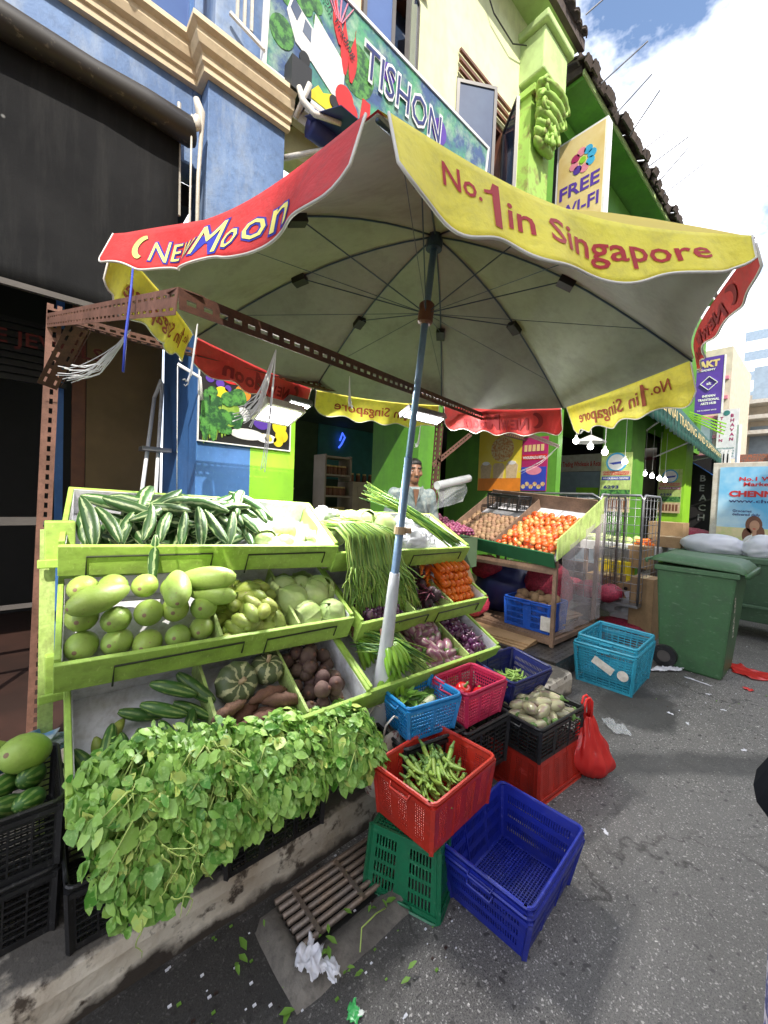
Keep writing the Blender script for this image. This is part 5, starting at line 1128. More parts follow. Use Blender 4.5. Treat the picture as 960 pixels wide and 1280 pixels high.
fill(CN,.045,50,['pd'],'flat green bean pod in the navy basket','bean pod','flat bean pods in the navy basket',.016,3,lambda:RZ(rnd(0,6.28))@RY(PI/2+rnd(-.3,.3)),(.8,1.2),.6,8,.01,.030)
# black crates under and left of the leafy greens
def kcrate(px,py,z0,L,W,H,label,rz=0,n=0):
    q=PZ(px,py,z0); return crate(label,TR(q.x+L/2,q.y+W/2,z0)@RZ(rz),L,W,H,'plastic_black','rails',.97,group='black ventilated crates under the stall',rim=.012)
kcrate(84,1196,.172,.52,.34,.20,'black ventilated crate on the kerb under the left leafy bunch'); kcrate(282,1102,.172,.40,.30,.16,'black ventilated crate on the kerb under the right leafy bunches')
qa=PZ(82,1165,.172); qa=V((qa.x-.0,qa.y+.03,0))
CL1=crate('lower black crate of the stack at the far left, under the gourds',TR(qa.x-.27,qa.y+.17,.172),.50,.34,.20,'plastic_black','rails',.97,group='black crate stack at the far left',rim=.012)
CL2=crate('upper black crate at the far left, filled with green gourds',TR(qa.x-.26,qa.y+.17,.375),.50,.34,.20,'plastic_black','rails',.97,group='black crate stack at the far left',rim=.012)
M=CL2[0]; random.seed(31)
PR['bg'].put(M@TR(.17,.03,.27)@RZ(R(-35))@RX(R(62))@SC((1.1,1.1,.8)),'big pale green gourd on top of the far left crate, the largest','gourd'); PR['bg'].put(M@TR(.08,.11,.25)@RZ(R(-35))@RX(R(70))@SC((.9,.9,.7)),'pale gourd half hidden behind the big one on the far left crate','gourd')
for i in range(12): PR['cu'].put(M@TR(-.12+.075*(i%5)+rnd(-.02,.02),-.07+.08*(i//5),.17+.03*(i//5))@RZ(R(rnd(-35,35)))@RX(R(rnd(55,80)))@SC((rnd(1.0,1.25),rnd(1.0,1.25),.8)),'dark green cucumber in the far left black crate','cucumber','cucumbers in the far left crate')
crumple('plastic_packet','crumpled pale blue plastic packet behind the far left crate',TR(*(PY(30,945,1.85)))@RZ(.4),.09,.06,.05,m='plastic_blue_film',seed=4,n=22,amp=.5) if False else None
mat('blue_film',(.18,.36,.60),.3,(.6,.66,.72),9,.45,.55)
crumple('plastic_packet','crumpled blue and white plastic packet behind the far left crate',TR(*(PY(33,940,1.88)))@RZ(.4),.10,.06,.045,m='blue_film',seed=4,n=22,amp=.55)
# wicker bag by the pole
q=PY(487,915,1.30); wb=thing('wicker_bag','cream checked woven bag squeezed between leafy greens and blue basket','bag',(q.x,1.34,.175))
mat('wicker',(.60,.55,.48),.8,(.30,.14,.12),34,.52,.56,bump=.6,bscale=60)
g=MB(); g.lathe([(.0,0),(.085,0),(.105,.08),(.105,.2),(.085,.27),(.07,.275)],20,fn=lambda p,a,t_:V((p.x,p.y*.8,p.z+.012*math.sin(a*3)*t_))); g.build('bag_body','wicker',wb,smooth=True)
for s in(-1,1): g=MB(); g.tube([(-.05,s*.05,.26),(-.045,s*.06,.33),(0,s*.065,.36),(.045,s*.06,.33),(.05,s*.05,.26)],.005,6); g.build('handle','piping',wb,smooth=True)
# red carrier bag
rb=thing('carrier_bag','bright red plastic carrier bag slumped on the road beside the black crate','carrier bag')
q=PZ(748,975,0); 
def bagp(u,v):
    a=u*2*PI; w=(.125*(1-v)**.55+.012+.02*v) if v<.96 else .02; w=.135*math.sin(min(1,(v+.12)*2.2)*PI/2)*(1-v*.82); 
    fold=1+.10*math.sin(a*9+v*3)*(.3+v)+.06*math.sin(a*17-v*9)+.16*noise.noise(V((math.cos(a)*3,math.sin(a)*3,v*5))); return V((w*1.05*math.cos(a)*fold-.035*v,w*.75*math.sin(a)*fold,.285*v+ .004))
g=MB(); g.grid(bagp,56,26); g.build('bag_body','thin_red_plastic',rb,smooth=True,solid=.0012)
g=MB()
for s in(0,1):
    pts=[V((-.038-.016+s*.004,(s-.5)*.02,.28)),V((-.058,(s-.5)*.03,.325)),V((-.05,(s-.5)*.03,.37)),V((-.036,(s-.5)*.03,.378)),V((-.022,(s-.5)*.03,.36)),V((-.02,(s-.5)*.02,.28))]; g.tube(pts,[.009,.007,.006,.006,.007,.009],7)
g.build('handle','thin_red_plastic',rb,smooth=True)
g=MB(); g.ell((0,0,.085),(.085,.06,.08),14,10,fn=lambda p:p*(1+.1*noise.noise(p*20))); g.build('contents','red',rb,smooth=True); rb.location=(q.x+.02,q.y+.05,0); rb.rotation_euler=(0,0,R(-40)); rb.scale=(1.12,1.12,1.18)
# ================================================================== tomato stand
Xa,Xb=3.66,4.70; Ya,Yb_=1.70,2.98
ts=thing('tomato_stand','brown framed stand with a slanted box of tomatoes and sapodillas and a plastic side curtain','market stand')
def box_pt(u,v,w=0): # u across (Ya..Yb), v up the slope, w height above the slanted floor
    A=V((Xa,Ya,1.00)); B=V((Xa-.04,Yb_,1.10)); uu_=(B-A); sl_=V((math.cos(R(24)),0,math.sin(R(24)))); n2=V((-math.sin(R(24)),0,math.cos(R(24)))); return A+uu_*u+sl_*(v*1.05)+n2*w
def plate(g,pts,th,m=0):
    pts=[V(p) for p in pts]; n=(pts[1]-pts[0]).cross(pts[3]-pts[0]).normalized()*th; vs=pts+[p+n for p in pts]; g.add(vs,[(0,1,2,3),(7,6,5,4),(0,4,5,1),(1,5,6,2),(2,6,7,3),(3,7,4,0)],m)
g=MB(); plate(g,[box_pt(0,0),box_pt(0,1),box_pt(1,1),box_pt(1,0)],-.015); g.build('box_floor','white_board',ts)
mat('worn_wood',(.24,.15,.10),.75,(.14,.09,.06),7,fine=.4,bump=.2); mat('dark_green_cloth',(.01,.10,.035),.7)
g=MB(); plate(g,[box_pt(0,1),box_pt(1,1),box_pt(1,1,.17),box_pt(0,1,.17)],.018); plate(g,[box_pt(1,0),box_pt(1,1),box_pt(1,1,.15),box_pt(1,0,.08)],.018); plate(g,[box_pt(.51,.01,.002),box_pt(.51,.98,.002),box_pt(.51,.98,.12),box_pt(.51,.01,.08)],.012); g.build('box_board','worn_wood',ts)
g=MB(); plate(g,[box_pt(0,0,-.07)+V((-.02,0,0)),box_pt(1,0,-.07)+V((-.02,0,0)),box_pt(1,0,.075)+V((-.02,0,0)),box_pt(0,0,.075)+V((-.02,0,0))],-.018); g.build('front_cloth','dark_green_cloth',ts)
q0=PX(694,674,Xa-.03); q1=PX(749,622,4.66); q2=PX(752,652,4.66); q3=PX(702,702,Xa-.03)
g=MB(); plate(g,[V((q0.x,Ya-.03,q0.z)),V((q1.x,Ya-.03,q1.z)),V((q2.x,Ya-.03,q2.z)),V((q3.x,Ya-.03,q3.z))],.014); g.build('side_panel','lime_edge',ts)
for (x,y,z) in((Xa+.03,Ya,1.0),(Xb-.05,Ya,1.45),(Xa+.03,Yb_-.05,1.0),(Xb-.05,Yb_-.05,1.45)):
    g=MB(); g.box(x,x+.035,y,y+.035,.17,z); g.build('leg','worn_wood',ts)
g=MB(); [MB().box(*q_).build('rail','worn_wood',ts) for q_ in((Xa+.03,Xa+.07,Ya+.036,Yb_-.051,.86,.93),(Xa+.03,Xa+.07,Ya+.036,Yb_-.051,.19,.24),(Xa+.066,Xb-.051,Ya,Ya+.035,.19,.235),(Xb-.05,Xb-.015,Ya+.036,Yb_-.051,.19,.24))]
g=MB(); g.box(Xa+.072,Xb-.052,Ya+.037,Yb_-.052,.21,.25); g.build('lower_shelf','worn_wood',ts)
mat('curtain_film',(.70,.62,.64),.2,alpha=.38,spec=.9)
g=MB(); g.grid(lambda u,v:V((Xa+.06+u*.95,Ya-.035+.015*math.sin(u*17)+.01*noise.noise(V((u*6,v*6,0))),.30+v*(.78+.38*u)+.0*v)),30,12); g.build('plastic_curtain','curtain_film',ts,smooth=True)
MT=frame(box_pt(0,0,.0),(0,-1,0),(math.cos(R(24)),0,math.sin(R(24))))
Wt=(Yb_-Ya); TT=(frame(box_pt(1,0,.0),box_pt(0,0)-box_pt(1,0),(math.cos(R(24)),0,math.sin(R(24)))),Wt)
random.seed(41)
pile((TT[0],),(.50*Wt,.985*Wt),(.03,.80),.0325,3,'to','ripe red tomato heaped in the right half of the slanted box','tomato','tomatoes in the slanted box',keys=['to','to','tp'],drop=.08,jit=.3,tall=.8)
pile((TT[0],),(.01*Wt,.485*Wt),(.03,.66),.029,2,'sa','brown round sapodilla heaped in the left half of the slanted box','sapodilla','sapodillas in the slanted box',drop=.08,jit=.3,tall=.8)
g=MB(); g.grid(lambda u,v:V(((.72+u*.2)*Wt,.80+v*.18,.03+.02*noise.noise(V((u*5,v*5,0))))),6,5); o_=g.build('white_cloth','white_board',None,smooth=True,solid=.003); o_.matrix_world=TT[0]; tag(o_,'white paper sheet behind the tomatoes','paper sheet')
CKB=crate('small black crate standing on the slanted box above the sapodillas',TT[0]@TR(.26*Wt,.80,.03)@RX(R(-24)),.42,.30,.19,'plastic_black','rails',.93)
# lower shelf goods
CPB=crate('blue crate of brown yams on the lower shelf of the tomato stand',TR(Xa+.28,2.02,.255),.36,.50,.29,'plastic_cobalt','slots',.94)
random.seed(44)
for k in range(16): PR['co'].put(CPB[0]@TR(rnd(-.12,.12),-.19+.38*(k%8)/7,.25+.05*(k//8))@rnd_rot()@SC(rnd(.75,1.1)),'brown rough yam heaped in the blue crate','yam','yams in the blue crate')
g=MB(); g.box(-.06,.06,-.001,.001,-.09,.05); o_=g.build('torn_label','paper_label'); o_.matrix_world=TR(Xa+.09,1.80,.38)@RZ(PI/2); tag(o_,'torn white paper label on the corner of the blue yam crate','label')
def netbag(label,M_,r_,seed,cat='net bag',m='net_red'):
    g=MB(); g.ell((0,0,0),r_,26,18,fn=lambda p:p*(1+.10*noise.noise(p*14+V((seed,0,0)))+.05*math.sin(p.x*90)*math.sin(p.y*90)*math.sin(p.z*90))); o_=g.build('net_bag',m,None,smooth=True); o_.matrix_world=M_; return tag(o_,label,cat)
mat('net_red',(.42,.03,.07),.5,(.22,.015,.04),55,.45,.6,bump=1,bscale=70)
netbag('red net bag of onions left of the blue yam crate',TR(3.72,2.62,.40),(.15,.17,.15),1); netbag('large red net bag behind the plastic curtain',TR(4.35,2.1,.58),(.22,.26,.32),5); netbag('red net bag hanging under the slanted box at the back',TR(4.1,2.75,.75),(.16,.2,.14),9)
g=MB(); g.ell((0,0,0),(.3,.35,.3),20,14,fn=lambda p:p*(1+.3*noise.noise(p*6))); o_=g.build('blue_sheet','navy',None,smooth=True); o_.location=(4.3,2.62,.5); tag(o_,'crumpled dark blue sheet behind the yam crate','sheet')
for k in range(7):
    g=MB(); g.box(-.25,.25,-.2,.2,0,.012); o_=g.build('flattened_carton','cardboard',None,bevel=.002); o_.matrix_world=TR(4.32+rnd(-.04,.04),2.0+rnd(-.04,.04),.252+k*.0135)@RZ(rnd(-.2,.2)); tag(o_,'flattened brown carton in the pile on the lower shelf','flattened carton','flattened cartons on the lower shelf')
for k in range(3):
    g=MB(); g.box(-.16,.16,-.5,.5,0,.012); o_=g.build('carton_sheet','cardboard',None,bevel=.002); o_.matrix_world=TR(3.56+.02*k,2.35,.165+k*.014)@RZ(R(2+3*k)); tag(o_,'flat cardboard sheet lying before the lower shelf','cardboard sheet','cardboard sheets before the lower shelf')
# checker plate step
sp_=thing('checker_plate_step','worn steel checker plate step in front of the tomato stand','step')
stripe=mat('checker_plate',(.20,.19,.185),.38,(.13,.12,.11),8,fine=.3,metal=.8)
g=MB(); g.box(3.38,5.1,1.52,3.2,.142,.165); g.box(3.38,3.392,1.52,3.2,0,.142); g.box(3.392,5.1,1.52,1.532,0,.142); g.build('plate','checker_plate',sp_)
g=MB()
for i in range(26):
    for j in range(14):
        x=3.40+i*.033; y=1.545+j*.05; 
        if x<3.66 or y<1.70: g.bar((x,y,.166),(x+.016*(1 if (i+j)%2 else -1),y+.018,.166),.006,.004)
for j in range(30):
    for i in range(4): y=1.56+j*.035; z=.02+i*.034; g.bar((3.379,y,z),(3.379,y+.014,z+.014*(1 if(i+j)%2 else -1)),.004,.006)
for i in range(26):
    for j in range(4): x=3.40+i*.033; z=.02+j*.034; g.bar((x,1.519,z),(x+.014,1.519,z+.014*(1 if(i+j)%2 else -1)),.004,.006)
o_=g.build('tread_studs','checker_plate',sp_); o_['kind']='stuff'
# onions trough behind the chives
ot=thing('onion_box','grey wooden box heaped with small red onions behind the chives','produce box',M=TR(2.86,2.56,.90)@RZ(R(8)))
g=MB(); g.box(-.30,.30,-.35,.35,0,.28); g.build('box','dim_wall',ot); g=MB(); g.box(-.25,.25,-.30,.30,-.78,0); g.build('base','dark_void',ot)
random.seed(50); Mo=TR(2.58,2.22,1.19)@RX(R(16)); pile((Mo,),(.0,.56),(.0,.62),.0235,2,'on','small purple red onion heaped behind the chives','onion','small red onions behind the chives',drop=.05,tall=.9,every=1)
mat('roll_film',(.5,.52,.54),.25,alpha=.55)
# roll of plastic bags on the frame post
rl=thing('bag_roll','roll of clear plastic bags with a loose end hanging by the rusty post','bag roll'); a=PY(546,607,2.3); b=PY(586,598,2.3)
g=MB(); g.tube([a,b],.036,18); g.build('roll','roll_film',rl,smooth=False); g=MB(); dd=(b-a).normalized(); g.tube([b,b+dd*.003],.02,12); g.build('core','wood_pale',rl)
g=MB(); g.grid(lambda u,v:(a.lerp(b,u*.9)+V((-.07*v*v+.02*math.sin(v*5),-.05*v,-.04-.17*v)))+V((0,.01*math.sin(u*9),0)),8,10); g.build('loose_film','clear_plastic',rl,smooth=True)
# ================================================================== light blue crates by the step
c,x,L_,W_=rectM(.36,(716,797),(750,779),(796,823),(819,800))
MC=base(c,x,0)
CC=crate('lower of two nested light blue crates with paper stickers beside the green bin',base(c,x,.0),.60,.47,.34,'plastic_cyan','rails',.88,group='nested light blue crates',rim=.02,band=True)
crate('upper of two nested light blue crates, tipped slightly inside the other',base(c,x,.07)@RX(R(2)),.56,.44,.33,'plastic_cyan','rails',.86,group='nested light blue crates',rim=.02)

for i,(u,v,a,w,h) in enumerate(((-.12,.16,8,.05,.05),(.03,.20,-25,.085,.055))):
    g=MB()
    if i==0: g.disc(0,0,.042,.002)
    else: g.box(-w,w,-h*.6,h*.6,0,.002)
    o_=g.build('paper_sticker','paper_label'); o_.matrix_world=MC@TR(-.30,u-.03,v)@frame((0,0,0),(0,-1,0),(0,0,1))@RZ(R(a)); tag(o_,('round torn','oblong')[i]+' paper sticker on the side of the light blue crate','sticker')
# ================================================================== wheelie bin
bn=thing('wheelie_bin','large dark green wheelie bin standing on the road beside the light blue crates','wheelie bin')
xb0,xb1=4.60,5.20; 
def binq(z): k=z/.98; return (xb0+.045*(1-k)-.03*k,xb1-.04*(1-k)+.02*k,.55+.05*(1-k)-.02*k,1.10-.02*(1-k)+.03*k)
g=MB(); ring=[]
for z in(0,.04,.5,.90,.98):
    a0,a1,b0,b1=binq(z); ring.append([(a0,b0,z),(a1,b0,z),(a1,b1,z),(a0,b1,z)])
vs=[p for r_ in ring for p in r_]; fs=[(i*4+j,i*4+(j+1)%4,(i+1)*4+(j+1)%4,(i+1)*4+j) for i in range(4) for j in range(4)]+[(3,2,1,0)]; g.add(vs,fs); g.build('body','bin_green',bn,bevel=.02)
g=MB(); a0,a1,b0,b1=binq(.98); g.box(a0-.018,a1+.018,b0-.018,b1+.015,.935,.985); g.build('rim','bin_green',bn,bevel=.008)
g=MB()
def lidp(u,v): 
    e=min(u,1-u,v,1-v); h=.075*min(1,e/.13)**.6; return V((a0-.025+(a1-a0+.05)*u,b0-.075+(b1-b0+.13)*v,.99+h+.035*v-.02*math.exp(-((v)/.06)**2)))
g.grid(lidp,20,20); g.box(a0-.028,a1+.028,b0-.08,b0-.05,.955,.995); g.build('lid','bin_green',bn,smooth=True,solid=.008)
g=MB(); g.tube([(a0+.02,b1+.085,.99),(a0+.02,b1+.095,1.02),(a1-.02,b1+.095,1.02),(a1-.02,b1+.085,.99)],.014,8); g.build('handle','bin_green',bn,smooth=True)
for x_ in(4.615,5.12):
    M_=TR(x_-.03,1.03,.105)@RY(PI/2); g=MB(); g.lathe([(.055,-.0),(.10,.0),(.105,.012),(.105,.05),(.10,.062),(.055,.062)],28,0,M_); w=g.build('wheel','plastic_black',bn,smooth=False); g=MB(); g.lathe([(0,.004),(.055,.004),(.055,.05),(0,.05)],16,0,M_); g.build('hub','grey_frame',w)
g=MB(); words(g,'NEA 660',0,0,.07,bold=.02,M=frame((4.66,.545,.42),(0,0,1),(-1,0,0))); g.build('stencil','old_white',bn)
# dumpster behind
mat('tissue_film',(.62,.64,.72),.3,(.70,.71,.76),5,trans=.2,bump=.3,bscale=14)
dp=thing('dumpster','long green skip bin on castors behind the wheelie bin','skip bin')
dx0,dx1,dy0,dy1=6.35,7.4,-.30,1.42
g=MB(); vs=[];
for z,k in((.22,.10),(.55,.05),(.92,0)): vs+=[(dx0+k,dy0+k,z),(dx1-k,dy0+k,z),(dx1-k,dy1-k,z),(dx0+k,dy1-k,z)]
g.add(vs,[(i*4+j,i*4+(j+1)%4,(i+1)*4+(j+1)%4,(i+1)*4+j) for i in range(2) for j in range(4)]+[(3,2,1,0),(8,9,10,11)]); g.box(dx0-.02,dx1+.02,dy0-.03,dy1+.03,.92,.985); 
for k in range(7): y=dy0+.08+k*.255; g.box(dx0-.022,dx0+.02,y,y+.02,.80,.925)
g.box(dx0-.03,dx0,dy0,dy1,.40,.44); g.build('body','bin_green_dull',dp,bevel=.01)
for k,y in enumerate((dy0+.2,dy1-.25)): M_=TR(dx0+.12,y,.10)@RX(PI/2); g=MB(); g.lathe([(0,0),(.10,0),(.10,.05),(0,.05)],20,0,M_); g.build('castor','plastic_black',dp); 
crumple('refuse_bag','big white plastic refuse bag bulging above the green skip bin',TR(6.75,1.05,1.08),.24,.36,.16,seed=8,n=40,m='tissue_film',f=1.6,amp=.16,smooth=True); crumple('refuse_bag','smaller clear refuse bag at the right on the green skip bin',TR(6.75,.58,1.07),.2,.2,.17,seed=12,n=36,m='tissue_film',f=2.2,amp=.22,smooth=True)
# litter
random.seed(60)
def litter(label,px,py,sx,sy,m,z=0.0,h=.01,seed=0,cat='litter',amp=.5):
    n=22; q=V((seed*3.7,seed,0)); H_=max(h,.004)
    def fn(u,v): x=(u-.5)*2; y=(v-.5)*2; return V((x*sx*1.1+.3*sx*noise.noise(V((x*2,y*2,5))+q),y*sy*1.1+.3*sy*noise.noise(V((x*2,y*2,9))+q),H_*(.35+1.5*abs(noise.noise(V((x*2.6,y*2.6,0))+q))+.9*abs(noise.noise(V((x*6,y*6,3))+q)))))
    g=MB(); g.grid(fn,n,n,0,lambda i,j:((i/n-.5)**2+(j/n-.5)**2)**.5<.34+.32*noise.noise(V((i/n*3,j/n*3,1))+q)); o_=g.build('litter_scrap',m,None,smooth=True,solid=.0008); o_.matrix_world=TR(*PZ(px,py,z+.001))@RZ(rnd(0,3)); return tag(o_,label,cat)
mat('tissue',(.70,.70,.74),.7,(.60,.60,.66),9); mat('red_mat',(.30,.02,.02),.8); mat('green_wrapper',(.05,.40,.10),.2,(.7,.75,.7),22,.55,.6)
litter('crumpled white tissue lying on the drain surround',388,1206,.065,.055,'tissue',.038,.022,3,amp=.7); litter('smaller torn tissue end beside the crumpled tissue',412,1212,.06,.03,'tissue',.038,.010,5,amp=.7)
litter('shiny green wrapper on the road at the bottom edge',444,1272,.035,.03,'green_wrapper',0,.008,7); litter('torn white paper on the road between crates and wheelie bin',838,838,.20,.06,'tissue',0,.02,11,amp=.8); litter('thin white paper strip before the wheelie bin',872,852,.12,.015,'tissue',0,.006,12); litter('flat red plastic sheet on the road right of the wheelie bin',942,842,.28,.16,'thin_red_plastic',0,.012,13); litter('small red scrap on the road',935,862,.05,.04,'thin_red_plastic',0,.01,14)
litter('pale plastic sheet on the road behind the red carrier bag',772,912,.08,.14,'clear_plastic',0,.02,15)
for i,(px,py) in enumerate(((930,938),(905,888),(860,905),(838,892),(757,1040),(885,868))): litter('tiny white paper scrap on the asphalt',px,py,.022,.014,'tissue',0,.004,20+i)
for o_ in [o for o in C.objects if o.name.startswith('litter_scrap') and 'tiny' in o.get('label','')]: o_['group']='white scraps on the asphalt'
def leaf1(px,py,z,s,label): o_=leafspray('fallen_leaf',label,TR(*PZ(px,py,z))@RZ(rnd(0,6)),2,s,cat='leaf'); o_['group']='green leaves fallen around the drain'; return o_
for (px,py,z) in((409,1169,.045),(435,1142,.045),(418,1184,.045),(400,1200,.04),(432,1215,.036),(308,1198,.004),(355,1262,.004),(510,1218,.004),(446,1222,.004),(330,1170,.004),(290,1215,.004),(470,1135,.04),(485,1135,.04)): leaf1(px,py,z+.004,rnd(.03,.05),'small green leaf fallen near the drain grating')
g=MB(); g.tube([PZ(450,1190,.05),PZ(452,1160,.07),PZ(470,1142,.06),PZ(482,1135,.05)],.0025,5); tag(g.build('green_sprig','bean_pale',None,smooth=True),'thin green sprig lying on the edge of the drain surround','sprig')
# handful of debris crumbs
g=MB()
for k in range(420):
    if k<260: x,y=rnd(-.1,1.3),rnd(.75,1.33)
    else: x,y=rnd(3.6,6.5),rnd(-.5,1.45)
    s=rnd(.002,.006); g.box(x-s,x+s,y-s*.7,y+s*.7,.001,.001+s*.6,random.choice((0,0,1,2)),None)
o_=g.build('debris_crumbs',['tissue','leaf_light','terracotta']); tag(o_,'scattered crumbs and specks of rubbish on the asphalt','debris',kind='stuff')
# ================================================================== things further along the street
# cage trolley
def cage(label,x0,x1,y0,y1,z0,z1,n1,n2,m='metal_grey'):
    t_=thing('cage_trolley',label,'trolley')
    for (a,b) in(((x0,y0),(x0,y1)),((x0,y0),(x1,y0)),((x0,y1),(x1,y1))):
        g=MB(); A=V((*a,0));B=V((*b,0)); U=(B-A)
        g.tube([A+V((0,0,z0)),A+V((0,0,z1-.05)),A+U*.08+V((0,0,z1)),B-U*.08+V((0,0,z1)),B+V((0,0,z1-.05)),B+V((0,0,z0))],.014,7); f=g.build('side_frame',m,t_,smooth=True)
        g=MB()
        for k in range(1,n1): p=A+U*(k/n1); g.tube([p+V((0,0,z0)),p+V((0,0,z1-.01))],.0035,5)
        for k in range(n2): z=z0+.05+(z1-z0-.1)*k/(n2-1); g.tube([A+V((0,0,z)),B+V((0,0,z))],.0035,5)
        w=g.build('wire_mesh',m,f,smooth=True)
    g=MB(); g.box(x0,x1,y0,y1,z0-.03,z0); g.build('deck',m,t_)
    return t_
cage('tall wire cage trolley with rounded top behind the tomato stand',4.86,5.45,1.78,2.95,.40,1.66,9,9)
cage('open wire cage leaning between the tomato stand and the green bin',5.10,5.75,1.42,1.80,.42,1.66,5,13)
for k in range(6):
    netbag('red net bag of onions on the deck of the cage trolley',TR(5.1+.12*(k%2),1.75+.22*(k//2),.50),(.13,.15,.10),k+20)
for o in C.objects:
    if o.get('label')=='red net bag of onions on the deck of the cage trolley': o['group']='net bags on the cage trolley'
g=MB(); g.box(-.30,.30,-.25,.25,0,.06); g.box(-.29,.29,-.24,.24,.06,.07); o_=g.build('folded_cloth','leafgreen'); o_.matrix_world=TR(5.05,2.5,1.52); tag(o_,'folded green cloth on top of the cage trolley behind the tomatoes','cloth')
def carton(label,M_,a,b,c,m='cardboard',holes=False,cat='carton'):
    t_=thing('carton',label,cat,M=M_); g=MB(); g.box(-a/2,a/2,-b/2,b/2,0,c); g.build('box',m,t_,bevel=.004)
    if holes:
        for i,(y,z) in enumerate(((.25,.7),(-.2,.75),(.2,.25),(-.25,.25))): g=MB(); g.disc(0,0,.022,.003,M=TR(-a/2-.001,y*b,z*c)@frame((0,0,0),(0,-1,0),(0,0,1))); g.build('vent_hole','black',t_)
        g=MB(); g.box(-a/2-.002,-a/2-.0005,-b*.45,-b*.1,c*.4,c*.62); g.build('label_sticker','tissue',t_)
    else: g=MB(); g.box(-a/2-.001,a/2+.001,-.03,.03,c-.001,c+.001); g.build('tape_strip','beige',t_)
    return t_
def at(px,py,X): return PX(px,py,X)
q=at(791,748,5.6); carton('tan fruit carton with round vent holes tilted inside the wire cage',TR(q.x,q.y,q.z-.1)@RX(R(-28)),.35,.42,.30,holes=True)
q=at(800,790,5.3); carton('tall brown carton standing between the cage and the wheelie bin',TR(q.x+.1,q.y,.0),.30,.24,.72)
q=at(800,705,6.3); carton('small brown carton under the white table',TR(q.x,q.y,q.z-.05),.25,.25,.3)
q=at(768,712,6.2); carton('yellow plastic box under the white table',TR(q.x,q.y,q.z-.12),.3,.42,.26,m='yellow',cat='box'); q=at(768,692,6.3); carton('grey plastic box above the yellow box',TR(q.x,q.y,q.z-.10),.3,.46,.20,m='metal_grey',cat='box'); q=at(757,728,5.9); carton('brown carton below the yellow box',TR(q.x,q.y,q.z-.10),.3,.4,.22)
crumple('plastic_bag','grey clear sack slumped at the bottom of the wire cage',TR(*at(784,762,5.5)),.18,.28,.16,seed=30,n=30,amp=.2)
netbag('dark red sack under the clear sack beside the wheelie bin',TR(*at(780,782,5.35)),(.2,.3,.08),33,m='net_red')
# white produce table
tb=thing('produce_table','white topped table with cabbages and carrots behind the wire cages','table'); q=at(760,672,6.9); q2=at(832,677,6.9); 
g=MB(); g.box(6.6,7.6,q2.y,q.y+.3,.86,.98); g.build('table_top','white_paint',tb,bevel=.005)
for (x,y) in((6.65,q2.y+.05),(7.5,q2.y+.05),(6.65,q.y+.2),(7.5,q.y+.2)): g=MB(); g.box(x,x+.05,y,y+.05,.13,.86); g.build('leg','worn_wood',tb)
random.seed(70)
for k in range(9): PR['cb'].put(TR(6.75+rnd(0,.15),q2.y+.35+k*.10,1.02)@rnd_rot()@SC(rnd(.6,.8)),'pale small cabbage on the white produce table','cabbage','cabbages on the white produce table')
for k in range(14): PR['ca'].put(TR(6.70+rnd(0,.1),q2.y+.20+rnd(-.05,.06),1.0+.03*(k//5))@RZ(rnd(0,6))@RY(PI/2),'carrot in the little heap on the white produce table','carrot','carrots on the white produce table')
carton('low brown carton at the right end of the white produce table',TR(6.9,q2.y-.05,.98),.35,.34,.15); carton('brown carton of goods further back on a table under the awning',TR(8.3,q2.y+.3,1.0),.4,.5,.3)
# posters on the green walls
def poster(label,px0,px1,py0,py1,X,bg,cat='poster'):
    a=PX(px0,py0,X); b=PX(px1,py1,X); w=a.y-b.y; h=a.z-b.z; t_=thing('wall_poster',label,cat); M_=ACROSS(X-.02,a.y,b.z); g=MB(); g.box(0,w,0,h,-.012,0,0,M_); g.build('board',bg,t_); return t_,M_,w,h
def pr(t_,nm,m,fn): g=MB(); fn(g); g.build(nm,m,t_)
mat('yellow_poster',(.72,.56,.03),.5,(.74,.62,.10),2); mat('spice',(.50,.20,.05),.6,(.62,.55,.30),30,.4,.6)
t_,M_,w,h=poster('yellow poster with a round spice bowl and three grain sacks',601,651,538,614,6.2,'yellow_poster')
pr(t_,'wood_print','orange',lambda g:g.box(.01,w-.01,.0,h*.2,0,.002,0,M_)); pr(t_,'bowl_print','spice',lambda g:g.disc(w*.56,h*.66,w*.26,.003,M=M_)); 
pr(t_,'sack_print','beige',lambda g:[g.poly([(w*(.08+.3*k),h*.2),(w*(.30+.3*k),h*.2),(w*(.33+.3*k),h*.40),(w*(.28+.3*k),h*.44),(w*(.10+.3*k),h*.44),(w*(.06+.3*k),h*.40)],.004,M=M_) for k in range(3)]); pr(t_,'grain_print','sign_white',lambda g:[g.disc(w*(.19+.3*k),h*.44,w*.09,.005,M=M_,ry=h*.03) for k in(0,2)])
t_,M_,w,h=poster('magenta and blue WHOLESALE AND RETAIL poster right of the yellow one',654,683,548,614,6.2,'magenta')
pr(t_,'lower_print','royal',lambda g:g.box(.01,w-.01,.01,h*.45,0,.002,0,M_)); pr(t_,'band_print','red',lambda g:g.box(.01,w-.01,h*.58,h*.68,0,.003,0,M_)); pr(t_,'flower_print','spice',lambda g:[g.disc(w*(.12+.15*k),h*(.08+.05*(k%2)),w*.08,.004,M=M_) for k in range(6)]); pr(t_,'medallion_print','pink',lambda g:g.disc(w*.5,h*.38,w*.3,.0035,M=M_,ry=h*.08)); pr(t_,'jar_print','gold',lambda g:[g.box(w*(.10+.16*k),w*(.21+.16*k),h*.74,h*.86,0,.004,0,M_) for k in range(5)])
pr(t_,'lettering','sign_white',lambda g:(words(g,'WHOLESALE & RETAIL',w*.06,h*.60,h*.05,w=w*.88,bold=.04,M=M_,depth=.006)))
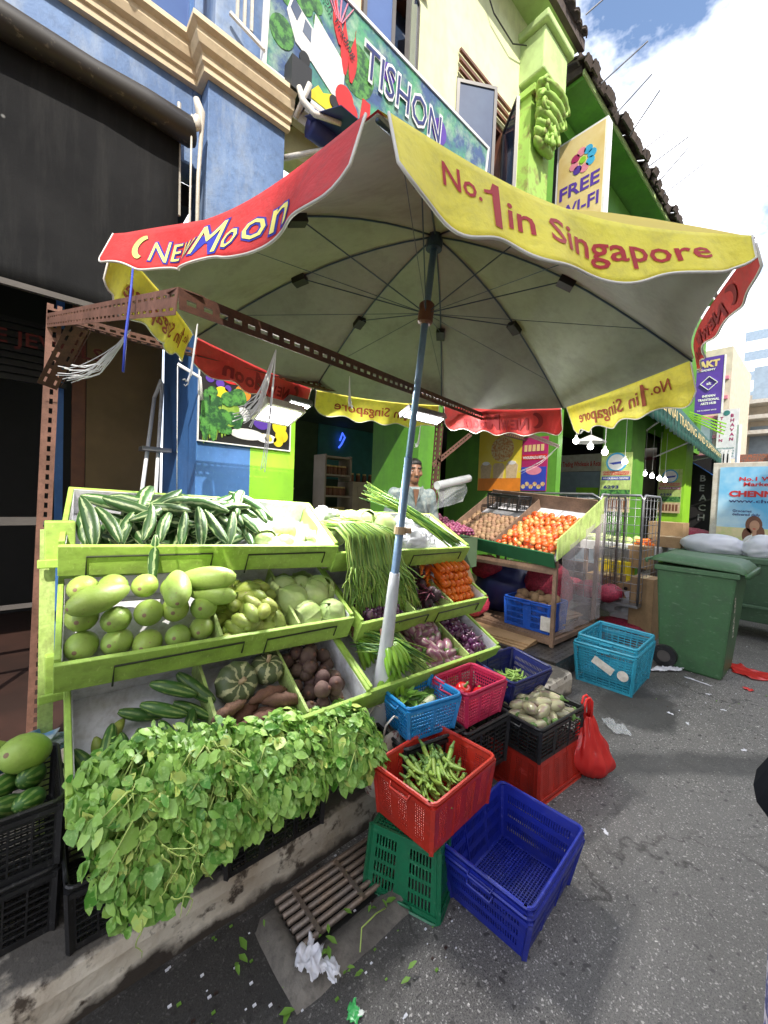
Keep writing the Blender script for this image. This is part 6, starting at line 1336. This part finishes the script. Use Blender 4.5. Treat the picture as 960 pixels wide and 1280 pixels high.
for (p0,p1,y0,y1,X,lb) in((753,787,567,641,7.99,'large green poster with a round blue logo and WHOLESALE CENTRE on the near pillar'),(824,850,587,642,11.98,'smaller poster with a round blue logo on the far lime pillar')):
    t_,M_,w,h=poster(lb,p0,p1,y0,y1,X,'lime_edge')
    pr(t_,'logo_disc','cyan',lambda g:g.disc(w*.5,h*.84,w*.34,.003,M=M_)); pr(t_,'logo_ring','sign_white',lambda g:[g.disc(w*.5,h*.84,w*.28,.0045,M=M_)]); pr(t_,'logo_wave','royal',lambda g:g.poly([(w*.25,h*.83),(w*.75,h*.86),(w*.7,h*.82),(w*.4,h*.80)],.006,M=M_))
    pr(t_,'upper_band','beige',lambda g:g.box(.01,w-.01,h*.62,h*.70,0,.003,0,M_)); pr(t_,'lettering','red',lambda g:(words(g,'CHENNAI TRADING',w*.08,h*.66,h*.028,w=w*.84,bold=.03,M=M_,depth=.005),words(g,'AND SUPERMART',w*.08,h*.625,h*.028,w=w*.84,bold=.03,M=M_,depth=.005)))
    pr(t_,'name_band','royal' if X<9 else 'magenta',lambda g:g.box(w*.04,w*.96,h*.54,h*.60,0,.003,0,M_)); pr(t_,'band_lettering','sign_white',lambda g:words(g,'WHOLESALE CENTRE',w*.08,h*.555,h*.03,w=w*.84,bold=.04,M=M_,depth=.006))
    pr(t_,'number_lettering','navy',lambda g:words(g,'6293',w*.12,h*.40,h*.05,w=w*.5,bold=.04,M=M_,depth=.006)); pr(t_,'garden_print','leafgreen',lambda g:g.box(.01,w-.01,h*.26,h*.38,0,.003,0,M_)); pr(t_,'bottle_print','brown_frame',lambda g:[g.box(w*(.1+.14*k),w*(.19+.14*k),h*.05,h*.2,0,.005,0,M_) for k in range(6)]); pr(t_,'base_print','beige',lambda g:g.box(.01,w-.01,.01,h*.24,0,.002,0,M_))
# vegetable poster on the blue and lime pillar
a=PY(250,440,2.99); b=PY(358,566,2.99); M_=FACADE(a.x,2.985,b.z+.02); w=b.x-a.x+.02; h=PY(250,445,2.985).z-b.z
t_=thing('vegetable_poster','big printed vegetable poster on the blue and lime pillar behind the stall','poster'); g=MB(); g.box(0,w,0,h,-.01,0,0,M_); g.build('board','black',t_); g=MB()
for q_ in((-.008,0,-.008,h+.008),(w,w+.008,-.008,h+.008),(0,w,-.008,0),(0,w,h,h+.008)): g.box(*q_,-.01,.008,0,M_)
g.build('frame','white_paint',t_)
def circ(nm,m,L): pr(t_,nm,m,lambda g:[g.disc(x*w,y*h,r*h,.003+.0004*i,M=M_,ry=(ry*h if ry else None)) for i,(x,y,r,ry) in enumerate(L)])
random.seed(80)
circ('leaf_print','leafgreen',[(.12+rnd(-.05,.28),rnd(.15,.6),rnd(.05,.10),None) for k in range(22)]+[(.06,.3,.05,.3),(.14,.3,.05,.3)]); circ('bean_print','bean',[(.05+.03*k,.25+rnd(-.1,.1),.02,.2) for k in range(8)]+[(.32,.42,.10,None),(.30,.30,.10,None)])
circ('cabbage_print','purple',[(.66,.36,.135,None),(.10,.74,.05,None),(.16,.78,.05,None),(.2,.70,.05,None),(.28,.66,.04,None)]); circ('garlic_print','sign_white',[(.44,.38,.085,None),(.50,.14,.22,.07),(.72,.12,.14,.06)]); circ('slice_print','orange',[(.44,.64,.10,None)]); circ('lemon_print','yellow',[(.87,.30,.10,None),(.90,.18,.09,None),(.86,.10,.07,None),(.90,.40,.08,None),(.22,.58,.09,None)]); circ('person_print','red',[(.32,.84,.17,.12),(.55,.86,.15,.11)]); circ('shirt_print','sign_white',[(.42,.88,.06,.10),(.30,.92,.05,.05),(.63,.83,.04,.05)]); circ('arm_print','skin_flat',[(.45,.81,.14,.03)]); circ('seed_print','yellow_poster',[(.68+.02*k,.11+rnd(-.04,.04),.03,None) for k in range(5)])
g=MB(); g.tube([PY(222,455,2.9),PY(250,472,2.9),PY(252,500,2.9)],.012,8); g.tube([PY(222,455,2.9),PY(221,612,2.9)],.003,5); tag(g.build('white_conduit','white_paint',None,smooth=True),'bent white conduit pipe on the blue pillar beside the vegetable poster','conduit pipe')
# green awning with its lettering
aw=thing('shop_awning','dark green shop awning with pale lettering and a scalloped valance, further along the street','awning')
# fit: front edge runs along the street

YW=2.05; x0=6.8; x1=13.2
B0=PX(798,508,6.8); B1=PX(902,581,13.2); T0=PX(798,452,6.8); T1=PX(902,568,13.2)
def awf(u,v,off=0): p=B0.lerp(B1,u).lerp(T0.lerp(T1,u),v); return p+V((0,-off,0))
g=MB(); g.grid(lambda u,v:T0.lerp(T1,u).lerp(V((x0+(x1-x0)*u,3.0,4.25)),v),20,6); g.build('canopy','awning_green',aw,smooth=True,solid=.006)
g=MB(); g.grid(lambda u,v:awf(u,1-v)+V((0,.012*math.sin(u*170)*v,-.05*abs(math.sin(u*PI*24))*v)),260,4); g.build('valance','awning_green',aw,smooth=True,solid=.004)
g=MB(); words(g,'CHENNAI TRADING AND SUPERMART',0,0,.36,w=.84,bold=.0,map=lambda x,y:awf(.10+x,.34+y,.05)); g.build('lettering','gold',aw)
g=MB(); g.add([tuple(T0),(x0,3.0,T0.z-.3),(x0,3.0,4.25)],[(0,1,2)]); g.build('end_gusset','awning_green',aw,solid=.006)
g=MB()
for u in(.03,.35,.68,.98): p_=T0.lerp(T1,u); g=MB(); g.tube([tuple(p_+V((0,.02,-.05))),(p_.x,2.95,2.75)],.016,6); g.build('awning_arm','white_paint',aw,smooth=True)
g=MB()
g.build('front_tube','white_paint',aw,smooth=True)
a=thing('blue_awning','small bright blue side awning beyond the lime pillar','awning'); g=MB(); q=PY(863,572,2.4); q2=PY(900,600,1.7); g.add([(13.1,2.6,q.z+.0),(16,2.6,q.z),(16,1.7,q2.z-.1),(13.1,1.7,q2.z-.1)],[(0,1,2,3)]); g.build('canopy','awning_blue',a,solid=.01)
g=MB(); g.tube([(13.15,2.6,1.6),(13.15,1.72,q2.z-.15)],.02,6); g.build('awning_arm','black',a)
a=thing('green_awning_frame','lime green folded awning above the lettered green awning','awning'); q=PX(862,515,13.5); q2=PX(908,530,13.5); g=MB()
for k in range(4): g.bar((13.5,q.y-.0,q.z-.12*k*.5),(13.5-.1*k,q2.y,q2.z-.10*k),.05,.03)
g.build('slat','lime_wall',a)
g=MB(); g.tube([PX(857,560,12.6),PX(850,600,12.6),PX(848,640,12.6)],.03,6); tag(g.build('white_pipe','white_paint',None,smooth=True),'crooked white pipe on the right edge of the far lime pillar','pipe')
# vertical signs
vs_=thing('hanging_sign','purple AKT ACADEMY vertical sign projecting over the far end of the street','sign'); X=15.; a=PX(873,449,X); b=PX(901,516,X); M_=ACROSS(X,a.y,b.z); w=a.y-b.y; h=a.z-b.z
g=MB(); g.box(-.25,w,0,h,-.08,0,0,M_); g.build('board','purple',vs_); g=MB(); g.box(w,w+.03,0,h,-.09,.01,0,M_); g.build('edge','sign_white',vs_)
g=MB(); words(g,'AKT',w*.02,h*.83,h*.11,w=w*.82,bold=.06,M=M_,depth=.01); g.build('title_lettering','gold',vs_)
g=MB(); words(g,'ACADEMY',w*.0,h*.76,h*.035,w=w*.7,bold=.04,M=M_,depth=.01)
for k,sx_ in enumerate(('INDIAN','TRADITIONAL','ARTS HUB')): words(g,sx_,w*.5,h*(.30-.065*k),h*.04,w=w*(.5,.82,.6)[k],bold=.05,M=M_,depth=.01,center=True)
words(g,'THE ACADEMY SINCE',w*.45,h*.06,h*.02,w=w*.75,bold=.03,M=M_,depth=.01,center=True)
for s,c_ in((.33,0),(.27,1)):
    if c_==0: 
        for i in range(4):
            p=[(w*.48+w*s*math.cos(PI/2*i),h*.54+w*s*math.sin(PI/2*i)),(w*.48+w*s*math.cos(PI/2*(i+1)),h*.54+w*s*math.sin(PI/2*(i+1)))]; g.bar(M_@V((*p[0],.008)),M_@V((*p[1],.008)),.05,.02)
words(g,'ak',w*.48,h*.515,h*.05,bold=.04,M=M_,depth=.01,center=True); g.build('lettering','sign_white',vs_)
vs_=thing('hanging_sign','white BHAVAN TIFFIN vertical restaurant sign below the purple sign','sign'); X=15.9; a=PX(898,513,X); b=PX(920,573,X); M_=ACROSS(X,a.y,b.z); w=a.y-b.y; h=a.z-b.z
g=MB(); g.box(0,w,0,h,-.08,0,0,M_); g.build('board','sign_white',vs_); g=MB()
for i,c_ in enumerate('BHAVAN'): words(g,c_,w*.62,h*(.84-.095*i),h*.065,bold=.03,M=M_,depth=.006)
for i,c_ in enumerate('TIFFIN'): words(g,c_,w*.12,h*(.80-.09*i),h*.06,bold=.03,M=M_,depth=.006)
g.build('lettering','magenta',vs_); g=MB(); g.disc(w*.42,h*.93,w*.16,.008,M=M_); 
for i,s in enumerate(('RESTAURANT','TEL 6291','NO 12 RACE','COURSE RD')): words(g,s,w*.08,h*(.20-.055*i),h*.028,w=w*.8,bold=.02,M=M_,depth=.006)
g.build('badge','teal',vs_)
# advertising truck
tk=thing('box_truck','white box truck with a printed grocery advertisement, parked beyond the bins','truck'); X=9.; a=PX(899,583,X); b=PX(899,688,X); zt=a.z; 
g=MB(); g.box(X,X+4.2,-1.0,a.y+.08,.75,zt+.06); g.build('box_body','old_white',tk,bevel=.01)
for x in(X+.8,X+3.3):
    for y in(-.75,a.y-.2): g=MB(); g.lathe([(0,0),(.36,0),(.36,.2),(0,.2)],24,0,TR(x,y,.37)@RX(PI/2)); g.build('wheel','plastic_black',tk)
g=MB(); g.box(X+4.25,X+5.7,-.95,a.y,.5,2.0); g.build('cab','old_white',tk,bevel=.08); g=MB(); g.box(X+.05,X+5.6,-.6,a.y-.4,.5,.74); g.build('chassis','black',tk)
M_=ACROSS(X-.012,a.y,.82); w=a.y+.95; h=zt-.82-.02
g=MB(); g.box(0.02,w,0,h,0,.004,0,M_); g.build('advert_panel','sky_print',tk); g=MB(); g.box(.02,w,.0,h*.30,.004,.006,0,M_); g.build('field_print','sand_print',tk)
g=MB(); words(g,'CHENNAI TRADING',.16,h*.66,h*.065,w=1.45,bold=.05,M=M_,depth=.010); words(g,'No.1 Wholesale',.28,h*.84,h*.045,w=.80,bold=.03,M=M_,depth=.010); words(g,'Market Shopping',.34,h*.78,h*.045,w=.82,bold=.03,M=M_,depth=.010); g.build('lettering','red',tk)
g=MB(); words(g,'www.chennaitrading.com',.16,h*.59,h*.04,w=1.45,bold=.02,M=M_,depth=.010); words(g,'Groceries',.22,h*.48,h*.03,bold=.02,M=M_,depth=.010); words(g,'delivered daily',.22,h*.44,h*.03,bold=.02,M=M_,depth=.010); g.build('small_lettering','navy',tk)
def P2(nm,m,fn): g=MB(); fn(g); g.build(nm,m,tk)
P2('portrait_disc','leafgreen',lambda g:g.disc(.92,h*.46,.17,.008,M=M_)); P2('portrait_face','skin_flat',lambda g:(g.disc(.92,h*.46,.075,.011,M=M_,ry=.10),g.disc(.92,h*.36,.12,.010,M=M_,ry=.06))); P2('portrait_hair','black',lambda g:(g.disc(.92,h*.535,.078,.013,M=M_,ry=.05),g.box(.89,.95,h*.425,h*.432,.011,.014,0,M_)))
P2('hair_print','brown_frame',lambda g:(g.disc(.50,h*.34,.105,.007,M=M_,ry=.15),g.disc(.42,h*.22,.06,.007,M=M_,ry=.12),g.disc(.58,h*.24,.06,.0075,M=M_,ry=.13))); P2('face_print','skin_flat',lambda g:(g.disc(.51,h*.33,.062,.011,M=M_,ry=.09),g.box(.49,.54,h*.2,h*.28,.008,.010,0,M_),g.disc(.36,h*.08,.04,.010,M=M_,ry=.10),g.disc(.68,h*.09,.04,.010,M=M_,ry=.10))); P2('dress_print','sign_white',lambda g:(g.disc(.51,h*.12,.14,.009,M=M_,ry=.16),)); P2('smile_print','red',lambda g:g.disc(.51,h*.295,.02,.013,M=M_,ry=.008)); P2('basket_print','orange',lambda g:(g.disc(.95,h*.12,.15,.008,M=M_,ry=.07),)); P2('bunting_print','brown_frame',lambda g:g.box(.72,1.3,h*.16,h*.18,.008,.011,0,M_))
# far buildings
f=thing('far_building','long white office block with blue ribbon windows at the end of the street','building'); a=PX(918,520,60); g=MB(); b0=a.y; g.box(60,90,-30,b0,0,a.z); g.build('wall','far_white',f)
for k in range(9): z=3+k*2.2; g=MB(); g.box(59.9,60,-30,b0-.5,z,z+1.0); g.build('window_band','far_glass',f)
g=MB(); g.box(60.5,70,-25,b0-3,a.z,a.z+1.8); g.build('roof_block','far_orange',f)
f=thing('far_building','cream building with tilted grey balconies behind the vertical signs','building'); g=MB(); g.box(22,34,1.2,9,0,6.3); g.build('wall','far_cream',f)
for k in range(3): g=MB(); g.box(21.2,22,1.3,4,4.6+k*.6,4.75+k*.6); g.build('balcony','old_white',f)
for k in range(3):
    for j in range(3): g=MB(); g.box(21.95,22.02,1.9+j*1.1,2.5+j*1.1,1.2+k*2.4,2.6+k*2.4); g.build('window','far_glass',f)
g=MB(); g.box(21.2,22,1.1,1.2,6.3,6.8); g.build('roof_rail','cyan',f)
f=thing('far_building','pink and white narrow shophouse just behind the purple sign','building'); g=MB(); g.box(16.1,20,2.35,9,0,6.6); g.build('wall','far_cream',f)
for k in range(5):
    g=MB(); g.box(16.02,16.1,2.4,5,3.2+k*.6,3.3+k*.6); g.build('ledge','pink',f)
for k in range(2): g=MB(); g.box(16.0,16.08,2.7,3.3,3.5+k*1.5,4.4+k*1.5); g.build('window','far_glass',f)
f=thing('mosaic_hoarding','dark mosaic patterned hoarding between the cream building and the truck','hoarding'); q=PX(921,566,14); q2=PX(940,540,14); g=MB(); g.box(14.6,14.7,-6,PX(921,566,14.6).y,1.0,3.1); g.build('panel','mosaic',f); g=MB(); g.tube([(14.5,PX(922,570,14.5).y,0),(14.5,PX(922,570,14.5).y,3.9)],.05,8); g.build('post','white_paint',f); g=MB(); g.add([(14.5,.9,3.6),(14.5,-.4,3.4),(13.4,-.2,2.9),(13.4,.7,3.05)],[(0,1,2,3)]); g.build('canopy','brown_frame',f,solid=.03)
# shadowy right-hand doorway goods
f=thing('dark_shop','dark shop entrance with vertical pale lettering beyond the lime pillar','shop'); g=MB(); g.box(13.4,13.5,1.9,3.1,.13,3.0); g.build('doorway','dark_void',f); g=MB()
for i,c_ in enumerate('BEACH'): words(g,c_,0,2.3-i*.26,.17,bold=.02,M=ACROSS(13.39,2.45,0))
g.build('lettering','metal_grey',f); g=MB()
for k in range(3): g.box(13.3,13.4,1.85+.08*k,1.89+.08*k,.13,3.1)
g.build('door_frame','white_paint',f)
netbag('pink red sack lying behind the low carton under the far awning',TR(*PX(862,668,9.5)),(.25,.35,.13),90)

g=MB(); g.tube([(3.6,2.96,7.6),(4.0,2.94,7.2),(4.4,2.93,7.15),(4.66,2.9,7.3)],.008,5); g.tube([(1.45,2.96,4.9),(1.46,2.95,6.2),(1.5,2.95,7.6)],.01,5); tag(g.build('wall_cable','black',None,smooth=True),'thin black cable clipped along the top of the cream wall','cable')
# ================================================================== people
mat('skin',(.22,.105,.06),.5,(.19,.09,.05),9); mat('hair',(.012,.010,.009),.45,bump=.4,bscale=120); mat('shirt_white',(.22,.25,.24),.85,(.14,.18,.19),30,.45,.55,bump=.2,bscale=30); mat('trousers',(.05,.06,.09),.8); mat('eye_white',(.7,.7,.68),.2)
mat('black_top',(.006,.008,.014),.95,spec=.1,bump=.3,bscale=15); mat('batik',(.05,.06,.20),.7,(.55,.52,.62),26,.47,.53)
def caps(g,pts,rs,m=0,n=14,sq=1.0,fn=None):
    g.tube(pts,rs,n,m); 
    for p,r_ in zip(pts,rs): g.ell(p,r_,12,8,m)
def remesh(o,vox,sm=6):
    md=o.modifiers.new('r','REMESH'); md.mode='VOXEL'; md.voxel_size=vox; md.use_smooth_shade=True; s_=o.modifiers.new('s','SMOOTH'); s_.factor=.5; s_.iterations=sm
def person(label,M_,pose,skin='skin',top='shirt_white',bottom='trousers',sleeve=.55,skirt=False,moust=True,openn=True,hairlong=False):
    t_=thing('person',label,'person',M=M_)
    J=dict(pelvis=V((0,0,.95)),chest=V((0,-.01,1.30)),neck=V((0,0,1.46)),head=V((0,.015,1.60)))
    J.update({k:V(v) for k,v in pose.items()})
    b=MB()
    # torso (wider than deep)
    def torso(gr,z0,z1,k=1,n=9):
        prof=[(.90,.155,.105),(1.0,.150,.10),(1.10,.140,.092),(1.2,.152,.10),(1.30,.172,.112),(1.38,.178,.105),(1.43,.150,.085),(1.465,.075,.062)]
        vs=[];fs=[];rows=[p for p in prof if z0<=p[0]<=z1]
        for z,a,b_ in rows:
            for j in range(20): an=2*PI*j/20; vs.append((a*k*math.cos(an),b_*k*math.sin(an),z))
        for i in range(len(rows)-1):
            for j in range(20): j2=(j+1)%20; fs.append((i*20+j,i*20+j2,(i+1)*20+j2,(i+1)*20+j))
        fs+= [tuple(range(20))[::-1],tuple((len(rows)-1)*20+j for j in range(20))]; gr.add(vs,fs)
    torso(b,.9,1.47)
    caps(b,[(0,0,1.42),(0,.0,1.52)],[.058,.054])
    for s,k in((-1,'l'),(1,'r')):
        sh=V((s*.175,0,1.40)); el=J.get('el'+k,V((s*.23,.0,1.12))); wr=J.get('wr'+k,V((s*.24,-.08,.88))); caps(b,[sh,sh.lerp(el,.5),el,el.lerp(wr,.35),wr],[.052,.046,.038,.036,.025])
        d=(wr-el).normalized(); hp=wr+d*.05; b.ell(hp,(.036,.022,.045),12,8)
        for fi in range(4):
            o_=V((-.025+.017*fi,0,0)); p0=wr+d*.08+o_; L=(.062,.072,.068,.054)[fi]; caps(b,[p0,p0+d*L*.5,p0+d*L+V((0,-.018,0))],[.0095,.009,.0075],n=8)
        caps(b,[wr+d*.02+V((-s*.025,-.01,0)),wr+d*.055+V((-s*.045,-.02,0)),wr+d*.085+V((-s*.042,-.03,0))],[.012,.010,.008],n=8)
        hp=V((s*.085,0,.92)); kn=V((s*.095,-.01,.50)); an=V((s*.09,.02,.09)); caps(b,[hp,hp.lerp(kn,.5),kn,kn.lerp(an,.35),an],[.098,.078,.056,.054,.038]); b.ell((s*.09,-.055,.04),(.042,.12,.036),12,8)
    # head, face towards -Y
    H_=J['head']
    def hf(p):
        q=p.copy()
        if q.z<0: q.x*=1-.28*min(1,-q.z/.11)**1.3; 
        if q.y<0 and q.z<-.02: q.y*=1.0
        return q
    b.ell(H_,(.074,.094,.115),24,18,fn=hf)
    b.ell(H_+V((0,-.05,-.075)),(.042,.040,.034)); b.ell(H_+V((0,-.094,-.02)),(.013,.016,.030)); b.ell(H_+V((0,-.104,-.035)),(.019,.014,.012)); b.ell(H_+V((0,-.089,-.060)),(.026,.010,.006)); b.ell(H_+V((0,-.087,-.069)),(.022,.010,.007))
    for s in(-1,1): b.ell(H_+V((s*.033,-.082,.024)),(.022,.010,.007)); b.ell(H_+V((s*.046,-.062,-.022)),(.022,.024,.022)); b.ell(H_+V((s*.078,.008,-.008)),(.010,.020,.032))
    body=b.build('body',skin,t_,smooth=True); remesh(body,.007,5)
    hg=MB(); hg.ell(H_+V((0,.004,.044)),(.081,.100,.084),24,16,fn=lambda p:p*(1+.06*noise.noise(p*60))*(1 if not(p.y<-.02 and p.z<.02) else .8))
    if hairlong: hg.ell(H_+V((0,.07,-.06)),(.075,.05,.14),16,12)
    hg.build('hair','hair',t_,smooth=True)
    eg=MB()
    for s in(-1,1): eg.ell(H_+V((s*.031,-.0855,.005)),(.011,.006,.0030),10,6)
    e_=eg.build('eyes','eye_white',t_,smooth=True); eg=MB()
    for s in(-1,1): eg.ell(H_+V((s*.031,-.0915,.0045)),(.0055,.002,.0030),8,6); eg.box(s*.033-.020,s*.033+.020,-.098+H_.y,-.088+H_.y,H_.z+.028,H_.z+.036)
    if moust: eg.ell(H_+V((0,-.098,-.050)),(.028,.008,.006),12,6)
    eg.build('brows_and_moustache','hair',t_,smooth=True)
    # shirt
    g=MB(); torso(g,.9,1.47,1.08)
    for s,k in((-1,'l'),(1,'r')):
        sh=V((s*.172,0,1.395)); el=J.get('el'+k,V((s*.23,.0,1.12))); wr=J.get('wr'+k,V((s*.24,-.08,.88))); e=sh.lerp(el,min(1,sleeve*1.6)) if sleeve<1 else wr; caps(g,[sh,sh.lerp(e,.5),e] if sleeve<1 else [sh,el,e],[.060,.056,.058] if sleeve<1 else [.068,.058,.05])
    sh_=g.build('shirt',top,t_,smooth=True); remesh(sh_,.010,4)
    g=MB()
    if openn:
        for s in(-1,1): g.add([(0,-.118,1.30),(s*.035,-.118,1.44),(s*.075,-.085,1.475),(s*.085,-.085,1.43),(s*.03,-.128,1.36)],[(0,1,2,3,4)])
        g.build('collar',top,t_,solid=.006); g=MB(); g.add([(0,-.129,1.28),(.028,-.124,1.44),(-.028,-.124,1.44)],[(0,1,2)]); g.build('neck_opening',skin,t_,solid=.004)
    g=MB()
    if skirt:
        g.lathe([(.172,.02),(.18,.25),(.185,.6),(.19,.85),(.16,1.02)],28,fn=lambda p,a,q:V((p.x*1.15,p.y*.95,p.z))*1.0+V((.01*math.cos(a*7),.01*math.sin(a*7),0))); g.build('skirt',bottom,t_,smooth=True,solid=.006)
        g=MB(); g.lathe([(.24,.86),(.20,.95),(.16,1.06),(.165,1.3),(.14,1.42)],28,fn=lambda p,a,q:V((p.x*1.12,p.y*.95,p.z+.012*math.sin(a*5)*(1-q)))); g.build('loose_top',top,t_,smooth=True,solid=.006)
    else:
        for s in(-1,1): caps(g,[(s*.085,0,.92),(s*.09,0,.70),(s*.095,-.01,.50),(s*.09,.01,.12)],[.115,.098,.080,.070])
        lg=g.build('trousers',bottom,t_,smooth=True); remesh(lg,.012,3)
    return t_
q=PY(516,590,2.62)
person('dark haired man with a moustache in an open necked white shirt behind the stall',TR(q.x,2.62,.178+(q.z-.178-1.60)*1.0)@RZ(R(-28)),{'head':(.0,-.02,1.60)})
q=PZ(985,1000,.90)
person('passer-by in loose black top and blue batik skirt at the right edge',TR(q.x+.10,q.y-.17,0)@RZ(R(197)),{},top='black_top',bottom='batik',sleeve=1,skirt=True,moust=False,openn=False,hairlong=True)

# ================================================================== sky, sun
OPH=12.6
w=bpy.data.worlds.new('World'); S.world=w; w.use_nodes=True; t=w.node_tree; t.nodes.clear()
SUN_EL=R(47); SUN_AZ=R(-28)    # azimuth measured from -Y towards -X
sd=V((-math.sin(-SUN_AZ)*math.cos(SUN_EL),-math.cos(SUN_AZ)*math.cos(SUN_EL),math.sin(SUN_EL)))
o=N(t,'ShaderNodeOutputWorld'); bg=N(t,'ShaderNodeBackground'); t.links.new(bg.outputs[0],o.inputs[0])
sk=N(t,'ShaderNodeTexSky',sky_type='NISHITA'); sk.sun_disc=False; sk.sun_elevation=SUN_EL; sk.sun_rotation=math.atan2(sd.x,sd.y)
tc=N(t,'ShaderNodeTexCoord'); mp=N(t,'ShaderNodeMapping'); mp.inputs['Scale'].default_value=(1,1,1.8); mp.inputs['Location'].default_value=(.35,.1,.2); t.links.new(tc.outputs['Generated'],mp.inputs[0])
c1=noi(t,2.6,7,vec=mp.outputs[0],rough=.58)
f=ramp(t,c1,.43,.56)
sx=N(t,'ShaderNodeSeparateXYZ'); t.links.new(tc.outputs['Generated'],sx.inputs[0])
low=ramp(t,sx.outputs['Z'],.34,.0); f=math_(t,'MAXIMUM',f,low)
cl=mix(t,f,sk.outputs[0],(9.5,9.6,10.0)); t.links.new(cl,bg.inputs[0]); bg.inputs[1].default_value=.15
L=bpy.data.lights.new('sun','SUN'); L.energy=3.3; L.angle=R(.6); L.color=(1,.93,.82); lo=bpy.data.objects.new('sun',L); C.objects.link(lo); lo.rotation_euler=sd.to_track_quat('Z','Y').to_euler()
S.view_settings.exposure=.98
S.cycles.max_bounces=8; S.cycles.transparent_max_bounces=12
# row of shophouses on the other side of the street, behind the camera: it shades the road
ob=thing('opposite_shophouse','plain rendered shophouse row across the street behind the viewer','shophouse')
g=MB(); g.box(-14,60,-17,-8.5,0,OPH); g.build('wall','far_cream',ob); g=MB(); g.box(-14,60,-17.3,-8.1,OPH,OPH+.4); g.build('roof','roof_tile',ob)
for k in range(12):
    g=MB(); x=-12+k*5; g.box(x,x+2.4,-8.53,-8.46,4.6,6.6); g.build('window','window_glass',ob)
